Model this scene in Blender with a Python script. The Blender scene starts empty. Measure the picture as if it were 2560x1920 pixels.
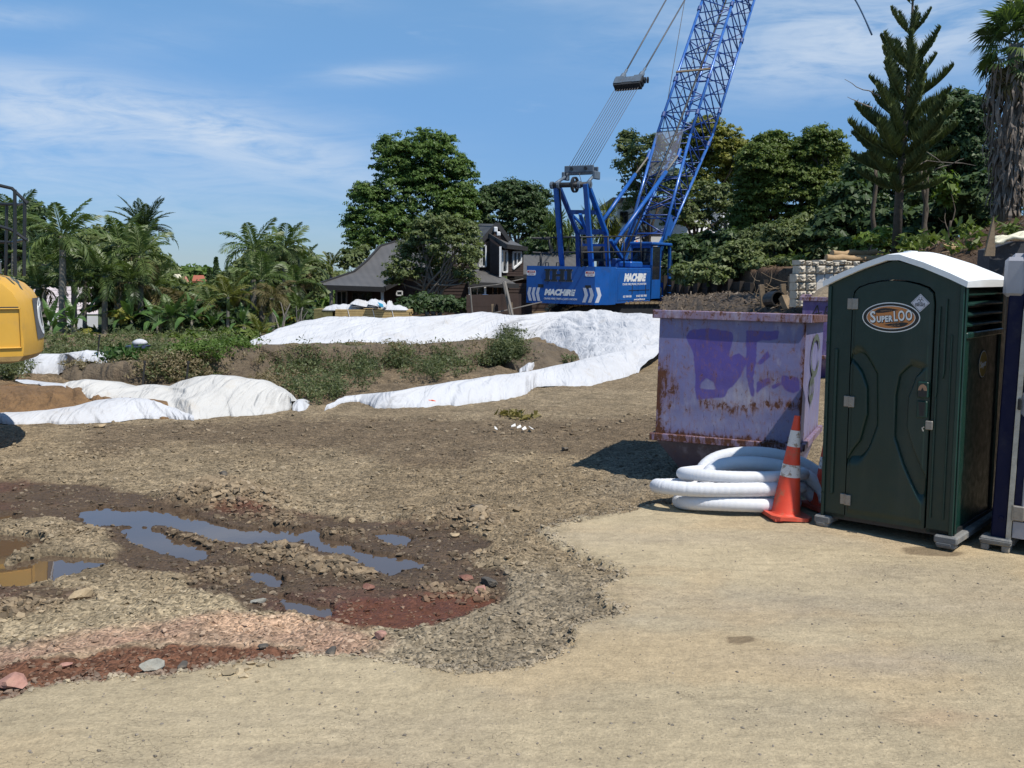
import bpy, math, random
import numpy as np
from mathutils import Vector, Matrix
random.seed(7); np.random.seed(7)
RAD = math.radians
scn = bpy.context.scene
col = scn.collection

# ------------------------------------------------------------------ camera
FPX, CX, CY, EYE = 2400.0, 1280.0, 960.0, 2.2
PITCH, ROLL = RAD(6.96), RAD(0.8)
fw = np.array([0, math.cos(PITCH), -math.sin(PITCH)])
u0 = np.array([0, math.sin(PITCH), math.cos(PITCH)])
r0 = np.array([1.0, 0, 0])
CR = math.cos(ROLL) * r0 + math.sin(ROLL) * u0
CU = -math.sin(ROLL) * r0 + math.cos(ROLL) * u0
CP = np.array([0, 0, EYE])
cam_data = bpy.data.cameras.new('camera')
cam = bpy.data.objects.new('camera', cam_data)
col.objects.link(cam)
m = Matrix.Identity(4)
for i in range(3):
    m[i][0], m[i][1], m[i][2], m[i][3] = CR[i], CU[i], -fw[i], CP[i]
cam.matrix_world = m
cam_data.sensor_width = 36.0
cam_data.lens = 36.0 * FPX / 2560.0
cam_data.clip_start, cam_data.clip_end = 0.1, 20000
scn.camera = cam

def ray(px, py):
    return fw + CR * (px - CX) / FPX - CU * (py - CY) / FPX
def P(px, py, Y):
    d = ray(px, py); return CP + d * Y / d[1]
def G(px, py, z=0.0):
    d = ray(px, py); return CP + d * (z - EYE) / d[2]
def project(x, y, z):
    dx, dy, dz = x, y, z - EYE
    w = dy * fw[1] + dz * fw[2]
    a = dx * CR[0] + dy * CR[1] + dz * CR[2]
    b = dx * CU[0] + dy * CU[1] + dz * CU[2]
    w = np.maximum(w, 0.05)
    return CX + FPX * a / w, CY - FPX * b / w

# ------------------------------------------------------------------ light
SUN_EL = RAD(60)
SUN_DIR = np.array([0.75, -0.66])          # horizontal direction towards the sun
sd = Vector((SUN_DIR[0] * math.cos(SUN_EL), SUN_DIR[1] * math.cos(SUN_EL), math.sin(SUN_EL))).normalized()
sun_data = bpy.data.lights.new('sun', 'SUN')
sun_data.energy = 4.8
sun_data.angle = RAD(0.5)
sun_data.color = (1.0, 0.95, 0.87)
sun = bpy.data.objects.new('sun', sun_data)
sun.rotation_euler = sd.to_track_quat('Z', 'Y').to_euler()
col.objects.link(sun)

scn.view_settings.view_transform = 'Standard'
scn.view_settings.look = 'None'
scn.view_settings.exposure = 0.15
scn.view_settings.gamma = 1.0
scn.view_settings.use_curve_mapping = False

world = bpy.data.worlds.new('World'); scn.world = world
world.use_nodes = True

class NT:
    """terse node-tree helper"""
    def __init__(s, tree): s.t = tree; s.n = tree.nodes; s.l = tree.links
    def add(s, typ, **kw):
        n = s.n.new(typ)
        for k, v in kw.items():
            if k.startswith('i_'):
                continue
            setattr(n, k, v)
        return n
    def put(s, sock, v):
        if isinstance(v, bpy.types.NodeSocket): s.l.new(v, sock)
        elif v is not None: sock.default_value = v
    def math(s, op, a, b=None, c=None, clamp=False):
        n = s.n.new('ShaderNodeMath'); n.operation = op; n.use_clamp = clamp
        s.put(n.inputs[0], a); s.put(n.inputs[1], b); s.put(n.inputs[2], c)
        return n.outputs[0]
    def vmath(s, op, a, b=None):
        n = s.n.new('ShaderNodeVectorMath'); n.operation = op
        s.put(n.inputs[0], a); s.put(n.inputs[1], b)
        return n.outputs[0]
    def comb(s, x, y, z=0.0):
        n = s.n.new('ShaderNodeCombineXYZ')
        for i, v in enumerate((x, y, z)): s.put(n.inputs[i], v)
        return n.outputs[0]
    def sep(s, v):
        n = s.n.new('ShaderNodeSeparateXYZ'); s.put(n.inputs[0], v); return n.outputs
    def noise(s, vec, scale=5.0, detail=4.0, rough=0.55, dist=0.0, out=0):
        n = s.n.new('ShaderNodeTexNoise')
        if vec is not None: s.put(n.inputs['Vector'], vec)
        n.inputs['Scale'].default_value = scale; n.inputs['Detail'].default_value = detail
        n.inputs['Roughness'].default_value = rough; n.inputs['Distortion'].default_value = dist
        return n.outputs[out]
    def voronoi(s, vec, scale=5.0, feature='F1', rnd=1.0, out=0):
        n = s.n.new('ShaderNodeTexVoronoi'); n.feature = feature
        if vec is not None: s.put(n.inputs['Vector'], vec)
        n.inputs['Scale'].default_value = scale; n.inputs['Randomness'].default_value = rnd
        return n.outputs[out]
    def ramp(s, fac, stops, interp='LINEAR'):
        n = s.n.new('ShaderNodeValToRGB'); n.color_ramp.interpolation = interp
        e = n.color_ramp.elements
        while len(e) < len(stops): e.new(0.5)
        for i, (p, c) in enumerate(stops):
            e[i].position = p
            e[i].color = (c, c, c, 1) if not hasattr(c, '__len__') else (*c[:3], 1)
        s.put(n.inputs[0], fac); return n.outputs[0]
    def mix(s, fac, a, b, mode='MIX'):
        n = s.n.new('ShaderNodeMix'); n.data_type = 'RGBA'; n.blend_type = mode
        s.put(n.inputs[0], fac)
        for k, v in ((6, a), (7, b)):
            if isinstance(v, tuple) and len(v) == 3: v = (*v, 1)
            s.put(n.inputs[k], v)
        return n.outputs[2]
    def maprange(s, v, a, b, c=0.0, d=1.0, smooth=False):
        n = s.n.new('ShaderNodeMapRange')
        if smooth: n.interpolation_type = 'SMOOTHSTEP'
        s.put(n.inputs[0], v)
        for i, q in zip((1, 2, 3, 4), (a, b, c, d)): n.inputs[i].default_value = q
        return n.outputs[0]
    def bump(s, h, strength=0.5, dist=0.01, nrm=None):
        n = s.n.new('ShaderNodeBump'); n.inputs['Strength'].default_value = strength
        n.inputs['Distance'].default_value = dist; s.put(n.inputs['Height'], h)
        if nrm is not None: s.put(n.inputs['Normal'], nrm)
        return n.outputs[0]
    def attr(s, name, out=0):
        n = s.n.new('ShaderNodeAttribute'); n.attribute_name = name; return n.outputs[out]

w = NT(world.node_tree)
w.n.clear()
sky = w.add('ShaderNodeTexSky'); sky.sky_type = 'NISHITA'; sky.sun_disc = False
sky.sun_elevation = SUN_EL
sky.sun_rotation = math.atan2(sd.x, sd.y)
sky.altitude = 30; sky.air_density = 1.0; sky.dust_density = 0.0; sky.ozone_density = 5.0
tc = w.add('ShaderNodeTexCoord')
dx, dy, dz = w.sep(tc.outputs['Generated'])
dz = w.math('MAXIMUM', dz, 0.004)
w.l.new(w.comb(dx, dy, dz), sky.inputs[0])
az = w.math('ARCTAN2', dx, dy)
el = w.math('ARCSINE', dz)
def cloud_blob(px, py, rx, ry, tilt=0.0):
    a0 = math.atan((px - 1280) / 2400); e0 = (667 - py) / 2400 * math.cos(a0)
    da = w.math('SUBTRACT', az, a0); de = w.math('SUBTRACT', el, e0)
    ct, st = math.cos(tilt), math.sin(tilt)
    u = w.math('ADD', w.math('MULTIPLY', da, ct), w.math('MULTIPLY', de, st))
    v = w.math('SUBTRACT', w.math('MULTIPLY', de, ct), w.math('MULTIPLY', da, st))
    u = w.math('DIVIDE', u, rx / 2400); v = w.math('DIVIDE', v, ry / 2400)
    q = w.math('ADD', w.math('MULTIPLY', u, u), w.math('MULTIPLY', v, v))
    return w.math('POWER', 2.718, w.math('MULTIPLY', q, -1.0))
blobs = [(420, 330, 430, 70, -0.06, 1.0), (60, 330, 260, 90, 0.0, .8), (700, 400, 330, 60, -0.25, .75), (950, 212, 150, 22, 0.08, .8),
         (620, 8, 230, 30, -0.1, .7), (60, 92, 130, 22, 0.1, .6), (250, 460, 560, 60, 0, .55), (2250, 90, 420, 90, 0.1, 1.0),
         (1900, 60, 420, 110, -0.1, .6), (2000, 200, 330, 60, 0.05, .5), (40, 220, 200, 26, 0.0, .4), (1500, 20, 260, 30, 0.1, .35), (600, 560, 600, 60, 0, .35),
         (1450, 150, 200, 40, 0.3, .12), (430, 140, 180, 40, 0.2, .22)]
tot = None
for b in blobs:
    g = w.math('MULTIPLY', cloud_blob(*b[:5]), b[5])
    tot = g if tot is None else w.math('ADD', tot, g)
wv = w.comb(w.math('MULTIPLY', w.math('ADD', az, w.math('MULTIPLY', el, 0.5)), 3.2), w.math('MULTIPLY', el, 15.0), 0.0)
wisps = w.noise(wv, 2.4, 9, 0.62, 0.9)
fine = w.noise(w.comb(w.math('MULTIPLY', az, 7.0), w.math('MULTIPLY', el, 42.0), 3.0), 2.0, 6, 0.6, 1.2)
wis = w.math('ADD', w.math('MULTIPLY', wisps, 0.75), w.math('MULTIPLY', fine, 0.25))
dens = w.maprange(wis, 0.27, 0.62, 0.0, 1.0, True)
rest = w.maprange(wis, 0.56, 0.82, 0.0, 0.30, True)          # thin cirrus elsewhere
cl = w.math('MULTIPLY', dens, tot)
cl = w.math('ADD', w.math('MULTIPLY', cl, 0.50), w.math('MULTIPLY', rest, .6), clamp=True)
low = w.maprange(el, 0.0, 0.38, 0.0, 1.0, True)
base = w.mix(1.0, sky.outputs[0], w.mix(low, (0.38, 0.52, 0.78), (0.98, 1.16, 1.14)), 'MULTIPLY')
cloudy = w.mix(cl, base, (5.3, 6.0, 6.9))
bg = w.add('ShaderNodeBackground'); bg.inputs[1].default_value = 0.115
w.l.new(cloudy, bg.inputs[0])
wo = w.add('ShaderNodeOutputWorld'); w.l.new(bg.outputs[0], wo.inputs[0])

scn.render.engine = 'CYCLES'
scn.cycles.max_bounces = 6
scn.cycles.transparent_max_bounces = 8
scn.cycles.use_denoising = True

# ------------------------------------------------------------------ helpers
def tag(o, label=None, cat=None, group=None, kind=None):
    if label: o['label'] = label
    if cat: o['category'] = cat
    if group: o['group'] = group
    if kind: o['kind'] = kind
    return o

def empty(name, loc, rz=0.0, label=None, cat=None, group=None):
    o = bpy.data.objects.new(name, None); col.objects.link(o)
    o.location = Vector([float(c) for c in loc]); o.rotation_euler = (0, 0, rz)
    o.empty_display_size = 0.1
    tag(o, label, cat, group)
    return o

def wmat(o):
    mm = o.matrix_basis.copy()
    while o.parent:
        o = o.parent; mm = o.matrix_basis @ mm
    return mm

def mesh_from(verts, faces, name, mat, smooth=False):
    me = bpy.data.meshes.new(name)
    verts = np.asarray(verts, dtype=np.float32).reshape(-1, 3)
    if isinstance(faces, np.ndarray):
        k = faces.shape[1]; nf = len(faces)
        me.vertices.add(len(verts)); me.vertices.foreach_set('co', verts.ravel())
        me.loops.add(nf * k); me.loops.foreach_set('vertex_index', faces.astype(np.int32).ravel())
        me.polygons.add(nf); me.polygons.foreach_set('loop_start', np.arange(0, nf * k, k, dtype=np.int32))
        me.polygons.foreach_set('use_smooth', np.full(nf, bool(smooth)))
        me.update(calc_edges=True); me.validate()
    else:
        me.from_pydata([tuple(map(float, v)) for v in verts], [], faces)
        me.polygons.foreach_set('use_smooth', np.full(len(me.polygons), bool(smooth)))
        me.update()
    if mat: me.materials.append(mat)
    return me

def link(me, name, parent=None, **kw):
    o = bpy.data.objects.new(name, me); col.objects.link(o)
    if parent is not None: o.parent = parent
    tag(o, **kw)
    return o

def frame_from(d, up=(0, 0, 1)):
    d = np.asarray(d, float); d = d / (np.linalg.norm(d) + 1e-12)
    up = np.asarray(up, float)
    if abs(d @ up) > 0.98: up = np.array([1.0, 0, 0]) if abs(d[0]) < .9 else np.array([0, 1.0, 0])
    a = np.cross(up, d); a /= np.linalg.norm(a)
    b = np.cross(d, a)
    return a, b, d

class MB:
    def __init__(s): s.v = []; s.f = []
    def add(s, verts, faces):
        o = len(s.v); s.v.extend([tuple(map(float, q)) for q in verts]); s.f.extend([tuple(o + i for i in f) for f in faces]); return s
    def box(s, c, size, a=(1, 0, 0), b=(0, 1, 0), n=(0, 0, 1)):
        c, a, b, n = (np.asarray(q, float) for q in (c, a, b, n)); hx, hy, hz = [q / 2 for q in size]
        vs = [c + a * x * hx + b * y * hy + n * z * hz for z in (-1, 1) for y in (-1, 1) for x in (-1, 1)]
        return s.add(vs, [(0, 2, 3, 1), (4, 5, 7, 6), (0, 1, 5, 4), (2, 6, 7, 3), (0, 4, 6, 2), (1, 3, 7, 5)])
    def bx(s, x0, x1, y0, y1, z0, z1):
        return s.box(((x0 + x1) / 2, (y0 + y1) / 2, (z0 + z1) / 2), (x1 - x0, y1 - y0, z1 - z0))
    def rbox(s, x0, x1, y0, y1, z0, z1, r=0.01):
        """box with chamfered edges"""
        vs = []; idx = {}
        X, Y, Z = (x0, x1), (y0, y1), (z0, z1)
        sg = (1, -1)
        for i in (0, 1):
            for j in (0, 1):
                for k in (0, 1):
                    p = (X[i], Y[j], Z[k]); q = (sg[i] * r, sg[j] * r, sg[k] * r)
                    for ax in range(3):
                        v = [p[t] + (q[t] if t != ax else 0) for t in range(3)]
                        idx[(i, j, k, ax)] = len(vs); vs.append(v)
        fs = []
        for ax in range(3):
            o = [t for t in range(3) if t != ax]
            for e in (0, 1):
                cyc = [(0, 0), (1, 0), (1, 1), (0, 1)]
                f = []
                for (a_, b_) in cyc:
                    key = [0, 0, 0]; key[ax] = e; key[o[0]] = a_; key[o[1]] = b_
                    f.append(idx[(*key, ax)])
                fs.append(tuple(f))
        for ax in range(3):
            o = [t for t in range(3) if t != ax]
            for a_ in (0, 1):
                for b_ in (0, 1):
                    k0 = [0, 0, 0]; k0[o[0]] = a_; k0[o[1]] = b_; k1 = list(k0); k1[ax] = 1
                    fs.append((idx[(*k0, o[0])], idx[(*k0, o[1])], idx[(*k1, o[1])], idx[(*k1, o[0])]))
        for i in (0, 1):
            for j in (0, 1):
                for k in (0, 1):
                    fs.append(tuple(idx[(i, j, k, ax)] for ax in range(3)))
        return s.add(vs, fs)
    def beam(s, p, q, w_, h=None, up=(0, 0, 1)):
        p, q = np.asarray(p, float), np.asarray(q, float); h = h or w_
        a, b, d = frame_from(q - p, up)
        return s.box((p + q) / 2, (w_, h, np.linalg.norm(q - p)), a, b, d)
    def tube(s, pts, r, n=8, caps=True):
        pts = [np.asarray(p, float) for p in pts]; k = len(pts)
        rs = r if hasattr(r, '__len__') else [r] * k
        vs = []; fs = []; a = b = None
        for i in range(k):
            d = pts[min(i + 1, k - 1)] - pts[max(i - 1, 0)]
            d = d / (np.linalg.norm(d) + 1e-12)
            if a is None: a, b, _ = frame_from(d)
            else:
                a = a - d * (a @ d); a /= np.linalg.norm(a) + 1e-12; b = np.cross(d, a)
            for j in range(n):
                t = 2 * math.pi * j / n
                vs.append(pts[i] + rs[i] * (math.cos(t) * a + math.sin(t) * b))
        for i in range(k - 1):
            for j in range(n):
                fs.append((i * n + j, i * n + (j + 1) % n, (i + 1) * n + (j + 1) % n, (i + 1) * n + j))
        if caps:
            fs.append(tuple(range(n - 1, -1, -1))); fs.append(tuple((k - 1) * n + j for j in range(n)))
        return s.add(vs, fs)
    def prism(s, poly, o, ux, uy, depth):
        """flat polygon in the plane o + ux*x + uy*y, extruded by depth along ux x uy"""
        o, ux, uy = (np.asarray(q, float) for q in (o, ux, uy)); n = np.cross(ux, uy); n = n / np.linalg.norm(n)
        A = [o + ux * x + uy * y for x, y in poly]; B = [p + n * depth for p in A]; k = len(poly)
        return s.add(A + B, [tuple(range(k - 1, -1, -1)), tuple(range(k, 2 * k))] + [(i, (i + 1) % k, k + (i + 1) % k, k + i) for i in range(k)])
    def slab(s, pts, thick, n=None):
        """world polygon thickened downwards along its normal"""
        pts = [np.asarray(p, float) for p in pts]
        if n is None:
            n = np.cross(pts[1] - pts[0], pts[2] - pts[0]); n /= np.linalg.norm(n)
            if n[2] < 0: n = -n
        n = np.asarray(n, float)
        B = [p - n * thick for p in pts]; k = len(pts)
        return s.add(pts + B, [tuple(range(k)), tuple(range(2 * k - 1, k - 1, -1))] + [(i, k + i, k + (i + 1) % k, (i + 1) % k) for i in range(k)])
    def lathe(s, prof, o=(0, 0, 0), n=24, ax=(0, 0, 1), caps=True):
        a, b, d = frame_from(ax); o = np.asarray(o, float); vs = []; fs = []
        for r, z in prof:
            for j in range(n):
                t = 2 * math.pi * j / n; vs.append(o + d * z + r * (math.cos(t) * a + math.sin(t) * b))
        for i in range(len(prof) - 1):
            for j in range(n):
                fs.append((i * n + j, i * n + (j + 1) % n, (i + 1) * n + (j + 1) % n, (i + 1) * n + j))
        if caps:
            fs.append(tuple(range(n - 1, -1, -1))); fs.append(tuple((len(prof) - 1) * n + j for j in range(n)))
        return s.add(vs, fs)
    def build(s, name, mat, parent=None, world=False, smooth=False, **kw):
        vs = np.array(s.v, float)
        if world and parent is not None:
            mi = np.array(wmat(parent).inverted())
            vs = vs @ mi[:3, :3].T + mi[:3, 3]
        return link(mesh_from(vs, s.f, name, mat, smooth), name, parent, **kw)

def smooth_by_angle(o, deg=35):
    me = o.data
    me.polygons.foreach_set('use_smooth', np.ones(len(me.polygons), dtype=bool))
    try: me.set_sharp_from_angle(angle=RAD(deg))
    except Exception: pass
    return o

# value noise in numpy
class VN:
    def __init__(s, seed, size=256):
        s.n = size; s.t = np.random.RandomState(seed).rand(size, size)
    def __call__(s, x, y):
        xi = np.floor(x).astype(int); yi = np.floor(y).astype(int); fx = x - xi; fy = y - yi
        fx = fx * fx * (3 - 2 * fx); fy = fy * fy * (3 - 2 * fy); n = s.n
        a = s.t[xi % n, yi % n]; b = s.t[(xi + 1) % n, yi % n]; c = s.t[xi % n, (yi + 1) % n]; d = s.t[(xi + 1) % n, (yi + 1) % n]
        return (a * (1 - fx) + b * fx) * (1 - fy) + (c * (1 - fx) + d * fx) * fy
vn = [VN(i) for i in range(8)]
def fbm(x, y, f=1.0, octv=4, k=0, gain=0.5):
    x = np.asarray(x, float); y = np.asarray(y, float); v = 0; a = 1.0; t = 0
    for i in range(octv):
        ca, sa = math.cos(1.1 * i + k), math.sin(1.1 * i + k)
        v = v + a * vn[(k + i) % 8]((x * ca - y * sa) * f + 17.3 * i, (x * sa + y * ca) * f + 9.1 * i); t += a; a *= gain; f *= 2.03
    return v / t          # 0..1
def sstep(x, a, b):
    t = np.clip((x - a) / (b - a), 0, 1); return t * t * (3 - 2 * t)

# masks drawn over the photograph's plan of the yard (quarter resolution), used as plan maps of the ground
MW, MH = 720, 480           # covers px -160..2720 (x4) and py 0..1920
def raster(polys):
    yy, xx = np.mgrid[0:MH, 0:MW]; X = xx * 4.0 - 160 + 2; Y = yy * 4.0 + 2
    out = np.zeros((MH, MW), bool)
    for poly in polys:
        ins = np.zeros((MH, MW), bool); k = len(poly)
        for i in range(k):
            x0, y0 = poly[i]; x1, y1 = poly[(i + 1) % k]
            if y0 == y1: continue
            c = ((Y >= min(y0, y1)) & (Y < max(y0, y1))) & (X < (x1 - x0) * (Y - y0) / (y1 - y0) + x0)
            ins ^= c
        out |= ins
    return out.astype(float)
def blur(a, sx, sy):
    for ax, s_ in ((1, sx), (0, sy)):
        if s_ <= 0: continue
        r = max(1, int(s_ * 2.5)); kk = np.exp(-0.5 * (np.arange(-r, r + 1) / s_) ** 2); kk /= kk.sum()
        pad = [(0, 0), (0, 0)]; pad[ax] = (r, r); b = np.pad(a, pad, mode='edge')
        a = sum(kk[i] * (b[:, i:i + a.shape[1]] if ax == 1 else b[i:i + a.shape[0], :]) for i in range(2 * r + 1))
    return a
def sample(mk, px, py):
    x = np.clip((px + 160 - 2) / 4, 0, MW - 1.001); y = np.clip((py - 2) / 4, 0, MH - 1.001)
    xi = x.astype(int); yi = y.astype(int); fx = x - xi; fy = y - yi
    return (mk[yi, xi] * (1 - fx) + mk[yi, xi + 1] * fx) * (1 - fy) + (mk[yi + 1, xi] * (1 - fx) + mk[yi + 1, xi + 1] * fx) * fy
def Z1(pts): return [(x * .5787, 1000 + y * .5787) for x, y in pts]

# ------------------------------------------------------------------ materials
def mat_new(name):
    mt = bpy.data.materials.new(name); mt.use_nodes = True; t = NT(mt.node_tree); t.n.clear()
    b = t.add('ShaderNodeBsdfPrincipled'); o = t.add('ShaderNodeOutputMaterial'); t.l.new(b.outputs[0], o.inputs[0])
    return mt, t, b, o
def S(b, name): return b.inputs[name]
def simple(name, c, rough=0.6, metal=0.0, var=0.25, vscale=6.0, bump=0.0, bscale=40.0, dirt=None, dscale=3.0, damt=0.4, spec=None, streak=False):
    """coloured surface with mottling, optional dirt patches and fine relief"""
    mt, t, b, o = mat_new(name)
    tc_ = t.add('ShaderNodeTexCoord').outputs['Object']
    n1 = t.noise(tc_, vscale, 6, 0.6)
    k = t.maprange(n1, 0.25, 0.75, 1 - var, 1 + var)
    cc = t.mix(1.0, (*c, 1), t.comb(k, k, k), 'MULTIPLY')
    if dirt is not None:
        v = tc_
        if streak:
            v = t.vmath('MULTIPLY', tc_, (1.0, 1.0, 0.12))
        n2 = t.noise(v, dscale, 8, 0.68)
        cc = t.mix(t.maprange(n2, 0.5, 0.72, 0.0, damt, True), cc, (*dirt, 1))
    t.l.new(cc, S(b, 'Base Color'))
    r_ = t.maprange(t.noise(tc_, vscale * 3, 4), 0.3, 0.7, max(0.02, rough - 0.1), min(1, rough + 0.12)); t.l.new(r_, S(b, 'Roughness'))
    S(b, 'Metallic').default_value = metal
    if spec is not None: S(b, 'Specular IOR Level').default_value = spec
    if bump > 0: t.l.new(t.bump(t.noise(tc_, bscale, 5, 0.6), bump, 0.01), S(b, 'Normal'))
    return mt
# ================================================================== GROUND
PUD = [Z1(q) for q in (
 [(350,460),(450,443),(560,455),(700,455),(810,465),(860,495),(940,510),(950,525),(1050,540),(1110,535),(1200,525),(1260,540),(1360,530),(1390,580),(1480,590),(1560,625),(1640,650),(1750,655),(1830,670),(1800,700),(1740,700),(1680,730),(1600,690),(1500,640),(1400,620),(1320,580),(1200,575),(1100,590),(1000,590),(900,565),(830,540),(760,520),(680,510),(560,510),(430,515),(350,500)],
 [(540,530),(640,530),(740,570),(860,600),(910,620),(870,660),(780,650),(680,620),(580,590),(540,560)],
 [(-300,560),(0,560),(180,575),(170,600),(110,625),(60,640),(0,680),(-300,680)],
 [(-300,690),(60,690),(200,650),(300,648),(480,662),(420,692),(260,740),(100,765),(0,768),(-300,768)],
 [(1070,706),(1180,724),(1220,756),(1195,778),(1110,752)],
 [(1205,818),(1290,838),(1430,874),(1400,903),(1330,898),(1240,862)],
 [(1620,553),(1700,553),(1775,575),(1740,596),(1650,582)],
 [(-300,470),(0,478),(110,482),(60,500),(0,502),(-300,500)])]
PADP = [(-400,1850),(0,1746),(52,1723),(174,1703),(278,1694),(428,1686),(550,1660),(648,1654),(723,1637),(868,1631),(980,1650),(1134,1679),(1331,1665),(1423,1616),(1437,1567),(1564,1531),(1515,1510),(1494,1475),(1567,1433),(1458,1395),(1400,1360),(1350,1325),(1451,1296),(1634,1262),(2800,1200),(2800,1990),(-400,1990)]
DARK = [Z1([(-300,330),(0,330),(400,350),(650,400),(780,430),(1250,470),(1450,500),(2000,520),(2120,590),(2050,660),(2180,740),(2212,830),(1950,930),(1750,970),(1500,950),(1300,900),(1080,890),(1000,830),(820,810),(780,740),(750,660),(520,640),(480,560),(250,490),(0,500),(-300,500)]),
        Z1([(-300,760),(0,765),(380,790),(410,830),(220,880),(130,915),(0,925),(-300,930)]),
        Z1([(480,640),(780,650),(900,700),(780,740),(500,690)])]
DARK2 = [[(180,1062),(500,1056),(900,1046),(1300,1050),(1700,1040),(1700,1120),(1500,1135),(1100,1110),(900,1125),(600,1100),(250,1100)], [(880,1130),(1150,1110),(1250,1150),(1050,1170)], [(200,1100),(330,1102),(330,1145),(210,1140)]]
RED = [Z1([(-300,1150),(0,1140),(230,1120),(500,1060),(900,1040),(1100,1050),(1400,1080),(1380,1100),(1150,1125),(950,1142),(800,1175),(600,1190),(300,1215),(90,1250),(0,1290),(-300,1310)]),
       Z1([(1300,905),(1550,830),(1950,815),(2190,825),(1950,930),(1750,975),(1500,962)]), Z1([(850,430),(1100,440),(1280,500),(1100,480),(880,450)])]
PINK = [Z1([(-300,1080),(0,1060),(300,990),(600,950),(850,900),(1350,925),(1600,990),(1750,1040),(1500,1092),(1380,1080),(900,1035),(500,1052),(230,1112),(0,1140),(-300,1160)])]
PEACH = [Z1([(820,900),(1300,915),(1420,960),(1200,1010),(950,1000),(850,950)])]
GREY = [[(1150,1400),(1400,1420),(1580,1435),(1570,1530),(1440,1570),(1430,1620),(1330,1668),(1134,1680),(980,1652),(900,1640),(1000,1560),(1200,1500)], [(1500,1120),(1900,1130),(1900,1240),(1500,1230)], [(540,1660),(740,1638),(740,1670),(560,1690)], [(-100,1600),(120,1600),(60,1680),(-100,1690)]]
SOIL = [[(500,850),(1440,840),(1440,960),(1000,1000),(820,1010),(560,1000),(-160,1060),(-160,830)]]
STAIN = [[(1815,1598),(1880,1590),(1890,1600),(1855,1612),(1820,1612)], [(1900,1612),(1930,1612),(1925,1617)], [(2250,1368),(2330,1366),(2415,1382),(2380,1390),(2270,1386)], [(2430,1604),(2520,1604),(2500,1609)]]
mPud = blur(raster(PUD), 1.2, 1.0); mPad = blur(raster([PADP]), 1.6, 1.2); mDark = blur(raster(DARK), 5, 2.2); mDark2 = blur(raster(DARK2), 14, 3.5)
mRed = blur(raster(RED), 6, 2.5); mPink = blur(raster(PINK), 9, 4); mPeach = blur(raster(PEACH), 10, 3); mGrey = blur(raster(GREY), 6, 4); mSoil = blur(raster(SOIL), 4, 2)
mStain = blur(raster(STAIN), 2.2, 0.8)

# spoil ridges and heaps: world polylines (from the plan), half width, height
def zp(x, y): g = G(x * .5787, 1000 + (y + 22) * .5787); return (g[0], g[1])
RIDGES = [([zp(830,390), zp(960,345), zp(1110,400)], .28, .17), ([zp(960,385), zp(1120,430), zp(1240,490)], .22, .08), ([zp(1060,630), zp(1240,625), zp(1330,665), zp(1450,690), zp(1560,715)], .10, .12), ([zp(1220,610), zp(1260,620)], .10, .09), ([zp(1440,650), zp(1500,670)], .11, .08),
          ([zp(180,560), zp(300,530), zp(440,550)], .15, .05), ([zp(-50,860), zp(60,860), zp(190,855)], .2, .12), ([zp(800,740), zp(930,700), zp(1040,715)], .15, .06),
          ([zp(2020,470), zp(2090,500)], .25, .12), ([zp(1900,480), zp(2000,450)], .3, .05), ([zp(1850,780), zp(2000,780), zp(2120,800)], .14, .07), ([zp(2060,640), zp(2180,640)], .22, .07), ([zp(690,530), zp(800,565), zp(950,585)], .12, .055),
          ([zp(1420,540), zp(1520,540)], .12, .06), ([zp(60,635), zp(150,605)], .06, .03), ([zp(950,1150), zp(1100,1130)], .12, .03), ([zp(300,210), zp(480,200)], .3, .04)]
def ridge_h(x, y):
    z = np.zeros_like(x)
    for pts, wd, h in RIDGES:
        dm = np.full(x.shape, 1e9)
        for (ax, ay), (bx_, by_) in zip(pts[:-1], pts[1:]):
            L = (bx_ - ax) ** 2 + (by_ - ay) ** 2
            t = np.clip(((x - ax) * (bx_ - ax) + (y - ay) * (by_ - ay)) / L, 0, 1)
            dm = np.minimum(dm, (x - ax - t * (bx_ - ax)) ** 2 + 1.6 * (y - ay - t * (by_ - ay)) ** 2)
        z = z + h * np.exp(-dm / (wd * wd))
    return z
XB = ([0, 10, 13, 19, 26, 42, 60, 400], [14, 8.6, 7.4, 7.5, 7.8, 7.6, 8.5, 60])
def macro(x, y):
    z = -sstep(-x, 3, 14) * sstep(y, 27, 60) * 3.2
    z = z - sstep(y, 60, 110) * 3.0 * (1 - sstep(y, 150, 260))
    z = z - np.clip(y - 200, 0, None) * 0.024
    hx = x - np.interp(y, *XB)
    hill = sstep(hx, -0.05, 0.5) * 2.25 + np.clip(hx - .5, 0, 9) * (0.10 + 0.30 * (1 - sstep(y, 20, 29)))
    z = z + hill * sstep(y, 11, 15) * (1 - sstep(y, 90, 200))
    return z
WATER_Z = -0.062
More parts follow.
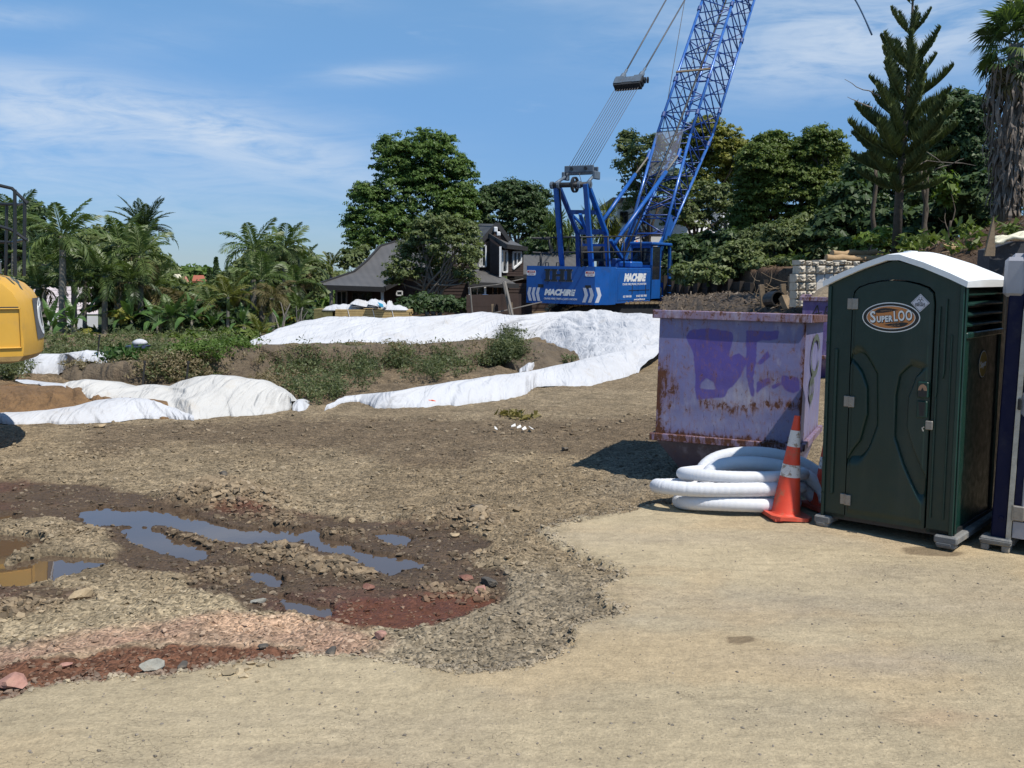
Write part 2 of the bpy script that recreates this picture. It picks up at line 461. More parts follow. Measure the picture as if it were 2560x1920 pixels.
def terrain(x, y):
    x = np.asarray(x, float); y = np.asarray(y, float)
    px, py = project(x, y, np.zeros_like(x))
    near = 1 - sstep(y, 30, 40); vis = (y > 2.2)
    jx = (fbm(x, y, 9, 3, 1) - .5) * 46 ; jy = (fbm(x, y, 11, 3, 4) - .5) * 16
    pad = sample(mPad, px + jx * 1.3, py + jy * 1.5) * vis + (~vis) * 1.0
    pad = sstep(pad, .35, .65)
    churn = (1 - pad) * near
    rough = sstep(py, 1040, 1180) * churn
    z = macro(x, y)
    z = z - 0.022 * churn
    z = z + pad * ((fbm(x, y, 1.1, 3, 2) - .5) * 0.03 + (fbm(x, y, 14, 4, 5) - .5) * 0.008)
    n1 = fbm(x, y, 2.6, 4, 3, .6); n2 = fbm(x, y, 13, 4, 6, .62)
    lump = np.abs(2 * fbm(x, y, 8, 3, 2) - 1)
    rd = ridge_h(x, y) * .50 * (0.45 + 0.9 * fbm(x, y, 7, 3, 5, .65))
    z = z + churn * ((n1 - .5) * (0.03 + 0.03 * rough) + (n2 - .5) * (0.03 + 0.02 * rough) + rd) + rough * lump * 0.015 - sstep(sample(mDark, px, py), .2, .8) * churn * .03
    hillm = sstep(x - np.interp(y, *XB), 0, .5) * sstep(y, 11, 15) + mSoilv(px, py) * (y > 13) * near
    z = z + hillm * (fbm(x, y, 1.2, 5, 1, .6) - .5) * 0.35
    f1 = (fbm(x, y, 26, 2, 2) - .5) * 22
    pm = sample(mPud, px + jx * .7 + f1, py + jy * .55 + f1 * .3) * vis
    pz = sstep(pm, .06, .28)
    z = z - rd * churn * sstep(pm, .0, .25)
    z = z * (1 - pz) + (-0.125 + (n2 - .5) * .02) * pz
    keep = (1 - sstep(pm, .02, .22)) * churn                     # ground round the pools stays above the water
    z = np.where((pm < .14) & (y < 14), np.maximum(z, WATER_Z + 0.008 + 0.012 * keep + (n2 - .5) * .02 * (1 - pz)), z)
    return z, pad, churn, px, py, pm
def mSoilv(px, py): return sample(mSoil, px, py)
def ground_z(x, y):
    return float(terrain(np.array([x]), np.array([y]))[0][0])

ys = [-12.0, -8, -5, -2, 0, 1.2, 2.0, 2.5]
while ys[-1] < 14: ys.append(ys[-1] * 1.0038)
while ys[-1] < 45: ys.append(ys[-1] * 1.0085)
while ys[-1] < 9000: ys.append(ys[-1] * 1.07)
ys = np.array(ys); NC = 500
ts = np.linspace(-1, 1, NC); ts = 0.62 * ts + 0.28 * ts ** 5
yy, tt = np.meshgrid(ys, ts, indexing='ij')
xx = np.where(yy < 0, tt * 16, (np.abs(yy) + 3.2 * np.exp(-np.abs(yy) / 25)) * tt + tt * 12 * np.exp(-np.abs(yy) / 1.2))
zz, pad, churn, gpx, gpy, pm = terrain(xx, yy)
nr = len(ys)
idx = np.arange(nr * NC).reshape(nr, NC)
faces = np.stack([idx[:-1, :-1], idx[:-1, 1:], idx[1:, 1:], idx[1:, :-1]], -1).reshape(-1, 4)
gm = mesh_from(np.stack([xx, yy, zz], -1).reshape(-1, 3), faces, 'ground', None, True)

# plan colours (dry albedo) of the different soils
def C3(*c): return np.array(c, float)
jx = (fbm(xx, yy, 5, 4, 1) - .5) * 110; jy = (fbm(xx, yy, 6, 4, 4) - .5) * 34
vis = (yy > 2.3)
sm = lambda mk, k=1.0: sample(mk, gpx + jx * k, gpy + jy * k) * vis
def lay(c, m_, colr): return c * (1 - m_[..., None]) + colr * m_[..., None]
nA = fbm(xx, yy, 0.8, 5, 2); nB = fbm(xx, yy, 4.0, 5, 3); nC_ = fbm(xx, yy, 22, 3, 1)
padc = C3(.390, .318, .205) * (0.86 + .28 * nA[..., None]) * (0.9 + .2 * nB[..., None])
padc = lay(padc, sstep(fbm(xx, yy * 2.0, .55, 4, 6), .5, .75) * .45, C3(.33, .27, .19))
padc = lay(padc, sstep(fbm(xx, yy * 1.5, .9, 4, 0), .52, .72) * .30, C3(.44, .31, .17))
ru = xx * .5 + yy * .86; rv = xx * .86 - yy * .5
for o2 in (.4, 2.3): padc = lay(padc, np.exp(-((rv - o2 - .25 * np.sin(ru * .5)) / .16) ** 2) * .22 * fbm(ru * 3, rv * 8, 1, 3, 2), C3(.25, .20, .13))
for bx0, by0, rx0, ry0, am, cc0 in ((1950, 1500, 420, 40, .42, C3(.27, .235, .19)), (2250, 1430, 200, 26, .35, C3(.25, .21, .16)), (2200, 1650, 300, 34, .40, C3(.27, .24, .21)), (1560, 1560, 240, 30, .30, C3(.29, .25, .19)), (2050, 1780, 260, 40, .30, C3(.26, .23, .18)), (1300, 1740, 200, 22, .30, C3(.30, .25, .18)), (2330, 1790, 140, 20, .30, C3(.42, .27, .17)), (700, 1800, 300, 30, .22, C3(.28, .24, .18)), (1700, 1350, 260, 16, .25, C3(.30, .25, .18))):
    padc = lay(padc, np.exp(-((gpx + jx - bx0) / rx0) ** 2 - ((gpy + jy - by0) / ry0) ** 2) * am * (.4 + fbm(xx * 2, yy * 4, 2.2, 4, 5)) * vis, cc0)
padc = padc * (0.93 + .14 * fbm(xx * 1.0, yy * 5.0, 3.2, 4, 1))[..., None]
gr = C3(.222, .172, .108) * (0.72 + .56 * nB[..., None])
gr = lay(gr, sstep(nA, .42, .62) * .45, C3(.17, .125, .075))
tan = sstep(gpy, 1400, 1500) * (1 - sstep(gpx, 900, 1300))
gr = lay(gr, tan * .75, C3(.33, .264, .168))
gr = lay(gr, sm(mGrey) * .7 * (.5 + .5 * nA), C3(.185, .158, .118))
gr = lay(gr, sstep(sm(mDark2, .8), .15, .7) * .72 * (0.6 + .4 * nB), C3(.095, .066, .042))
gr = lay(gr, sstep(sm(mPink), .1, .9) * (.45 + .5 * nB), C3(.33, .20, .14))
gr = lay(gr, sstep(sm(mPeach), .2, .9) * .8, C3(.47, .31, .20))
gr = lay(gr, sstep(sm(mDark, .6), .25, .7) * .95, C3(.078, .052, .033))
redz = sstep(sm(mRed, .6), .25, .75)
gr = lay(gr, redz * .9, C3(.115, .043, .024))
gr = lay(gr, sstep(fbm(xx, yy, 1.6, 4, 7), .5, .68) * sstep(sm(mDark, .6), .3, .7) * .5, C3(.10, .046, .034))
crest = sstep(ridge_h(xx, yy), .02, .10)
gr = lay(gr, crest * .75 * (1 - redz) , C3(.19, .14, .088))
soil = C3(.15, .112, .070) * (.7 + .6 * nB[..., None])
gr = lay(gr, sstep(sm(mSoil, .4), .3, .6) * (yy > 12), soil)
orange = np.exp(-(((gpx - 60) / 120) ** 2 + ((gpy - 1000) / 34) ** 2))
gr = lay(gr, orange * .95 * (yy > 10), C3(.26, .125, .04))
gr = lay(gr, np.clip(sstep(yy, 28, 34), 0, 1), C3(.12, .085, .05) * (.7 + .6 * nA[..., None]))
hillm = sstep(xx - np.interp(yy, *XB), -.3, .2) * sstep(yy, 11, 15)
gr = lay(gr, hillm, C3(.085, .054, .034) * (.55 + .9 * nB[..., None]))
gr = lay(gr, sstep(yy, 55, 75), C3(.05, .065, .025))
wetedge = sstep(pm, .01, .3) * (yy < 14)
gr = gr * (1 - .5 * wetedge[..., None])
cc = padc * pad[..., None] + gr * (1 - pad[..., None])
edge = pad * (1 - pad) * 4 * (yy > 3) * (yy < 12)
cc = cc * (1 - .12 * edge[..., None])
mPadW = blur(mPad, 9, 5)
fr_ = (1 - sstep(sm(mPadW, 1.2), .5, .97)) * pad * (gpx < 1700) * sstep(fbm(xx, yy, 7, 4, 3), .36, .62)
cc = lay(cc, fr_ * .6, C3(.25, .20, .125))
stn = sstep(sm(mStain, .25), .2, .6)
cc = lay(cc, stn * .75 * pad, C3(.14, .10, .06))
wet = np.clip(sstep(sm(mDark, .6), .3, .7) * .8 + wetedge + redz * .5 * (gpy < 1560) + stn * .4, 0, 1) * (1 - crest * .8)
stony = np.clip((1 - pad) * (1 - sstep(yy, 30, 36)) * (1 - wet * .6), 0, 1)
ca = gm.color_attributes.new('plan', 'FLOAT_COLOR', 'POINT')
ca.data.foreach_set('color', np.concatenate([cc, np.ones(cc.shape[:2] + (1,))], -1).astype(np.float32).ravel())
cb = gm.color_attributes.new('surf', 'FLOAT_COLOR', 'POINT')
cb.data.foreach_set('color', np.stack([wet, stony, pad, np.ones_like(wet)], -1).astype(np.float32).ravel())

mt, t, b, o_ = mat_new('yard_soil')
geo = t.add('ShaderNodeNewGeometry').outputs['Position']
plan = t.attr('plan'); sf = t.sep(t.attr('surf'))
st_ = sf[1]; wt = sf[0]; pd = sf[2]
grain = t.noise(geo, 60, 6, 0.7)
grain2 = t.noise(geo, 14, 6, 0.65)
grain3 = t.noise(geo, 2.6, 7, .72)
streak = t.noise(t.vmath('MULTIPLY', geo, (2.2, 9.0, 1.0)), 1.6, 8, .7, .6)
peb = t.voronoi(geo, 34, out=1)           # per-pebble tone
pebd = t.voronoi(geo, 34)
pebr = t.sep(peb)[0]
k = t.maprange(grain, .3, .7, .78, 1.22)
k = t.math('MULTIPLY', k, t.maprange(grain2, .3, .7, .86, 1.14))
k = t.math('MULTIPLY', k, t.maprange(streak, .3, .7, .9, 1.1))
k = t.math('MULTIPLY', k, t.math('ADD', t.math('MULTIPLY', t.maprange(grain3, .3, .7, -.3, .3), t.math('ADD', t.math('MULTIPLY', st_, .7), .22)), 1.0))
kp = t.maprange(pebr, 0, 1, .62, 1.5)
k = t.math('MULTIPLY', k, t.math('ADD', t.math('MULTIPLY', t.math('SUBTRACT', kp, 1.0), st_), 1.0))
cl_ = t.mix(1.0, plan, t.comb(k, k, k), 'MULTIPLY')
# hairline cracks and scuffs of the compacted pad
crk = t.voronoi(t.vmath('ADD', t.vmath('MULTIPLY', geo, (1.0, 2.2, 1.0)), t.vmath('SCALE', t.noise(geo, 3, 4, out=1), None)), 5.5, 'DISTANCE_TO_EDGE')
crm = t.math('MULTIPLY', t.maprange(crk, 0.0, .012, 1, 0), t.math('MULTIPLY', pd, t.maprange(t.noise(geo, .9, 3), .48, .64, 0, .34, True)))
cl_ = t.mix(crm, cl_, (.14, .10, .06))
speck = t.math('MULTIPLY', t.maprange(t.voronoi(geo, 21), .10, .04, 0, 1), t.math('MULTIPLY', pd, t.maprange(t.sep(t.voronoi(geo, 21, out=1))[1], .8, .82, 0, .75)))
cl_ = t.mix(speck, cl_, (.15, .12, .085))
t.l.new(cl_, S(b, 'Base Color'))
rg = t.maprange(wt, 0, 1, .95, .55)
rg = t.math('ADD', rg, t.maprange(grain2, .3, .7, -.12, .12))
t.l.new(rg, S(b, 'Roughness')); S(b, 'Specular IOR Level').default_value = .18
h = t.math('ADD', t.math('MULTIPLY', grain, .5), t.math('MULTIPLY', t.maprange(pebd, 0, .6, 1, 0), t.math('MULTIPLY', st_, 1.1)))
h = t.math('ADD', h, t.math('MULTIPLY', grain2, .9))
h = t.math('SUBTRACT', h, t.math('MULTIPLY', crm, .6))
h = t.math('ADD', h, t.math('MULTIPLY', streak, .5))
t.l.new(t.bump(h, 1.0, .017), S(b, 'Normal'))
gm.materials.append(mt)
link(gm, 'ground', kind='structure')

# pools of rain water
mt, t, b, o_ = mat_new('muddy_water')
geo = t.add('ShaderNodeNewGeometry').outputs['Position']
t.l.new(t.mix(t.noise(geo, 3, 4), (.07, .048, .032), (.10, .068, .045)), S(b, 'Base Color'))
S(b, 'Roughness').default_value = .015; S(b, 'IOR').default_value = 1.6; S(b, 'Specular IOR Level').default_value = 1.0
t.l.new(t.bump(t.noise(geo, 7, 3), .06, .004), S(b, 'Normal'))
q = MB()
qx, qy = np.meshgrid(np.linspace(-7.2, 1.0, 12), np.linspace(5.8, 11.2, 8))
vs = np.stack([qx, qy, np.full_like(qx, WATER_Z)], -1).reshape(-1, 3)
ii = np.arange(96).reshape(8, 12)
link(mesh_from(vs, np.stack([ii[:-1, :-1], ii[:-1, 1:], ii[1:, 1:], ii[1:, :-1]], -1).reshape(-1, 4), 'puddle_water', mt), 'puddle_water', kind='structure')

# ------------------------------------------------------------------ stones
def ico():
    g = (1 + 5 ** .5) / 2
    v = np.array([(-1, g, 0), (1, g, 0), (-1, -g, 0), (1, -g, 0), (0, -1, g), (0, 1, g), (0, -1, -g), (0, 1, -g), (g, 0, -1), (g, 0, 1), (-g, 0, -1), (-g, 0, 1)], float)
    v /= np.linalg.norm(v[0])
    f = np.array([(0, 11, 5), (0, 5, 1), (0, 1, 7), (0, 7, 10), (0, 10, 11), (1, 5, 9), (5, 11, 4), (11, 10, 2), (10, 7, 6), (7, 1, 8), (3, 9, 4), (3, 4, 2), (3, 2, 6), (3, 6, 8), (3, 8, 9), (4, 9, 5), (2, 4, 11), (6, 2, 10), (8, 6, 7), (9, 8, 1)])
    return v, f
ICO = ico()
def stones(name, x, y, size, mat, label=None, colr=None, sink=.3):
    """many angular stones in one mesh"""
    n = len(x); v0, f0 = ICO
    z = terrain(x, y)[0]
    R_ = np.random.randn(n, 3, 3); Q, _ = np.linalg.qr(R_)
    jit = 1 + (np.random.rand(n, 12, 1) - .5) * 1.1
    sc = np.stack([np.random.uniform(.75, 1.3, n), np.random.uniform(.6, 1.1, n), np.random.uniform(.4, .8, n)], -1)[:, None, :]
    v = (v0[None] * jit) @ Q * sc * size[:, None, None] * .5
    a = np.random.rand(n) * 6.28; ca, sa = np.cos(a)[:, None], np.sin(a)[:, None]
    v = np.stack([v[..., 0] * ca - v[..., 1] * sa, v[..., 0] * sa + v[..., 1] * ca, v[..., 2]], -1)
    v += np.stack([x, y, z + size * (.5 - sink) * .45], -1)[:, None, :]
    f = (f0[None] + (np.arange(n) * 12)[:, None, None]).reshape(-1, 3)
    me = mesh_from(v.reshape(-1, 3), f, name, mat)
    if colr is not None:
        ca_ = me.color_attributes.new('tone', 'FLOAT_COLOR', 'POINT')
        cc_ = np.repeat(np.concatenate([colr, np.ones((n, 1))], -1)[:, None, :], 12, 1)
        ca_.data.foreach_set('color', cc_.astype(np.float32).ravel())
    return link(me, name, kind='stuff', label=label)
mt, t, b, o_ = mat_new('rubble_stone')
geo = t.add('ShaderNodeNewGeometry')
kk = t.maprange(t.noise(geo.outputs['Position'], 45, 5, .65), .3, .7, .8, 1.2)
rr = t.maprange(geo.outputs['Random Per Island'], 0, 1, .7, 1.35)
kk = t.math('MULTIPLY', kk, rr)
t.l.new(t.mix(1.0, t.attr('tone'), t.comb(kk, kk, kk), 'MULTIPLY'), S(b, 'Base Color'))
S(b, 'Roughness').default_value = .9; S(b, 'Specular IOR Level').default_value = .25
t.l.new(t.bump(t.noise(geo.outputs['Position'], 90, 4), .5, .006), S(b, 'Normal'))
MAT_STONE = mt
def plan_tone(x, y):
    """dry colour of the ground under a stone, read from the nearest ground vertex"""
    r = np.clip(np.searchsorted(ys, y), 0, nr - 1)
    out = np.zeros((len(x), 3))
    row = xx[r]
    for k_ in range(0, len(x), 4000):
        sl = slice(k_, k_ + 4000)
        c_ = np.argmin(np.abs(row[sl] - x[sl][:, None]), axis=1)
        out[sl] = cc[r[sl], c_]
    return out
def scatter(n, poly_px, yr=None, weight=None):
    """random ground points: uniform in the picture of a px polygon, thinned by weight"""
    xs_, ys_ = zip(*poly_px); gx = []; gy = []
    x = np.random.uniform(min(xs_), max(xs_), n * 3); y = np.random.uniform(min(ys_), max(ys_), n * 3)
    mk = raster([poly_px]); ok = sample(mk, x, y) > .5
    x, y = x[ok][:n], y[ok][:n]
    d0 = fw[:, None] + CR[:, None] * (x - CX) / FPX - CU[:, None] * (y - CY) / FPX
    k_ = -EYE / d0[2]
    return d0[0] * k_, d0[1] * k_
ALLC = [(-150, 1045), (1700, 1030), (1700, 1270), (1350, 1330), (1450, 1400), (1560, 1440), (1560, 1520), (1430, 1600), (1330, 1660), (900, 1640), (500, 1680), (0, 1760), (-150, 1760)]
x, y = scatter(13000, ALLC)
tn = plan_tone(x, y)
pads, pmv = terrain(x, y)[1], terrain(x, y)[5]
sz = .012 + .030 * np.random.rand(len(x)) ** 3 + .035 * sstep(ridge_h(x, y), .02, .1) * np.random.rand(len(x)) ** 1.5
sz = sz * (0.7 + y / 14)
ok = (pmv < .15) & (np.random.rand(len(x)) < (.10 + .9 * (pads < .5))) & (fbm(x, y, 1.5, 3, 2) + np.random.rand(len(x)) * .5 > .6)
lum = tn.mean(1, keepdims=True)
tn = tn * .75 + (np.array([[.30, .25, .18]]) * .8) * .25 * np.random.rand(len(x), 1) * 2
stones('rubble', x[ok], y[ok], sz[ok], MAT_STONE, 'loose brown stones and clods over the churned yard', tn[ok])
# dense heaps on the spoil ridges
gx, gy, gs = [], [], []
for pts, wd, h in RIDGES:
    for (ax, ay), (bx_, by_) in zip(pts[:-1], pts[1:]):
        L = math.hypot(bx_ - ax, by_ - ay); n = int(260 * (L + wd) * (h / .1) ** .7 * 1.6)
        u = np.random.rand(n); off = np.random.randn(n, 2) * wd * .75
        gx.append(ax + (bx_ - ax) * u + off[:, 0]); gy.append(ay + (by_ - ay) * u + off[:, 1]); gs.append(.014 + .07 * np.random.rand(n) ** 4 * (.6 + h * 4))
gx, gy, gs = map(np.concatenate, (gx, gy, gs))
pmv = terrain(gx, gy)[5]; ok = (pmv < .06)
tn = plan_tone(gx, gy) * .6 + np.array([[.23, .175, .11]]) * .45 * (.6 + .8 * np.random.rand(len(gx), 1))
stones('rubble_heaps', gx[ok], gy[ok], gs[ok], MAT_STONE, 'clods and broken rock heaped along the ruts', tn[ok])
# pad fringe crumbs and strays
x, y = scatter(900, [(-100, 1780), (900, 1640), (1330, 1670), (1560, 1540), (1450, 1330), (2560, 1420), (2560, 1919), (-100, 1919)])
stones('grit', x, y, .006 + .012 * np.random.rand(len(x)) ** 3, MAT_STONE, 'scattered grit on the compacted pad', np.full((len(x), 3), .17) * np.array([[1.1, .95, .75]]))
edge_pts = [(0,1746),(52,1723),(174,1703),(278,1694),(428,1686),(550,1660),(648,1654),(723,1637),(868,1631),(980,1650),(1134,1679),(1331,1665),(1423,1616),(1437,1567),(1564,1531),(1515,1510),(1494,1475),(1567,1433),(1458,1395),(1400,1360),(1350,1325),(1451,1296),(1634,1262)]
ex, ey = [], []
for (a0, b0), (a1, b1) in zip(edge_pts[:-1], edge_pts[1:]):
    n = int(math.hypot(a1 - a0, b1 - b0) * 1.1)
    for _ in range(n):
        u = random.random(); g = G(a0 + (a1 - a0) * u + random.gauss(0, 9), b0 + (b1 - b0) * u + random.gauss(-5, 6)); ex.append(g[0]); ey.append(g[1])
ex, ey = np.array(ex), np.array(ey)
stones('edge_crumbs', ex, ey, .01 + .028 * np.random.rand(len(ex)) ** 2.5, MAT_STONE, 'crumbled stones along the broken pad edge', plan_tone(ex, ey) * .5 + np.array([[.2, .17, .13]]) * .6)

# single rocks one can pick out
MAT_ROCK = {}
for nm, c_ in dict(grey=(.27, .26, .22), pink=(.36, .19, .145), red=(.19, .085, .06), tan=(.36, .27, .16), dark=(.075, .066, .055)).items():
    MAT_ROCK[nm] = simple('rock_' + nm, c_, .9, var=.3, vscale=14, bump=.8, bscale=50, dirt=(.3, .23, .15), dscale=9, damt=.4)
def rock(px, py, size, tone, label, flat=.6, seed=0):
    rs = np.random.RandomState(seed + int(px)); g = G(px, py, 0); zz_ = ground_z(g[0], g[1]); v0, f0 = ICO
    tr = bpy.data.meshes.new('tmp'); 
    vs = [Vector(q) for q in v0]; fs = [tuple(f) for f in f0]
    # one level of splitting for a chipped surface
    cache = {}; nf = []
    def mid(a, b_):
        key = (min(a, b_), max(a, b_))
        if key not in cache: vs.append(((vs[a] + vs[b_]) / 2).normalized()); cache[key] = len(vs) - 1
        return cache[key]
    for a, b_, c_ in fs:
        ab, bc, ca2 = mid(a, b_), mid(b_, c_), mid(c_, a); nf += [(a, ab, ca2), (b_, bc, ab), (c_, ca2, bc), (ab, bc, ca2)]
    arr = np.array([tuple(q) for q in vs])
    for _ in range(11):                                   # flat facets: clip by random planes
        d_ = rs.randn(3); d_ /= np.linalg.norm(d_); lim = rs.uniform(.38, .72)
        pr_ = arr @ d_;  arr = arr - np.outer(np.maximum(pr_ - lim, 0), d_)
    arr *= 1 + (rs.rand(len(arr), 1) - .5) * .1
    arr = arr * np.array([rs.uniform(1.0, 1.4), rs.uniform(.8, 1.1), flat]) * size * .5
    a = rs.rand() * 6.28; ca2, sa = math.cos(a), math.sin(a)
    arr = np.stack([arr[:, 0] * ca2 - arr[:, 1] * sa, arr[:, 0] * sa + arr[:, 1] * ca2, arr[:, 2]], -1)
    o = link(mesh_from(arr, np.array(nf), 'rock', MAT_ROCK[tone]), 'rock', label=label, cat='rock', group='loose rocks on the yard')
    o.location = (g[0], g[1], zz_ + size * flat * .28)
for a in [(200, 1483, .17, 'tan', 'tan rounded rock on dark mud below the left pool'), (372, 1668, .17, 'grey', 'large pale grey slab rock at the pad edge by the red soil'), (455, 1661, .10, 'dark', 'small upright grey stone right of the large pale slab rock'),
          (24, 1712, .15, 'pink', 'large pink rock at the pad edge in the bottom left corner'), (950, 1586, .13, 'pink', 'flat pink rock right of the peach coloured soil'), (920, 1460, .10, 'red', 'rounded red brown stone on dark mud below the long pool'),
          (1140, 1329, .10, 'tan', 'pale round stone right of the small round pool'), (1228, 1450, .15, 'dark', 'dark split rock at the end of the pinkish rock row'), (828, 1626, .10, 'dark', 'dark grey rock in the pink rubble along the pad edge'),
          (660, 1614, .08, 'dark', 'dark stone standing on the dark red soil'), (1192, 1282, .15, 'dark', 'black hollow clod in the tan rubble above the red mud'), (645, 1492, .09, 'grey', 'small pale stone on the dark mud left of the lowest pools'),
          (165, 1658, .07, 'pink', 'pink stone in the middle of the red soil patch'), (1070, 1298, .09, 'tan', 'pale tan stone on the rim above the small round pool'), (883, 1294, .09, 'tan', 'pale stone on top of the black clod by the long pool'),
          (1200, 1472, .12, 'pink', 'pink rock at the front of the pinkish rock row'), (1165, 1437, .12, 'red', 'reddish rock in the middle of the pinkish rock row'), (560, 1188, .13, 'dark', 'black clod topping the tallest spoil heap'), (250, 1065, .16, 'tan', 'brown stone lying in front of the white mound cover')]:
    rock(*a)
# ================================================================== YARD OBJECTS
def text(name, s_, size, mat, parent, loc, xdir, ydir, shear=0.0, offset=0.0, extrude=0.0008, align='CENTER', sx=1.0, space=1.0):
    """lettering as mesh lying in the plane spanned by xdir, ydir (parent's own frame)"""
    cu = bpy.data.curves.new(name, 'FONT'); cu.body = s_; cu.size = size; cu.shear = shear; cu.offset = offset; cu.extrude = extrude
    cu.align_x = align; cu.align_y = 'CENTER'; cu.resolution_u = 3; cu.space_character = space
    tmp = bpy.data.objects.new('tmp', cu); col.objects.link(tmp)
    dg = bpy.context.evaluated_depsgraph_get(); me = bpy.data.meshes.new_from_object(tmp.evaluated_get(dg))
    bpy.data.objects.remove(tmp); bpy.data.curves.remove(cu)
    me.name = name; me.materials.clear(); me.materials.append(mat)
    xd = Vector(xdir).normalized(); yd = Vector(ydir).normalized(); nd = xd.cross(yd)
    R_ = Matrix(((xd.x, yd.x, nd.x), (xd.y, yd.y, nd.y), (xd.z, yd.z, nd.z))).to_4x4()
    me.transform(Matrix.Translation(Vector([float(q) for q in loc])) @ R_ @ Matrix.Diagonal((sx, 1, 1, 1)))
    return link(me, name, parent)

M_GREEN = simple('green_plastic', (.0022, .021, .015), .40, var=.12, vscale=3, bump=.15, bscale=160, dirt=(.05, .06, .05), dscale=2.2, damt=.22, streak=True)
M_GREEN2 = simple('green_plastic_worn', (.004, .030, .022), .38, var=.2, vscale=5, bump=.2, bscale=120, dirt=(.05, .06, .05), dscale=5, damt=.12)
M_NAVY = simple('navy_plastic', (.004, .006, .032), .6, spec=.2, var=.15, vscale=3, bump=.15, bscale=120, dirt=(.08, .075, .07), dscale=2.5, damt=.35)
M_ROOFW = simple('white_roof_plastic', (.78, .80, .80), .45, var=.05, vscale=3, bump=.1, bscale=40, dirt=(.45, .43, .36), dscale=6, damt=.18)
M_GREYP = simple('grey_plastic', (.30, .30, .33), .5, var=.12, vscale=4, bump=.15, bscale=80, dirt=(.16, .15, .13), dscale=6, damt=.3)
M_SKID = simple('skid_plastic', (.17, .17, .165), .8, var=.3, vscale=9, bump=.5, bscale=60, dirt=(.30, .25, .17), dscale=9, damt=.6)
M_HINGE = simple('hinge_metal', (.30, .28, .25), .5, metal=.6, var=.25, vscale=30, bump=.2, dirt=(.16, .09, .05), dscale=30, damt=.5)
M_BLACK = simple('black_plastic', (.012, .012, .013), .5, var=.2)
M_STRIP = simple('alloy_strip', (.42, .41, .37), .4, metal=.3, var=.2, vscale=20, dirt=(.2, .17, .12), dscale=14, damt=.5)
M_WHITEINK = simple('white_print', (.74, .75, .74), .5, var=.04)
M_BLACKINK = simple('black_print', (.014, .013, .012), .45, var=.05)
M_ORANGEINK = simple('orange_print', (.52, .20, .055), .45, var=.12, vscale=9)
M_YELLOWINK = simple('yellow_print', (.42, .28, .05), .5, var=.1)
M_BROWNINK = simple('brown_print', (.34, .19, .11), .5, var=.1)

def ellipse(cx, cz, rx, rz, n=48): return [(cx + rx * math.cos(2 * math.pi * i / n), cz + rz * math.sin(2 * math.pi * i / n)) for i in range(n)]
def on_front(poly, y, depth=.0015): return poly, (0, y, 0), (1, 0, 0), (0, 0, 1)
TW, TD, TH = 1.085, 1.22, 2.12       # toilet body
def front_sheet(mb, poly, y, th=.002):
    mb.prism(poly, (0, y, 0), (1, 0, 0), (0, 0, 1), th)     # normal of ux x uy is -y: grows towards the viewer
    return mb

A0 = G(2052, 1314)
loo = empty('portable_toilet', (A0[0], A0[1], 0), RAD(-35), 'dark green portable toilet with white roof and oval sign standing on the pad', 'portable toilet')
loo.rotation_euler = (0, RAD(-1.1), RAD(-41))
# skids
for x0, x1 in ((-.045, .10), (TW - .13, TW + .05)):
    q = MB(); q.rbox(x0, x1, -.05, TD + .05, .035, .10, .012); q.rbox(x0 + .02, x1 - .02, -.045, .05, 0, .05, .01); q.rbox(x0 + .02, x1 - .02, TD - .1, TD + .02, 0, .05, .01); q.rbox(x0 + .015, x1 - .04, -.052, .14, .012, .05, .01)
    q.build('skid', M_SKID, loo)
q = MB(); q.bx(.0, TW, .0, TD, .085, .13); q.build('floor_tray', M_BLACK, loo)
# body shell: side and back walls, front frame with the door opening, gable
APX = 2.285
q = MB()
q.bx(0, .02, .03, TD - .02, .10, TH); q.bx(0, TW, TD - .03, TD, .10, TH)
body = q.build('body', M_GREEN, loo)
# front frame around an arched door
DX0, DX1 = .215, .865
def door_outline(g=0.0):
    pts = [(DX0 - g, .12 - g)]; pts2 = [(DX1 + g, .12 - g)]
    arc = [(0, 1.93), (.02, 2.02), (.08, 2.06), (.2, 2.09), (.35, 2.112), (.5, 2.12), (.65, 2.112), (.8, 2.09), (.92, 2.06), (.98, 2.02), (1, 1.93)]
    top = [(DX0 - g + (DX1 - DX0 + 2 * g) * u, z + g) for u, z in arc]
    return [(DX0 - g, .12 - g)] + top + [(DX1 + g, .12 - g)]
out = [(0, .10), (0, TH), (TW * .5, APX), (TW, TH), (TW, .10)]
hole = door_outline(.012)
# frame as two halves so each is a simple polygon
mid = len(hole) // 2
left = [(0, .10), (hole[0][0], .10)] + hole[:mid + 1] + [(TW * .5, APX), (0, TH)]
right = [(TW, .10), (TW, TH), (TW * .5, APX)] + hole[mid:] + [(hole[-1][0], .10)]
q = MB(); front_sheet(q, left, .03, .03); front_sheet(q, right, .03, .03)
fr = q.build('front_frame', M_GREEN, loo)
q = MB()
for x0, x1, z0, z1 in ((.0, .028, .10, 2.08), (.075, .10, .30, 1.55), (TW - .03, TW + .004, .10, 2.1)): q.rbox(x0, x1, -.022, .002, z0, z1, .006)
# slanted ribs right of the door
for x0, za, zb in ((.905, 1.18, 1.92), (.955, 1.35, 1.98)):
    q.prism([(x0, za), (x0 + .012, za + .05), (x0 + .012, zb), (x0, zb - .05)], (0, -.001, 0), (1, 0, 0), (0, 0, 1), .018)
q.rbox(.90, .915, -.016, -.0005, .22, 1.2, .004); q.rbox(1.0, 1.014, -.014, -.0005, .22, 1.7, .004)
for z in (.3, .6, .95, 1.25, 1.6): q.lathe([(.009, 0), (.009, .012)], (.012, -.02, z), 8, (0, -1, 0))
q.build('corner_post', M_GREEN2, loo)
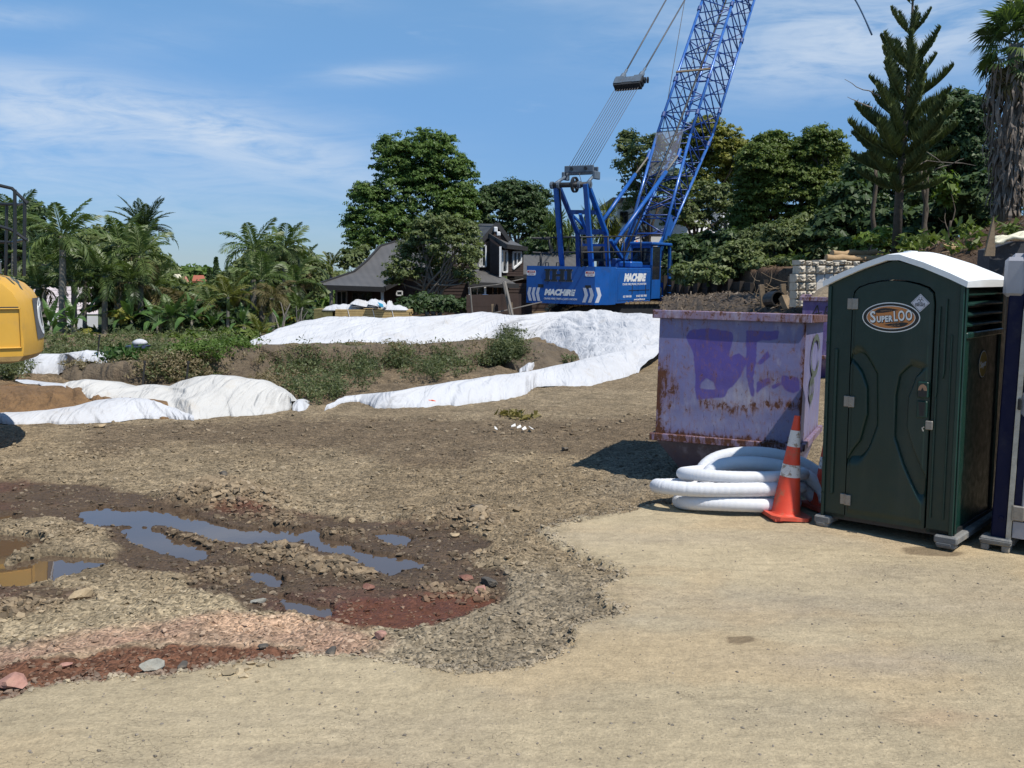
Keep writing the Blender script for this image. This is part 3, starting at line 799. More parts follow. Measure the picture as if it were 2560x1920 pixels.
# door: relief built as a height field between the embossed crescents
def zz_(y): return 2.15 - (y - 235) * .001695
def uu_(x, y): xl = 245 - 65 * (y - 330) / 1120; xr = 632 - 70 * (y - 320) / 1185; return (x - xl) / (xr - xl)
def curve(pts):
    z = np.array([zz_(y) for x, y in pts])[::-1]; u = np.array([uu_(x, y) for x, y in pts])[::-1]; return z, u
lo_ = curve([(225, 560), (245, 610), (285, 680), (310, 760), (308, 900), (270, 1030), (190, 1130)]); li_ = curve([(240, 480), (310, 620), (350, 700), (347, 950), (310, 1050), (262, 1140)])
rl_ = curve([(520, 640), (470, 700), (450, 800), (440, 1000), (480, 1130), (560, 1310)]); rr_ = curve([(612, 600), (540, 690), (500, 800), (490, 950), (520, 1050), (572, 1170)])
nu, nz = 110, 210
us = np.linspace(0, 1, nu); zs = np.linspace(.12, 2.12, nz)
Zg, Ug = np.meshgrid(zs, us, indexing='ij')
def band(Z_, U_, c0, c1):
    a = np.interp(Z_, c0[0], c0[1]); b_ = np.interp(Z_, c1[0], c1[1]); zl = max(c0[0][0], c1[0][0]); zh = min(c0[0][-1], c1[0][-1])
    inside = sstep(U_, a - .018, a + .018) * (1 - sstep(U_, b_ - .05, b_ + .05)) 
    return inside * sstep(Z_, zl - .05, zl + .12) * (1 - sstep(Z_, zh - .12, zh + .04))
Dp = -.065 * band(Zg, Ug, lo_, li_)
bandr = lambda: sstep(Ug, np.interp(Zg, *rl_) - .02, np.interp(Zg, *rl_) + .02) * (1 - sstep(Ug, np.interp(Zg, *rr_) - .03, np.interp(Zg, *rr_) + .03)) * sstep(Zg, .32, .5) * (1 - sstep(Zg, 1.38, 1.52))
Dp += -.065 * bandr()
Dp += .012 * sstep(Ug, .02, .05) * (1 - sstep(Ug, .95, .98)) * sstep(Zg, .15, .2)          # raised inner field
Dp += -.012 * (1 - sstep(np.abs(Ug - .5) * 2, .2, 1.2)) * (1 - sstep(Zg, 1.1, 1.7)) * 0
arcu = [0, .02, .08, .2, .35, .5, .65, .8, .92, .98, 1]; arcz = [1.93, 2.02, 2.06, 2.09, 2.112, 2.12, 2.112, 2.09, 2.06, 2.02, 1.93]
Zc = .12 + (Zg - .12) / (2.12 - .12) * (np.interp(Ug, arcu, arcz) - .12)
V_ = np.stack([DX0 + Ug * (DX1 - DX0), -.012 - Dp, Zc], -1).reshape(-1, 3)
ii = np.arange(nu * nz).reshape(nz, nu)
F_ = np.stack([ii[:-1, :-1], ii[:-1, 1:], ii[1:, 1:], ii[1:, :-1]], -1).reshape(-1, 4)
door = link(mesh_from(V_, F_, 'door', M_GREEN, True), 'door', loo)
q = MB(); front_sheet(q, door_outline(0), .028, .02); q.build('door_core', M_GREEN, door)
for z in (1.93, 1.11, .27):
    q = MB(); q.rbox(DX0 - .045, DX0 + .003, -.022, .0, z - .045, z + .045, .003); q.rbox(DX0 + .006, DX0 + .05, -.04, -.02, z - .045, z + .045, .003); q.tube([(DX0 + .004, -.03, z - .047), (DX0 + .004, -.03, z + .047)], .007, 8)
    q.build('hinge', M_HINGE, door)
q = MB(); q.rbox(.775, .86, -.048, -.02, 1.19, 1.32, .008); q.build('latch_plate', M_GREEN2, door)
q = MB(); front_sheet(q, [(.785, 1.25)] + [(.8175 + .034 * math.cos(math.pi * (1 - i / 12)), 1.25 + .05 * math.sin(math.pi * i / 12)) for i in range(13)] + [(.85, 1.25)], -.0485); q.build('indicator', M_BROWNINK, door)
q = MB(); q.bx(.785, .85, -.052, -.0482, 1.20, 1.249); q.prism([(.8175 - .012, 1.25), (.8175 + .012, 1.25), (.8175, 1.275)], (0, -.0515, 0), (1, 0, 0), (0, 0, 1), .001); q.build('indicator_plate', M_BLACK, door)
q = MB(); q.rbox(.775, .855, -.04, -.018, 1.03, 1.165, .006); q.build('handle_surround', M_GREEN2, door)
q = MB(); q.prism([(.787, 1.155), (.84, 1.155), (.832, 1.045), (.80, 1.045)], (0, -.0405, 0), (1, 0, 0), (0, 0, 1), .001); q.build('handle_recess', M_BLACK, door)
q = MB(); q.rbox(.85, .905, -.05, -.03, .94, 1.01, .004); q.tube([(.845, -.05, .96), (.83, -.058, .95), (.84, -.06, .925)], .006, 6); q.build('hasp', M_HINGE, door)
# oval sign
sg = (.535, 1.825)
q = MB(); front_sheet(q, ellipse(*sg, .232, .122), -.0245, .002); sign = q.build('oval_sign', M_WHITEINK, loo)
q = MB(); front_sheet(q, ellipse(*sg, .224, .114), -.027, .0006); q.build('oval_field', M_BLACKINK, sign)
q = MB(); front_sheet(q, ellipse(*sg, .196, .095), -.0278, .0006); q.build('oval_line', M_WHITEINK, sign)
q = MB(); front_sheet(q, ellipse(*sg, .191, .090), -.0286, .0006); q.build('oval_centre', M_ORANGEINK, sign)
def leafshape(cx, cz, L, h, a, flip=1):
    pts = []
    for i in range(17):
        t_ = i / 16; pts.append((t_ * L - L / 2, h * (math.sin(math.pi * t_ ** .7)) * .9))
    for i in range(15, 0, -1):
        t_ = i / 16; pts.append((t_ * L - L / 2, -h * .35 * math.sin(math.pi * t_ ** .7)))
    c_, s_ = math.cos(a), math.sin(a)
    return [(cx + flip * (x * c_ - z * s_), cz + flip * (x * s_ + z * c_)) for x, z in pts]
q = MB(); front_sheet(q, leafshape(sg[0] - .035, sg[1] + .05, .20, .030, .12), -.0294, .0006); front_sheet(q, leafshape(sg[0] + .045, sg[1] - .052, .20, .030, .1, -1), -.0294, .0006); q.build('oval_swirl', M_BLACKINK, sign)
X_, Zd = (math.cos(RAD(5)), 0, math.sin(RAD(5))), (-math.sin(RAD(5)), 0, math.cos(RAD(5)))
for nm, mt_, yy0, off, dxz in (('lettering_shadow', M_BLACKINK, -.0304, .0065, (.003, -.004)), ('lettering', M_WHITEINK, -.0316, .0030, (0, 0))):
    text(nm, 'S', .128, mt_, sign, (sg[0] - .143 + dxz[0], yy0, sg[1] - .004 + dxz[1]), X_, Zd, 0, off, .0005, sx=.8)
    text(nm, 'UPER', .066, mt_, sign, (sg[0] - .048 + dxz[0], yy0, sg[1] - .016 + dxz[1]), X_, Zd, 0, off, .0005, sx=.76, space=1.12)
    text(nm, 'LOO', .114, mt_, sign, (sg[0] + .098 + dxz[0], yy0, sg[1] + .012 + dxz[1]), X_, Zd, 0, off, .0005, sx=.58, space=1.12)
text('small_print', 'Superloo.co.nz', .016, M_BROWNINK, sign, (sg[0] - .035, -.0305, sg[1] + .056), X_, Zd)
text('small_print', 'FREEPHONE', .011, M_BROWNINK, sign, (sg[0] + .04, -.0305, sg[1] - .050), X_, Zd)
text('small_print', '0800 002 200', .015, M_BROWNINK, sign, (sg[0] + .035, -.0305, sg[1] - .066), X_, Zd)
# hazard diamond
dc = (.762, 1.945); dr = .073
q = MB(); front_sheet(q, [(dc[0] - dr, dc[1]), (dc[0], dc[1] - dr), (dc[0] + dr, dc[1]), (dc[0], dc[1] + dr)], -.0245, .002); dia = q.build('hazard_label', simple('label_grey', (.55, .56, .62), .5, var=.05), loo)
q = MB()
r1, r2 = dr * .90, dr * .865
pts = [(-1, 0), (0, -1), (1, 0), (0, 1)]
for i in range(4):
    (a0, b0), (a1, b1) = pts[i], pts[(i + 1) % 4]
    front_sheet(q, [(dc[0] + a0 * r1, dc[1] + b0 * r1), (dc[0] + a1 * r1, dc[1] + b1 * r1), (dc[0] + a1 * r2, dc[1] + b1 * r2), (dc[0] + a0 * r2, dc[1] + b0 * r2)], -.027, .0005)
for k_ in range(3):                                            # three-lobed hazard symbol
    a = math.pi / 2 + k_ * 2 * math.pi / 3; c0 = (dc[0] + .0125 * math.cos(a), dc[1] + .022 + .0125 * math.sin(a))
    for i in range(16):
        t0, t1 = a + .45 + (2 * math.pi - .9) * i / 16, a + .45 + (2 * math.pi - .9) * (i + 1) / 16
        wd = .0036
        front_sheet(q, [(c0[0] + (.0135) * math.cos(t0), c0[1] + .0135 * math.sin(t0)), (c0[0] + .0135 * math.cos(t1), c0[1] + .0135 * math.sin(t1)), (c0[0] + (.0135 - wd) * math.cos(t1), c0[1] + (.0135 - wd) * math.sin(t1)), (c0[0] + (.0135 - wd) * math.cos(t0), c0[1] + (.0135 - wd) * math.sin(t0))], -.027 - .0001 * k_, .0005)
q.build('hazard_symbol', M_BLACKINK, dia)
for s_, zo, sz_ in (('INFECTIOUS', -.008, .017), ('SUBSTANCE', -.021, .017)): text('hazard_print', s_, sz_, M_BLACKINK, dia, (dc[0], -.0273, dc[1] + zo), (1, 0, 0), (0, 0, 1), 0, .0004, .0003, sx=.8)
# right side wall: louvred top, recessed dark panel, pillar
q = MB()
q.bx(TW - .03, TW, .03, .09, .10, TH); q.bx(TW - .03, TW, TD - .12, TD - .03, .10, TH); q.bx(TW - .045, TW - .02, .09, TD - .12, .10, 1.66); q.rbox(TW - .03, TW + .012, .085, TD - .1, 1.665, 1.715, .008)
q.prism([(.09, 1.665), (.20, 1.665), (.09, 1.50)], (TW - .018, 0, 0), (0, 1, 0), (0, 0, 1), .014)
q.bx(TW - .10, TW - .09, .09, TD - .12, 1.70, TH)
q.rbox(TW + .002, TW + .02, .0, .035, .11, TH, .006)
q.build('side_wall', M_GREEN2, loo)
for k_ in range(4):
    z = 1.76 + k_ * .082
    q = MB(); q.prism([(TW - .085, z + .045), (TW - .0, z), (TW - .0, z + .012), (TW - .085, z + .057)], (0, TD - .13, 0), (1, 0, 0), (0, 0, 1), TD - .23)
    q.build('louvre', M_GREEN2, loo)
q = MB(); q.lathe([(.12, 0), (.12, .002)], (TW - .0195, .66, 1.43), 40, (1, 0, 0)); rs = q.build('round_sign', M_BLACKINK, loo)
q = MB(); q.lathe([(.112, 0), (.112, .001)], (TW - .0174, .66, 1.43), 40, (1, 0, 0)); q.build('round_sign_line', M_WHITEINK, rs)
q = MB(); q.lathe([(.105, 0), (.105, .001)], (TW - .0163, .66, 1.43), 40, (1, 0, 0)); q.build('round_sign_field', M_YELLOWINK, rs)
text('round_sign_lettering', 'Super', .07, M_WHITEINK, rs, (TW - .0148, .66, 1.43), (0, 1, .08), (0, -.08, 1), 0, .002)
# roof: thin arched cap with overhang and fascia, three faceted bays per slope
def roof_prof(off, drop): 
    pr_ = [(-.035, TH - .005), (.10, TH + .06), (.30, TH + .145), (TW * .5 - .05, APX + .045), (TW * .5 + .05, APX + .045), (TW - .30, TH + .145), (TW - .10, TH + .06), (TW + .035, TH - .005)]
    return [(x + (x - TW / 2) * off, z - drop) for x, z in pr_]
q = MB(); topp = roof_prof(0, 0); bot = roof_prof(-.01, .045)
for y0, y1 in ((-.055, TD + .05),):
    k_ = len(topp); nseg = 8
    vs = []
    for s_ in range(nseg + 1):
        y = y0 + (y1 - y0) * s_ / nseg; rise = .035 * math.sin(math.pi * s_ / nseg)
        vs += [(x, y, z + rise * (1 - abs(x - TW / 2) / TW)) for x, z in topp] + [(x, y, z) for x, z in bot]
    fs = []
    for s_ in range(nseg):
        a, b_ = s_ * 2 * k_, (s_ + 1) * 2 * k_
        for i in range(k_ - 1):
            fs += [(a + i, a + i + 1, b_ + i + 1, b_ + i), (a + k_ + i + 1, a + k_ + i, b_ + k_ + i, b_ + k_ + i + 1)]
        fs += [(a, b_, b_ + k_, a + k_), (a + k_ - 1, a + 2 * k_ - 1, b_ + 2 * k_ - 1, b_ + k_ - 1)]
    for a in (0, nseg * 2 * k_):
        for i in range(k_ - 1): fs.append((a + i, a + k_ + i, a + k_ + i + 1, a + i + 1) if a == 0 else (a + i, a + i + 1, a + k_ + i + 1, a + k_ + i))
    q.add(vs, fs)
rf = q.build('roof', M_ROOFW, loo)
for sgn in (-1, 1):
    q = MB(); q.tube([(TW / 2 + sgn * (TW / 2 - .12), .5, TH + .085), (TW / 2 + sgn * (TW / 2 - .3), .5, TH + .165), (TW / 2 + sgn * .09, .5, APX + .055)], .013, 6); q.build('roof_rib', M_ROOFW, rf)
q = MB(); q.lathe([(.06, 0), (.055, .03), (.0, .035)], (TW / 2, .35, APX + .05), 16); q.build('vent_cap', M_ROOFW, rf)

# ---------------- navy toilet at the right edge
A1 = G(2474, 1372)
nv = empty('portable_toilet', (A1[0], A1[1], 0), RAD(-37), 'navy blue portable toilet with grey roof hood at the right edge of the row', 'portable toilet')
q = MB(); q.rbox(-.07, .16, -.06, .10, .05, .11, .012); q.rbox(-.06, -.0, -.055, .09, 0, .055, .008); q.rbox(.09, .15, -.05, .09, 0, .055, .008); q.rbox(-.072, .162, -.066, -.055, .075, .09, .002); q.rbox(0, .16, .1, TD, .02, .11, .012); q.build('skid', M_SKID, nv)
q = MB(); q.rbox(TW - .1, TW + .07, -.06, TD, .0, .11, .012); q.build('skid', M_SKID, nv)
q = MB(); q.bx(0, .03, .0, TD, .10, 2.10); q.bx(.03, TW, TD - .03, TD, .1, 2.1); q.bx(TW - .03, TW, .0, TD - .03, .1, 2.1); q.rbox(.0, .115, -.012, .02, .1, 2.1, .01); q.rbox(.95, TW, -.012, .02, .1, 2.1, .01); q.lathe([(.02, 0), (.016, .006)], (.07, -.012, .27), 12, (0, -1, 0)); q.build('body', M_NAVY, nv)
q = MB()
def arch(x0, x1, z0, z1, r, n=8):
    return [(x0, z0)] + [(x0 + r - r * math.cos(math.pi / 2 * i / n), z1 - r + r * math.sin(math.pi / 2 * i / n)) for i in range(n + 1)] + [(x1 - r + r * math.sin(math.pi / 2 * i / n), z1 - r + r * math.cos(math.pi / 2 * i / n)) for i in range(n + 1)] + [(x1, z0)]
oa, ia = arch(.115, .95, .1, 2.17, .26), arch(.15, .915, .1, 2.13, .23)
for i in range(len(oa) - 1): front_sheet(q, [oa[i], ia[i], ia[i + 1], oa[i + 1]], .0, .035)
q.build('door_frame', M_STRIP, nv)
q = MB(); front_sheet(q, arch(.155, .91, .14, 2.12, .225), -.005, .012)
nd = q.build('door', M_NAVY, nv)
q = MB()
for a, b_ in (((.22, .62), (.22, .36)), ((.22, .36), (.85, .36)), ((.85, .36), (.85, .62)), ((.85, .62), (.22, .62)), ((.26, 1.9), (.26, 1.0)), ((.82, 1.9), (.82, 1.0))): q.tube([(a[0], -.018, a[1]), (b_[0], -.018, b_[1])], .013, 8)
q.build('door_rib', M_GREYP, nd)
q = MB(); q.rbox(.155, .91, -.024, -.0175, .125, .26, .004); q.build('kick_plate', M_GREYP, nd)
for z in (2.0 - .03, .33):
    q = MB(); q.rbox(.15, .235, -.05, -.018, z - .06, z + .06, .008); q.tube([(.152, -.04, z - .062), (.152, -.04, z + .062)], .010, 8); q.build('hinge', M_HINGE, nd)
q = MB(); q.rbox(.155, .40, -.05, -.018, 1.10, 1.30, .02); q.rbox(.20, .33, -.056, -.049, 1.14, 1.25, .006); q.build('latch_plate', M_GREYP, nd)
q = MB(); q.rbox(.128, .156, -.056, -.02, 1.15, 1.24, .006); q.build('latch_keeper', M_BLACK, nd)
q = MB(); q.rbox(-.045, .115, -.03, .2, 2.02, 2.33, .03); q.rbox(-.05, TW + .04, .03, TD + .04, 2.07, 2.36, .06); q.rbox(.09, TW - .1, -.045, .4, 2.175, 2.47, .07)
q.build('roof_hood', M_GREYP, nv)

# ---------------- skip bins
def skip_panel_mat(name, base, rustamt=.5):
    mt, t, b, o = mat_new(name)
    tc_ = t.add('ShaderNodeTexCoord').outputs['Object']
    at = t.sep(t.attr('paint'))           # r: graffiti, g: rust bias, b: faded
    mott = t.noise(tc_, 3.2, 6, .65); cloud = t.noise(t.vmath('MULTIPLY', tc_, (1, 1, .45)), 7, 7, .65)
    c = t.mix(t.maprange(mott, .3, .7, 0, 1), tuple(base), tuple(q_ * .78 + .03 for q_ in base))
    c = t.mix(t.maprange(cloud, .52, .7, 0, .45, True), c, (.34, .33, .42))
    c = t.mix(t.math('MULTIPLY', at[2], t.maprange(cloud, .3, .6, .2, .8)), c, (.42, .40, .43))
    gm_ = t.maprange(t.math('ADD', at[0], t.math('MULTIPLY', t.math('SUBTRACT', t.noise(tc_, 12, 6, .6), .5), .5)), .25, .75, 0, .80, True)
    c = t.mix(gm_, c, t.mix(cloud, (.052, .028, .215), (.078, .048, .29)))
    # rust: chips plus downward runs
    chips = t.noise(t.vmath('MULTIPLY', tc_, (7, 7, 4.2)), 2.6, 8, .72, .4)
    runs = t.noise(t.vmath('MULTIPLY', tc_, (14, 14, 1.3)), 1.7, 7, .68)
    rv = t.math('MAXIMUM', chips, t.math('MULTIPLY', t.math('ADD', runs, t.math('MULTIPLY', chips, .6)), .63))
    rm = t.math('ADD', rv, t.math('MULTIPLY', t.math('SUBTRACT', at[1], .5), .42))
    rust = t.maprange(rm, .66 - rustamt * .08, .76 - rustamt * .08, 0, 1, True)
    halo = t.maprange(rm, .56 - rustamt * .08, .72 - rustamt * .08, 0, .45, True)
    c = t.mix(halo, c, (.23, .10, .05))
    c = t.mix(rust, c, t.mix(t.noise(tc_, 40, 5), (.045, .018, .012), (.14, .052, .024)))
    scr = t.noise(t.vmath('MULTIPLY', tc_, (30, 30, 4)), 1.5, 3, .5, 1.5)
    c = t.mix(t.maprange(scr, .66, .70, 0, .6), c, (.04, .03, .06))
    t.l.new(c, S(b, 'Base Color'))
    t.l.new(t.maprange(rust, 0, 1, .42, .88), S(b, 'Roughness')); S(b, 'Specular IOR Level').default_value = .4
    hh = t.math('ADD', t.math('MULTIPLY', t.noise(tc_, 2.2, 3), 2.5), t.math('ADD', t.math('MULTIPLY', rust, -.35), t.math('MULTIPLY', t.noise(tc_, 60, 4), .2)))
    t.l.new(t.bump(hh, .45, .012), S(b, 'Normal'))
    return mt
M_SKIP = skip_panel_mat('skip_paint', (.162, .163, .345), 1.35)
M_RIM = skip_panel_mat('skip_rim_paint', (.17, .13, .26), 2.0)
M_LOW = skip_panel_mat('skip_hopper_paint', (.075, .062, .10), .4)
M_SKIP2 = skip_panel_mat('skip_paint_dark', (.085, .045, .22), .1)
def panel_grid(name, c00, c10, c11, c01, nx, nz, fn, mat, parent, thick=.0):
    """panel with the paint attribute; corners bottom-left, bottom-right, top-right, top-left"""
    c00, c10, c11, c01 = (np.asarray(q_, float) for q_ in (c00, c10, c11, c01))
    v_, u_ = np.meshgrid(np.linspace(0, 1, nz), np.linspace(0, 1, nx), indexing='ij')
    Pn = (c00 * ((1 - u_) * (1 - v_))[..., None] + c10 * (u_ * (1 - v_))[..., None] + c11 * (u_ * v_)[..., None] + c01 * ((1 - u_) * v_)[..., None])
    nrm = np.cross(c10 - c00, c01 - c00); nrm /= np.linalg.norm(nrm)
    dent = (fbm(u_ * 3 + 5, v_ * 3, 1, 3, 2) - .5) * .018
    Pn = Pn + nrm * dent[..., None] * (np.sin(np.pi * u_) * np.sin(np.pi * v_))[..., None]
    i_ = np.arange(nx * nz).reshape(nz, nx)
    me = mesh_from(Pn.reshape(-1, 3), np.stack([i_[:-1, :-1], i_[:-1, 1:], i_[1:, 1:], i_[1:, :-1]], -1).reshape(-1, 4), name, mat, True)
    a_ = fn(u_, v_); ca_ = me.color_attributes.new('paint', 'FLOAT_COLOR', 'POINT')
    ca_.data.foreach_set('color', np.stack([*a_, np.ones_like(u_)], -1).astype(np.float32).ravel())
    return link(me, name, parent)
def inpoly(u, v, poly):
    r_ = np.zeros(u.shape, bool); k_ = len(poly)
    for i in range(k_):
        x0, y0 = poly[i]; x1, y1 = poly[(i + 1) % k_]
        if y0 == y1: continue
        r_ ^= ((v >= min(y0, y1)) & (v < max(y0, y1))) & (u < (x1 - x0) * (v - y0) / (y1 - y0) + x0)
    return r_
def seg_d(u, v, pts, asp=1.0):
    d_ = np.full(u.shape, 9.0)
    for (a0, b0), (a1, b1) in zip(pts[:-1], pts[1:]):
        L = (a1 - a0) ** 2 + (b1 - b0) ** 2 + 1e-9; t_ = np.clip(((u - a0) * (a1 - a0) + (v - b0) * (b1 - b0)) / L, 0, 1)
        d_ = np.minimum(d_, np.hypot(u - a0 - t_ * (a1 - a0), (v - b0 - t_ * (b1 - b0)) * asp))
    return d_
def fuv(x, y):   # photograph zoom -> panel coordinates
    u = (x - 90) / (1068 - 90); yt = 175 + 18 * u; yb = 958 + 60 * u; return (u, 1 - (y - yt) / (yb - yt))
GR = [[fuv(*p_) for p_ in q_] for q_ in (
    [(300, 255), (430, 240), (590, 262), (600, 300), (575, 420), (590, 640), (560, 668), (500, 655), (480, 600), (430, 570), (395, 610), (375, 700), (360, 690), (355, 560), (330, 400), (275, 300)],
    [(560, 440), (640, 400), (700, 450), (660, 560), (600, 640), (555, 600), (540, 500)], [(680, 250), (750, 250), (760, 420), (745, 560), (760, 700), (735, 690), (700, 560), (690, 400)],
    [(700, 255), (900, 250), (890, 310), (740, 320)], [(760, 470), (830, 380), (850, 420), (790, 480)], [(770, 590), (850, 560), (860, 600), (800, 640), (770, 680)],
    [(930, 545), (1040, 560), (1050, 640), (1010, 665), (960, 650), (925, 600)], [(860, 620), (920, 590), (925, 610), (880, 640)], [(360, 640), (580, 660), (560, 700), (370, 720)])]
def front_paint(u, v):
    g = np.zeros_like(u)
    for p_ in GR: g = np.maximum(g, inpoly(u, v, p_).astype(float))
    for _ in range(3): g = (g + np.roll(g, 1, 0) + np.roll(g, -1, 0) + np.roll(g, 1, 1) + np.roll(g, -1, 1)) / 5
    r_ = .38 + .45 * np.exp(-(u / .07) ** 2) * (1 - sstep(v, .45, .8)) + .42 * np.exp(-(v / .05) ** 2) + .30 * np.exp(-((v - .30 - .04 * np.sin(u * 9)) / .05) ** 2) * (u > .3) + .3 * np.exp(-((u - .12) / .06) ** 2 - ((v - .4) / .12) ** 2) + .35 * np.exp(-((1 - u) / .018) ** 2) + .25 * np.exp(-((u - .21) / .03) ** 2 - ((v - .58) / .05) ** 2) + .2 * np.exp(-((u - .8) / .1) ** 2 - ((v - .55) / .08) ** 2)
    f_ = np.exp(-((u - .6) / .22) ** 2 - ((v - .36) / .12) ** 2) * .9 + .3 * np.exp(-((v - .12) / .1) ** 2)
    return g, np.clip(r_, 0, 1), np.clip(f_, 0, 1)
def plain_paint(r0_=.35, edge=.3):
    def f_(u, v): return np.zeros_like(u), np.clip(r0_ + edge * np.exp(-(v / .06) ** 2) + edge * np.exp(-((1 - v) / .06) ** 2) + edge * .6 * np.exp(-(u / .03) ** 2), 0, 1), np.zeros_like(u) + .15
    return f_
def box_panels(parent, name, x0, x1, y0, y1, z0, z1, mat, r=.42):
    """a painted channel section built from five outward panels"""
    q_ = MB(); q_.rbox(x0, x1, y0, y1, z0, z1, .006); o__ = q_.build(name, mat, parent)
    me = o__.data; ca_ = me.color_attributes.new('paint', 'FLOAT_COLOR', 'POINT')
    ca_.data.foreach_set('color', np.tile(np.array([0, r, .2, 1], np.float32), len(me.vertices)))
    return o__
def skip_bin(origin, rz, W_, D_, H_, label, first=True, mats=(None, None, None)):
    mp, mr, ml = mats
    s_ = empty('skip_bin', origin, rz, label, 'skip bin', 'purple skip bins')
    zl = .50 if first else .5
    fn = front_paint if first else plain_paint(.3, .1)
    panel_grid('front_panel', (0, 0, zl), (W_, 0, zl), (W_ - .0, -.01, H_ - .08), (.0, -.01, H_ - .08), 150, 120, fn, mp, s_)
    def side_paint(u, v):
        g = np.zeros_like(u); f_ = np.zeros_like(u) + .25
        rr_ = .34 + .3 * np.exp(-(v / .05) ** 2) + .45 * np.exp(-((u - .055) / .012) ** 2 - ((v - .17) / .05) ** 2) + .3 * np.exp(-(u / .01) ** 2)
        return g, rr_, f_
    panel_grid('side_panel', (W_, 0, zl), (W_, D_, zl), (W_, D_, H_ - .08), (W_, -.01, H_ - .08), 90, 40, side_paint, mp, s_)
    panel_grid('side_panel', (0, D_, zl), (0, 0, zl), (0, -.01, H_ - .08), (0, D_, H_ - .08), 40, 20, plain_paint(), mp, s_)
    panel_grid('rear_panel', (W_, D_, zl), (0, D_, zl), (0, D_, H_ - .08), (W_, D_, H_ - .08), 30, 20, plain_paint(), mp, s_)
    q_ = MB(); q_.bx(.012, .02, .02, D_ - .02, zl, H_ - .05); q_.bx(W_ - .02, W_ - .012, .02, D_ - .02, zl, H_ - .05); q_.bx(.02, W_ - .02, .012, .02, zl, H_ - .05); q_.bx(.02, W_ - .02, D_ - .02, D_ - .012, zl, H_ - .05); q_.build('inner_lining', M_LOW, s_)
    # top rim, each length its own part
    box_panels(s_, 'rim', -.07, W_ + .055, -.055, -.012, H_ - .085, H_, mr, .45); box_panels(s_, 'rim', W_ + .0, W_ + .07, -.010, D_ + .07, H_ - .083, H_ - .002, mr, .62)
    box_panels(s_, 'rim', -.07, .0, -.010, D_ + .07, H_ - .083, H_ - .002, mr, .5); box_panels(s_, 'rim', .002, W_ - .002, D_, D_ + .07, H_ - .083, H_ - .002, mr, .5)
    # lower ledge and tapering hopper
    box_panels(s_, 'ledge', -.05, W_ + .03, -.055, -.002, zl - .055, zl + .02, mr, .60); box_panels(s_, 'ledge', W_ + .002, W_ + .05, -.0, D_ + .05, zl - .053, zl + .018, mr, .45); box_panels(s_, 'ledge', -.05, -.002, .0, D_ + .05, zl - .053, zl + .018, mr, .6)
    i_ = .30
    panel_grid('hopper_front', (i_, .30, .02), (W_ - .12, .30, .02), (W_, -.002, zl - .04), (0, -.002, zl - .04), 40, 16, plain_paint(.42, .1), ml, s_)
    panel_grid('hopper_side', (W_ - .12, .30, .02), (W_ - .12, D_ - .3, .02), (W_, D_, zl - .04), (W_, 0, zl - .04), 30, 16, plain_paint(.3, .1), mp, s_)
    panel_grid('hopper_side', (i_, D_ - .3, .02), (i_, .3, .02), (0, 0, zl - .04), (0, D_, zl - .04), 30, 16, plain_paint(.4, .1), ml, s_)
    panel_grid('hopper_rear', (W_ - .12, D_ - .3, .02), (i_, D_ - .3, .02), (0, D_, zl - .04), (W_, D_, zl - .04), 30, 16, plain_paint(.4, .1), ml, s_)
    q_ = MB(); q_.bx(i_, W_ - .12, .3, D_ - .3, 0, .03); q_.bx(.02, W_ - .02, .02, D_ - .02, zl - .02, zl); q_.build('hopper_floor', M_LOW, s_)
    for y_ in (.6, D_ - .35):
        for x_, sg_ in ((0, -1),):
            q_ = MB(); q_.lathe([(.06, 0), (.06, .03), (.035, .032), (.035, .12), (.05, .125), (.05, .14)], (x_, y_, 1.0), 14, (sg_, 0, 0)); q_.build('lifting_lug', M_LOW, s_)
    return s_
BW = 1.46
bo = np.array([1.50, 9.90]); brz = RAD(-23)
sk = skip_bin((bo[0], bo[1], -.02), brz, BW, 1.8, 1.80, 'large rusty purple skip bin with dark purple graffiti behind the white hoses', True, (M_SKIP, M_RIM, M_LOW))
# grey-green sprayed loops on the side panel
M_LOOP = simple('grey_green_spray', (.075, .09, .07), .7, var=.3, vscale=20)
q = MB()
def spray(pts, r_, xo):
    for (a0, b0), (a1, b1) in zip(pts[:-1], pts[1:]):
        d_ = np.array([a1 - a0, b1 - b0]); n_ = np.array([-d_[1], d_[0]]) / (np.linalg.norm(d_) + 1e-9) * r_
        q.add([(BW + xo, a0 + n_[0], b0 + n_[1]), (BW + xo, a0 - n_[0], b0 - n_[1]), (BW + xo, a1 - n_[0], b1 - n_[1]), (BW + xo, a1 + n_[0], b1 + n_[1])], [(0, 1, 2, 3)])
loopA = [(.95 + .42 * math.cos(t_), 1.36 + .20 * math.sin(t_)) for t_ in np.linspace(.3, 6.0, 30)]; loopB = [(.72 + .22 * math.cos(t_), 1.02 + .11 * math.sin(t_)) for t_ in np.linspace(0, 6.3, 26)]
for k_, lp in enumerate((loopA, loopB, [(.62, 1.10), (.66, .98), (.7, .9), (.74, .85)], [(.72, 1.18), (.80, 1.05)])): spray(lp, .034 if k_ < 2 else .045, .013 + .0006 * k_)
q.build('graffiti_loop', M_LOOP, sk)
sk.rotation_euler = (RAD(-2.3), 0, brz)
b2 = P(2008, 742, 20.0)
sk2 = skip_bin((b2[0], b2[1], -.05), RAD(-18), 1.6, 2.2, 1.72, 'dark purple skip bin with black ARA tag heaped with gravel', False, (M_SKIP2, M_RIM, M_SKIP2))
q = MB()
def stroke(pts, r_=.022, y_=-.022):
    for (a0, b0), (a1, b1) in zip(pts[:-1], pts[1:]): q.beam((a0, y_, b0), (a1, y_, b1), r_, .003, (0, 1, 0))
k0 = 1.25
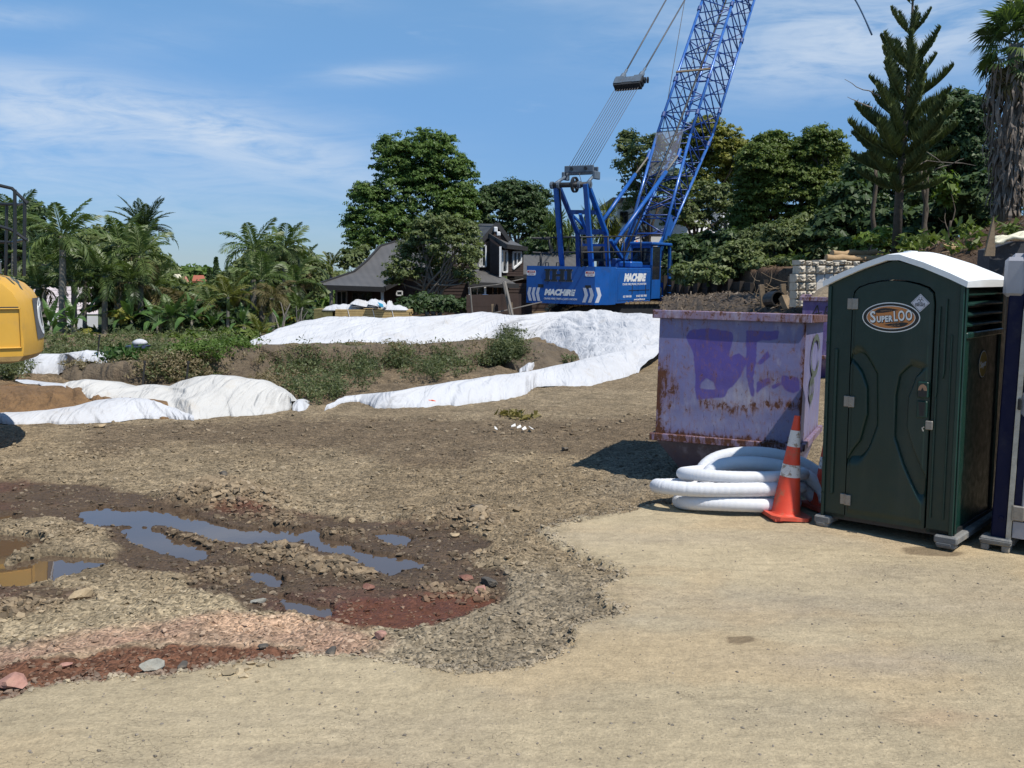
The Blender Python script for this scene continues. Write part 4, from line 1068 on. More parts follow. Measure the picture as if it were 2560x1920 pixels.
for dx_, L in ((.22, 'A'), (.45, 'R'), (.70, 'A')):
    if L == 'A': stroke([(dx_ - .06, k0), (dx_ + .07, k0 + .30), (dx_ + .13, k0 + .02)]); stroke([(dx_ - .05, k0 + .1), (dx_ + .17, k0 + .15)], y_=-.0255)
    else: stroke([(dx_ - .02, k0 + .02), (dx_ + .02, k0 + .28), (dx_ + .15, k0 + .25), (dx_ + .02, k0 + .15), (dx_ + .17, k0 + .01)])
q.build('graffiti_tag', M_BLACKINK, sk2)
gv = MB(); n = 14
vs = []; 
for j in range(n):
    for i in range(n):
        u, v = i / (n - 1), j / (n - 1); hgt = .72 * max(0, 1 - math.hypot((u - .72) * 1.25, (v - .5) * 1.2)) ** .9 * min(1, 6 * min(u, v, 1 - u, 1 - v) + .1)
        vs.append((.03 + 1.54 * u, .03 + 2.14 * v, 1.60 + hgt + .02 * random.random()))
gv.add(vs, [(j * n + i, j * n + i + 1, (j + 1) * n + i + 1, (j + 1) * n + i) for j in range(n - 1) for i in range(n - 1)])
M_GRAVEL = simple('brown_gravel', (.25, .19, .12), .95, var=.5, vscale=22, bump=1.0, bscale=26, dirt=(.12, .09, .06), dscale=16, damt=.7)
o_g = gv.build('gravel_heap', M_GRAVEL, None, smooth=True, label='brown gravel heaped inside the far purple skip bin', cat='gravel heap')
o_g.matrix_world = wmat(sk2)

# ---------------- coiled drain hose in white filter sock
M_SOCK = simple('white_filter_sock', (.64, .65, .675), .75, var=.06, vscale=4, bump=.35, bscale=220, dirt=(.45, .42, .36), dscale=7, damt=.22)
def ring(c, R_, r_, tilt=(0, 0), wob=.01, ribs=True, wr=0.0, seed=1, a0=0, a1=2 * math.pi):
    q_ = MB(); pts = []; rs_ = []; n_ = 300 if ribs else 120; rnd = random.Random(seed)
    for i in range(n_ + 1):
        t_ = a0 + (a1 - a0) * i / n_; x = R_ * math.cos(t_); y = R_ * math.sin(t_); z = wob * math.sin(3 * t_ + seed) + x * math.tan(tilt[0]) + y * math.tan(tilt[1])
        pts.append((c[0] + x, c[1] + y, c[2] + z)); rs_.append(r_ * (1 + (.010 if i % 2 else -.010) + wr * (rnd.random() - .5)))
    q_.tube(pts, rs_, 14, True); return q_
hc = empty('hose_coil', (2.0, 8.75, 0), 0, 'lower coil of fat white sleeved drain hose lying flat beside the traffic cone', 'hose coil', 'white hose coils')
def loop(c, rx, ry, r_, tx, ty, par, wr=0.0, seed=1):
    q2 = MB(); n_ = 300; rnd = random.Random(seed); pts = []; rs_ = []
    for i in range(n_ + 1):
        t_ = 2 * math.pi * i / n_; x = rx * math.copysign(abs(math.cos(t_)) ** .85, math.cos(t_)); y = ry * math.sin(t_)
        pts.append((c[0] + x, c[1] + y, c[2] + x * tx + y * ty + .006 * math.sin(3 * t_ + seed))); rs_.append(r_ * (1 + (.008 if i % 4 < 2 else -.008) + wr * (rnd.random() - .5)))
    q2.tube(pts, rs_, 14, True); return q2.build('hose_loop', M_SOCK, par, world=True, smooth=True)
loop((2.10, 8.72, .068), .53, .26, .066, 0, -.12, hc, seed=1)
loop((2.02, 8.74, .20), .66, .27, .066, .01, -.14, hc, wr=.05, seed=4)
loop((2.16, 8.78, .318), .56, .26, .056, .01, -.10, hc, seed=3)
hc2 = empty('hose_coil', (2.25, 8.9, .33), 0, 'upper tilted coil of white sleeved drain hose leaning against the rusty bin', 'hose coil', 'white hose coils')
def hoop(pp, Y, dy, par):
    A_ = np.array([P(x, y, Y + dy * (1120 - y) / 100) for x, y in pp]); k_ = np.linspace(0, len(A_) - 1, 140); B_ = np.stack([np.interp(k_, range(len(A_)), A_[:, c]) for c in range(3)], 1)
    ker = np.hanning(31); ker /= ker.sum(); E_ = np.concatenate([np.repeat(B_[:1], 15, 0), B_, np.repeat(B_[-1:], 15, 0)]); B_ = np.stack([np.convolve(E_[:, c], ker, 'valid') for c in range(3)], 1)
    q2 = MB(); q2.tube(list(B_), [.064 * (1.008 if i % 4 < 2 else .992) for i in range(len(B_))], 14); return q2.build('hose_loop', M_SOCK, par, world=True, smooth=True)
hoop([(1772, 1262), (1768, 1222), (1766, 1185), (1790, 1165), (1840, 1156), (1900, 1158), (1965, 1168), (2020, 1190), (2060, 1225), (2066, 1262)], 8.98, .25, hc2)
hoop([(1758, 1252), (1752, 1215), (1748, 1180), (1775, 1150), (1820, 1136), (1875, 1131), (1935, 1135), (1990, 1150), (2045, 1180), (2085, 1225), (2090, 1262)], 9.2, .2, hc2)
hoop([(1800, 1240), (1800, 1212), (1850, 1198), (1930, 1198), (2000, 1212), (2040, 1245)], 9.06, .2, hc2)

# ---------------- traffic cones
M_CONE = simple('cone_orange', (.66, .060, .022), .5, var=.15, vscale=5, bump=.2, bscale=50, dirt=(.24, .17, .09), dscale=8, damt=.75)
M_CONE_T = simple('cone_base_orange', (.55, .075, .04), .6, var=.2, vscale=7, bump=.3, dirt=(.32, .22, .14), dscale=7, damt=.6)
mt, t, b, o = mat_new('cone_reflective')
tc_ = t.add('ShaderNodeTexCoord').outputs['Object']
t.l.new(t.mix(t.maprange(t.noise(tc_, 16, 7, .7), .52, .6, 0, .85, True), (.68, .64, .60), (.26, .17, .10)), S(b, 'Base Color')); S(b, 'Roughness').default_value = .55
M_BAND = mt
def cone(x, y, rz, tilt, label):
    c = empty('traffic_cone', (x, y, 0), rz, label, 'traffic cone', 'orange traffic cones'); c.rotation_euler = (0, tilt, rz)
    q_ = MB(); oct_ = [(-.19, -.13), (-.13, -.19), (.13, -.19), (.19, -.13), (.19, .13), (.13, .19), (-.13, .19), (-.19, .13)]
    q_.prism(oct_, (0, 0, .018), (1, 0, 0), (0, 1, 0), .032)
    for sx_ in (-1, 1):
        for sy_ in (-1, 1): q_.rbox(sx_ * .13 - .035, sx_ * .13 + .035, sy_ * .13 - .035, sy_ * .13 + .035, 0, .02, .004)
    q_.build('base', M_CONE_T, c)
    H_ = .93
    def rad(z): return .126 + (.025 - .126) * (z - .05) / (H_ - .05)
    segs = [('sleeve', .05, .385, M_CONE), ('reflective_band', .385, .495, M_BAND), ('sleeve', .495, .655, M_CONE), ('reflective_band', .655, .80, M_BAND), ('sleeve', .80, H_, M_CONE)]
    for nm, z0, z1, m_ in segs:
        e = .002 if nm != 'sleeve' else 0
        q_ = MB(); q_.lathe([(rad(z0) + e + (.012 if z0 == .05 else 0), z0), (rad(z0 + .02) + e, z0 + .02), (rad(z1) + e, z1)], n=28, caps=(nm == 'sleeve')); o__ = q_.build(nm, m_, c); smooth_by_angle(o__)
    return c
g = G(1972, 1304); cone(g[0], g[1] + .12, RAD(8), RAD(4.2), 'dirty orange traffic cone with worn white bands in front of the hose coils')
g = G(2058, 1296); cone(g[0] + .13, g[1] + .34, RAD(20), RAD(1), 'second orange traffic cone half hidden behind the green toilet corner')

# ---------------- excavator at the left edge (rear of the machine towards the yard)
M_YEL = simple('excavator_yellow', (.62, .345, .045), .42, var=.08, vscale=2, bump=.12, bscale=200, dirt=(.30, .20, .09), dscale=2.5, damt=.35)
M_YELD = simple('excavator_yellow_muddy', (.36, .23, .085), .7, var=.3, vscale=4, bump=.4, bscale=60, dirt=(.13, .10, .07), dscale=3, damt=.8)
M_CHAR = simple('charcoal_paint', (.10, .10, .105), .5, var=.1)
M_RAIL = simple('rail_black', (.020, .022, .024), .45, var=.2)
EYE_X = 10.8
exc = P(52, 800, EYE_X)
EXX, EXY = exc[0], 11.6
ex = empty('excavator', (EXX, EXY, 0), 0, 'yellow tracked excavator seen from behind its counterweight at the left edge', 'excavator')
XR = EXX + .42                                                # rearmost point of the counterweight
def cw_profile(y):                                          # plan curve of the rear
    t_ = (y - 12.95) / 1.38; return XR - .42 * abs(t_) ** 2.4
yl = np.linspace(11.6, 14.3, 17)
def cw(z0, z1, in0, in1, name, mat, x_in=-9.0, inset=0.0):
    q_ = MB(); vs = []
    for z, ins in ((z0, in0), (z1, in1)):
        vs += [(cw_profile(y) - ins, 12.95 + (y - 12.95) * (1 - ins * .25), z) for y in yl]
    k_ = len(yl); fs = [(i, i + 1, k_ + i + 1, k_ + i) for i in range(k_ - 1)]
    xb = x_in; vs += [(xb, yl[0] * 1.0, z0), (xb, yl[-1], z0), (xb, yl[0], z1), (xb, yl[-1], z1)]; a = 2 * k_
    fs += [(a, 0, k_, a + 2), (k_ - 1, a + 1, a + 3, 2 * k_ - 1)]
    return q_, vs, fs
zprof = [(.935, .16), (.96, .07), (1.02, .015), (1.12, 0), (1.22, 0), (1.68, .04), (1.80, .10), (1.90, .20), (1.98, .36), (2.02, .56)]
k_ = len(yl); vs = []; fs = []
for z, ins in zprof:
    vs += [(cw_profile(y) - ins, 12.95 + (y - 12.95) * (1 - ins * .12), z) for y in yl] + [(-9.2, 14.3 - ins * .1, z), (-9.2, 11.6 + ins * .1, z)]
K = k_ + 2
for r_ in range(len(zprof) - 1):
    for i in range(K): fs.append((r_ * K + i, r_ * K + (i + 1) % K, (r_ + 1) * K + (i + 1) % K, (r_ + 1) * K + i))
fs.append(tuple(range(K - 1, -1, -1))); fs.append(tuple((len(zprof) - 1) * K + i for i in range(K)))
q = MB(); q.add(vs, fs); cwt = q.build('counterweight', M_YEL, ex, world=True); smooth_by_angle(cwt, 32)
# muddy skirt, raised side panel, rear badge
q = MB(); q.add([v for v in vs[:3 * K]], [f for f in fs if max(f) < 3 * K and len(f) == 4]); 
q.v = [(x + (.004 if x > -9 else 0), y - .004, z) for x, y, z in q.v]; q.build('lower_skirt', M_YELD, ex, world=True)
q = MB(); yf = 11.6 - .002
for x0, x1, z0, z1 in ((-8.8, XR - .42, 1.12, 1.135), (-8.8, XR - .42, 1.60, 1.615), (XR - .435, XR - .42, 1.12, 1.615)): q.rbox(x0, x1, yf - .022, yf + .01, z0, z1, .004)
q.build('side_panel_ridge', M_YEL, ex, world=True)
q = MB(); q.rbox(-8.8, XR - .44, yf - .012, yf + .01, 1.60, 1.63, .003); q.build('panel_shadow_gap', M_BLACK, ex, world=True)
# badge panel follows the rear curve
q = MB(); vs = []; yb = np.linspace(11.95, 13.9, 15)
for z in (1.20, 1.72):
    for y in yb: vs.append((cw_profile(y) + .006 - (.04 * (z - 1.22) / .46), y, z))
q.add(vs, [(i, i + 1, 15 + i + 1, 15 + i) for i in range(14)]); q.build('badge_panel', M_CHAR, ex, world=True)
def on_rear(me_o):
    for v in me_o.data.vertices:
        v.co.x = cw_profile(v.co.y + EXY) - EXX + .010 + v.co.x - .04 * (v.co.z - 1.22) / .46
for nm, s_, y_, sz_ in (('badge_lettering', 'CAT', 1.08, .62),):
    t_o = text(nm, s_, sz_, M_WHITEINK, ex, (0, y_, 1.45), (0, 1, 0), (0, 0, 1), 0, .018, .002, sx=1.0); on_rear(t_o)
# deck, rails
q = MB(); q.bx(-9.0, XR - .62, 11.75, 14.1, 2.018, 2.16); q.build('deck', M_RAIL, ex, world=True)
q = MB(); q.bx(-9.0, XR - .70, 11.70, 11.745, 2.03, 2.20); q.bx(XR - .62, XR - .58, 11.8, 14.0, 2.03, 2.17); q.build('deck_edge', M_CHAR, ex, world=True)
for x, y in ((-7.0, 11.8), (-7.5, 11.8), (XR - .72, 12.3)):
    q = MB(); q.lathe([(.022, 0), (.022, .03)], (x, y, 2.0), 8); q.build('bolt', M_YELD, ex, world=True)
rail_r = .021
EXM = Matrix.Translation((EXX, EYE_X, .187)) @ Matrix.Rotation(RAD(35), 4, 'Z') @ Matrix.Scale(.915, 4)
EXI = Matrix.Translation((EXX, EXY, 0)) @ EXM.inverted()
def rail(pts, nm='handrail'):
    pts = [tuple(EXI @ Vector([float(c_) for c_ in p_])) for p_ in pts]
    q_ = MB(); q_.tube(pts, rail_r, 8); return q_.build(nm, M_RAIL, ex, world=True)
xa = XR - .62; zt, zm_ = 3.03, 2.50
near = [P(-60, 455, 10.98), P(0, 464, 10.98), P(30, 471, 10.98), P(68, 508, 11.03)]
rail([tuple(near[0]), tuple(near[1]), tuple(near[2]), tuple(near[3])])
rail([tuple(P(0, 510, 12.44)), tuple(P(45, 511, 12.35)), tuple(P(68, 505, 11.03))])
rail([tuple(P(-60, 560, 10.98)), tuple(P(0, 566, 10.98)), tuple(P(30, 575, 10.98)), tuple(P(66, 600, 11.03))])
rail([tuple(P(-40, 603, 12.44)), tuple(P(30, 606, 12.44)), tuple(P(66, 598, 11.03))])
for a, b_, d_ in (((37, 474), (38, 690), 10.98), ((62, 503), (60, 690), 11.03), ((17, 512), (14, 690), 12.44), ((-45, 455), (-45, 690), 10.98)):
    rail([tuple(P(*a, d_)), tuple(P(*b_, d_))], 'rail_post')
# house, cab, undercarriage outside the frame
q = MB(); q.rbox(-11.2, -9.15, 11.65, 14.25, 1.0, 2.0, .05); q.build('engine_housing', M_YEL, ex, world=True)
q = MB(); q.rbox(-11.6, -10.0, 11.65, 12.75, 2.05, 3.0, .06); q.build('cab', M_YEL, ex, world=True)
q = MB(); q.bx(-11.4, -10.2, 11.64, 11.648, 2.25, 2.9); q.build('cab_window', M_BLACK, ex, world=True)
for y in (11.7, 13.6):
    q = MB(); q.prism([(-11.3, -.05), (-11.0, -.2), (-8.1, -.2), (-7.72, -.08), (-7.55, .36), (-7.7, .62), (-8.0, .74), (-11.1, .74), (-11.4, .5)], (0, y + .55, 0), (1, 0, 0), (0, 0, 1), .55); q.build('track', M_RAIL, ex, world=True)
q = MB(); q.lathe([(.6, .72), (.6, 1.0)], (-9.6, 12.95, 0), 24); q.build('slew_ring', M_RAIL, ex, world=True)
q = MB(); q.beam((-11.2, 13.2, 1.6), (-14.5, 13.3, 3.9), .4, .5); q.beam((-14.5, 13.3, 3.9), (-16.6, 13.3, 1.4), .3, .4); q.build('boom', M_YEL, ex, world=True)

ex.location = (EXX, EYE_X, .187); ex.rotation_euler = (0, 0, RAD(35)); ex.scale = (.915, .915, .915)
# ================================================================== WHITE GROUND COVERS, MOUNDS, WEEDS
def fabric_mat(name, c, dirt, damt):
    mt, t, b, o = mat_new(name)
    tc_ = t.add('ShaderNodeTexCoord').outputs['Object']
    k = t.maprange(t.noise(tc_, 1.3, 6, .6), .3, .7, .93, 1.05)
    cc_ = t.mix(1.0, (*c, 1), t.comb(k, k, k), 'MULTIPLY')
    cc_ = t.mix(t.maprange(t.noise(tc_, 1.7, 8, .72), .54, .74, 0, damt, True), cc_, (*dirt, 1))
    t.l.new(cc_, S(b, 'Base Color')); S(b, 'Roughness').default_value = .85; S(b, 'Specular IOR Level').default_value = .15
    hh = t.math('ADD', t.math('MULTIPLY', t.noise(t.vmath('MULTIPLY', tc_, (2.0, .8, 1.6)), 1.5, 4, .5, .6), .7), t.math('MULTIPLY', t.noise(tc_, 22, 3, .5), .07))
    cr_ = t.math('ABSOLUTE', t.math('SUBTRACT', t.noise(t.vmath('MULTIPLY', tc_, (2.6, .6, 1.0)), 1.8, 4, .5, 1.0), .5))
    t.l.new(t.bump(t.math('ADD', hh, t.math('MULTIPLY', cr_, -1.6)), .75, .07), S(b, 'Normal'))
    return mt
M_COVER = fabric_mat('white_geotextile', (.50, .507, .525), (.36, .31, .24), .42)
M_COVER2 = fabric_mat('white_geotextile_warm', (.50, .49, .465), (.38, .31, .22), .45)
def edge_pt(e):
    if len(e) == 2: return G(e[0], e[1], 0.0)
    return P(e[0], e[1], e[2]) if e[2] > 5 else G(e[0], e[1], e[2])
def spline(A, n):
    """smooth resampling of a point list by cumulative length"""
    A = np.array(A); d = np.r_[0, np.cumsum(np.linalg.norm(np.diff(A, axis=0), axis=1))]; s_ = np.linspace(0, d[-1], n)
    out = np.stack([np.interp(s_, d, A[:, k]) for k in range(3)], 1)
    return out, s_
def sheet(lower, upper, ncol, nrow, wr=.035, wdir=(1.0, .55), bulge=.10, back=True, seed=0, jag=.05, fr=2.2, tuck=True, gap=.45):
    wr *= 2.3
    L0 = [edge_pt(e) for e in lower]; U0 = [edge_pt(e) for e in upper]
    for i_, e in enumerate(upper):
        if len(e) == 2 or e[2] < 5:
            if U0[i_][1] < L0[i_][1] + gap: U0[i_] = P(e[0], e[1], L0[i_][1] + gap)
    k = np.linspace(0, len(L0) - 1, ncol); j = np.arange(len(L0))
    def smooth(Q):
        Q = np.array(Q); R_ = np.stack([np.interp(k, j, Q[:, c]) for c in range(3)], 1)
        w_ = max(3, ncol // (len(L0) * 2)) | 1; ker = np.hanning(w_ + 2)[1:-1]; ker /= ker.sum(); pad_ = w_ // 2
        E_ = np.concatenate([np.repeat(R_[:1], pad_, 0), R_, np.repeat(R_[-1:], pad_, 0)])
        return np.stack([np.convolve(E_[:, c], ker, 'valid') for c in range(3)], 1)
    L_, U_ = smooth(L0), smooth(U0)
    al = np.r_[0, np.cumsum(np.linalg.norm(np.diff((L_ + U_) / 2, axis=0), axis=1))]
    s_ = np.linspace(0, 1, nrow)[:, None, None]
    prof = np.sin(np.pi * s_ / 2) * .45 + s_ * .55
    Q = L_[None] * (1 - s_) + U_[None] * s_
    Q[..., 2] = L_[None, :, 2] * (1 - prof[..., 0]) + U_[None, :, 2] * prof[..., 0] + bulge * np.sin(np.pi * s_[..., 0]) ** 1.2 * 0.6
    hgt = np.linalg.norm(U_ - L_, axis=1)[None] * s_[..., 0]
    u = np.broadcast_to(al[None], hgt.shape)
    # folds run down the slope, slanted
    a = u * wdir[0] - hgt * wdir[1]
    warp = (fbm(u * .8, hgt * .8 + seed, 1, 3, 2) - .5) * 1.2
    r1 = np.abs(2 * fbm((a + warp) * fr, hgt * .22 + seed * 3, 1, 2, 1) - 1); r2 = np.abs(2 * fbm((a + warp * .6) * fr * 2.6, hgt * .4 + seed, 1, 2, 3) - 1)
    big = fbm(u * .7, hgt * .7 + seed, 1, 3, 5) - .5
    env = (.35 + .9 * fbm(u * .5, hgt * .6 + 9 * seed, 1, 2, 6)) * np.clip(np.sin(np.pi * np.clip(s_[..., 0], 0.02, 1) * .94), .12, 1)
    disp = ((.5 - r1) * wr * 1.5 + (.5 - r2) * wr * .7) * env + big * wr * 1.6
    nrm = np.array([0, -.62, .78])
    Q = Q + disp[..., None] * nrm
    jg = (fbm(al * 4, al * 0 + seed, 1, 4, 2) - .5) * jag * 5
    Q[:, :, 1] -= (jg[None] * (1 - s_[..., 0]) ** 3)
    Q[0, :, 2] = np.minimum(Q[0, :, 2], L_[:, 2] + .015)
    if tuck: Q[0, :, 2] -= .03
    rows = [Q]
    if back:
        top = Q[-1]
        for dy, dz_ in ((.35, -.04), (.8, -.22), (1.3, -.55), (1.6, -.9)):
            r_ = top.copy(); r_[:, 1] += dy; r_[:, 2] = np.maximum(r_[:, 2] + dz_, -.3); rows.append(r_[None])
    return np.concatenate(rows, 0)
def sheet_obj(name, grids, mat, thick=0, **kw):
    V = []; Fs = []; o = 0
    for Q in grids:
        r_, c_ = Q.shape[:2]; i_ = np.arange(r_ * c_).reshape(r_, c_) + o
        V.append(Q.reshape(-1, 3)); Fs.append(np.stack([i_[:-1, :-1], i_[:-1, 1:], i_[1:, 1:], i_[1:, :-1]], -1).reshape(-1, 4)); o += r_ * c_
    return link(mesh_from(np.concatenate(V), np.concatenate(Fs), name, mat, True), name, **kw)
Z = .83
A_lo = [(622, 863), (665, 864), (720, 864), (810, 864), (926, 860), (1041, 860), (1157, 853), (1250, 847), (1300, 848), (1345, 846), (1392, 864), (1436, 890), (1443, 910), (1500, 930), (1600, 930)]
A_up = [(630, 861, .02), (700, 824, .32), (755, 799, .55), (830, 789, .64), (960, 793, .64), (1080, 788, .68), (1200, 784, .70), (1300, 789, .70), (1380, 781, .76), (1440, 779, .78), (1500, 777, .80), (1560, 781, .80), (1630, 787, .78), (1690, 790, .77), (1760, 792, .77)]
B_lo = [(810, 1024), (868, 1004), (900, 1002), (950, 1020), (1041, 1014), (1192, 1008), (1310, 986), (1342, 962), (1470, 962), (1560, 942), (1600, 926), (1604, 906), (1650, 880)]
B_up = [(822, 1018, .08), (862, 990, .16), (920, 984, .20), (990, 978, .22), (1111, 958, .25), (1215, 943, .28), (1300, 932, .27), (1342, 925, .27), (1435, 905, .30), (1500, 890, .32), (1560, 875, .34), (1610, 862, .36), (1660, 850, .40)]
sheet_obj('ground_cover', [sheet(A_lo, A_up, 460, 56, .07, (1.0, 1.3), .03, seed=1, fr=1.1), sheet(B_lo, B_up, 320, 24, .022, (1.0, .3), .05, seed=4, jag=.08)], M_COVER, label='long white fabric cover over the far soil bank with a tail sweeping back left', cat='ground cover')
YC = 14.8
C_lo = [(117, 1029, 13.9), (150, 1024, 13.95), (192, 1017, 14.0), (213, 995, 14.0), (240, 990, 14.0), (330, 1000, 14.0), (400, 1020, 13.9), (450, 1038, 13.75), (488, 1046), (520, 1043), (560, 1039), (600, 1037), (640, 1036), (675, 1031), (700, 1025), (722, 1021), (729, 1018)]
C_up = [(134, 985, YC), (145, 965, YC), (174, 954, YC), (217, 951, YC), (282, 955, YC), (325, 966, YC), (362, 959, YC), (416, 965, YC), (450, 952, YC), (490, 940, YC), (530, 935, YC), (570, 938, YC), (610, 946, YC), (655, 949, YC), (690, 964, YC), (715, 982, YC), (728, 1003, 14.6)]
sheet_obj('ground_cover', [sheet(C_lo, C_up, 360, 44, .035, (1.0, .9), .07, seed=2, fr=2.2)], M_COVER2, label='cream white fabric cover draped over the near mound behind the muddy pools', cat='ground cover')
D_lo = [(-260, 1056), (-100, 1058), (0, 1058), (80, 1057), (145, 1057), (253, 1056), (310, 1049), (362, 1043), (434, 1043), (492, 1047)]
D_up = [(-260, 1036, .10), (-100, 1034, .10), (0, 1033, .11), (60, 1030, .13), (119, 1026, .15), (185, 1016, .20), (240, 1001, .26), (300, 994, .28), (372, 1000, .22), (480, 1043, .05)]
sheet_obj('ground_cover', [sheet(D_lo, D_up, 300, 30, .022, (1.0, .5), .05, seed=7, fr=2.5)], M_COVER, label='white fabric strip lying along the foot of the near mound at the left', cat='ground cover')
E_lo = [(-260, 932), (-60, 930), (0, 930), (90, 937), (145, 935), (157, 926), (175, 914), (200, 902, .18), (222, 900, .20), (253, 908, .15), (302, 910, .15)]
E_up = [(-260, 890, .35), (-60, 888, .38), (60, 888, .38), (105, 887, .40), (150, 886, .42), (180, 882, .45), (203, 879, .47), (224, 876, .50), (246, 883, .44), (275, 884, .44), (318, 879, .47)]
sheet_obj('ground_cover', [sheet(E_lo, E_up, 300, 30, .035, (1.0, .6), .06, seed=9, fr=2.2)], M_COVER, label='white fabric cover over the low bank behind the excavator counterweight', cat='ground cover')
F_lo = [(730, 1022), (745, 1024), (760, 1022), (774, 1014)]; F_up = [(733, 1004, .05), (745, 996, .1), (757, 1000, .08), (772, 1010, .03)]
sheet_obj('ground_cover', [sheet(F_lo, F_up, 50, 14, .02, bulge=.03, seed=3)], M_COVER, label='small scrap of white fabric right of the near white mound', cat='ground cover')
F_lo = [(36, 951, .30), (90, 961, .29), (130, 967, .30), (165, 968, .32)]; F_up = [(40, 948, .34), (90, 955, .34), (130, 959, .35), (165, 960, .36)]
sheet_obj('ground_cover', [sheet(F_lo, F_up, 60, 8, .01, bulge=.02, seed=3, tuck=False)], M_COVER, label='thin white fabric strip along the top of the orange soil heap', cat='ground cover')
F_lo = [(1297, 928), (1318, 930), (1345, 922)]; F_up = [(1302, 920, .12), (1322, 905, .28), (1342, 906, .26)]
sheet_obj('ground_cover', [sheet(F_lo, F_up, 50, 14, .03, bulge=.06, seed=5)], M_COVER, label='small lump of white fabric in the weeds below the far bank', cat='ground cover')
# soil heaps under the covers
M_HEAP = simple('orange_soil', (.20, .115, .050), .95, var=.4, vscale=5, bump=1.0, bscale=18, dirt=(.14, .075, .035), dscale=6, damt=.7)
M_HEAPB = simple('brown_soil', (.125, .094, .060), .95, var=.4, vscale=4, bump=1.0, bscale=14, dirt=(.08, .052, .032), dscale=5, damt=.7)
for m_ in (M_HEAP, M_HEAPB):
    for n_ in m_.node_tree.nodes:
        if n_.type == 'BUMP': n_.inputs['Distance'].default_value = .07
h1 = sheet([(-260, 1050), (0, 1046), (130, 1044), (240, 1040), (330, 1042), (430, 1042)], [(-260, 975, 14.55), (0, 965, 14.5), (130, 965, 14.4), (200, 966, 14.4), (300, 985, 14.4), (420, 1000, 14.2)], 200, 40, .03, (1, 0), .05, seed=11, fr=4)
sheet_obj('soil_heap', [h1], M_HEAP, label='orange brown soil heap showing at the left of the near white mound', cat='soil heap')
h2 = sheet([(1240, 905), (1300, 925), (1380, 930), (1440, 914), (1450, 905)], [(1150, 858, 25.8), (1240, 850, .42), (1340, 849, .45), (1395, 866, .42), (1440, 892, .3)], 160, 30, .05, (1, 0), .05, seed=13, fr=3)
sheet_obj('soil_heap', [h2], M_HEAPB, label='brown soil slope in the notch under the far white cover', cat='soil heap')
h3 = sheet([(150, 945), (250, 955), (400, 960), (560, 950), (700, 935), (860, 925), (1040, 920), (1250, 905)], [(180, 908, .3), (260, 905, .35), (400, 890, .5), (520, 872, .6), (640, 864, .55), (860, 865, .45), (1050, 862, .42), (1260, 850, .42)], 300, 40, .07, (1, 0), .06, seed=15, fr=2)
sheet_obj('soil_heap', [h3], M_HEAPB, label='long weedy brown soil bank in front of the far white cover', cat='soil heap')

# ------------------------------------------------------------------ foliage tools
def leaf_mat(name, c1, c2, rough=.5, trans=.25, spec=.25, vscale=.6):
    mt, t, b, o = mat_new(name)
    g_ = t.add('ShaderNodeNewGeometry')
    r_ = g_.outputs['Random Per Island']
    n_ = t.noise(g_.outputs['Position'], vscale, 3, .6)
    f_ = t.math('ADD', t.math('MULTIPLY', r_, .55), t.math('MULTIPLY', t.maprange(n_, .3, .7, 0, 1), .45))
    cc_ = t.mix(f_, tuple(c1), tuple(c2)); t.l.new(cc_, S(b, 'Base Color')); S(b, 'Roughness').default_value = rough; S(b, 'Specular IOR Level').default_value = spec
    tr = t.add('ShaderNodeBsdfTranslucent'); t.l.new(t.mix(1.0, cc_, (1.3, 1.5, .7), 'MULTIPLY'), tr.inputs[0])
    ms = t.add('ShaderNodeMixShader'); ms.inputs[0].default_value = trans
    t.l.new(b.outputs[0], ms.inputs[1]); t.l.new(tr.outputs[0], ms.inputs[2]); t.l.new(ms.outputs[0], o.inputs[0])
    return mt
def leaves(C_, N_, size, aspect=1.7, jitter=.9, quad=True):
    """leaf-sized diamonds: centres C_, preferred normals N_, lengths size"""
    n = len(C_); N_ = N_ + np.random.randn(n, 3) * jitter; N_ /= np.linalg.norm(N_, axis=1, keepdims=True) + 1e-9
    T = np.random.randn(n, 3); T -= (T * N_).sum(1, keepdims=True) * N_; T /= np.linalg.norm(T, axis=1, keepdims=True) + 1e-9
    B = np.cross(N_, T); s_ = np.asarray(size).reshape(-1, 1) * np.ones((n, 1)); w_ = s_ / aspect
    v = np.stack([C_ - T * s_ * .45 - B * w_ * .55, C_ - T * s_ * .45 + B * w_ * .55, C_ + T * s_ * .6], 1)
    return v.reshape(-1, 3), np.arange(3 * n).reshape(n, 3)
def weeds(name, spots, hgt, spread, per, size, mat, label, lean=.3, seedhead=None, **kw):
    C_ = []; N_ = []; Sz = []
    for (x, y, z, h_) in spots:
        H_ = h_ * hgt; n = int(per * (.6 + .8 * random.random()))
        u = np.random.rand(n) ** .8; ang = np.random.rand(n) * 6.28; rad = spread * H_ * (.25 + .8 * u) * np.sqrt(np.random.rand(n)) * 1.2
        c_ = np.stack([x + rad * np.cos(ang), y + rad * np.sin(ang), z + H_ * u * (1 - .3 * (rad / (spread * H_ + 1e-6)) ** 2)], 1)
        C_.append(c_); N_.append(np.stack([np.cos(ang) * .6, np.sin(ang) * .6, np.full(n, .7)], 1)); Sz.append(size * (.6 + .8 * np.random.rand(n)))
    v, f = leaves(np.concatenate(C_), np.concatenate(N_), np.concatenate(Sz), 2.6, .9)
    return link(mesh_from(v, f, name, mat), name, label=label, kind='stuff', **kw)
M_WEED = leaf_mat('weed_leaves', (.075, .10, .04), (.16, .17, .075), vscale=1.2)
M_WEEDD = leaf_mat('weed_leaves_dark', (.050, .072, .030), (.115, .13, .055), vscale=1.2)
M_WEEDB = leaf_mat('dry_weed', (.17, .135, .08), (.27, .22, .125), vscale=1.2)
M_GRASSB = leaf_mat('bright_grass', (.07, .125, .022), (.13, .19, .045), vscale=1.2)
def bank_z(x, y, px, py):
    return 0.0
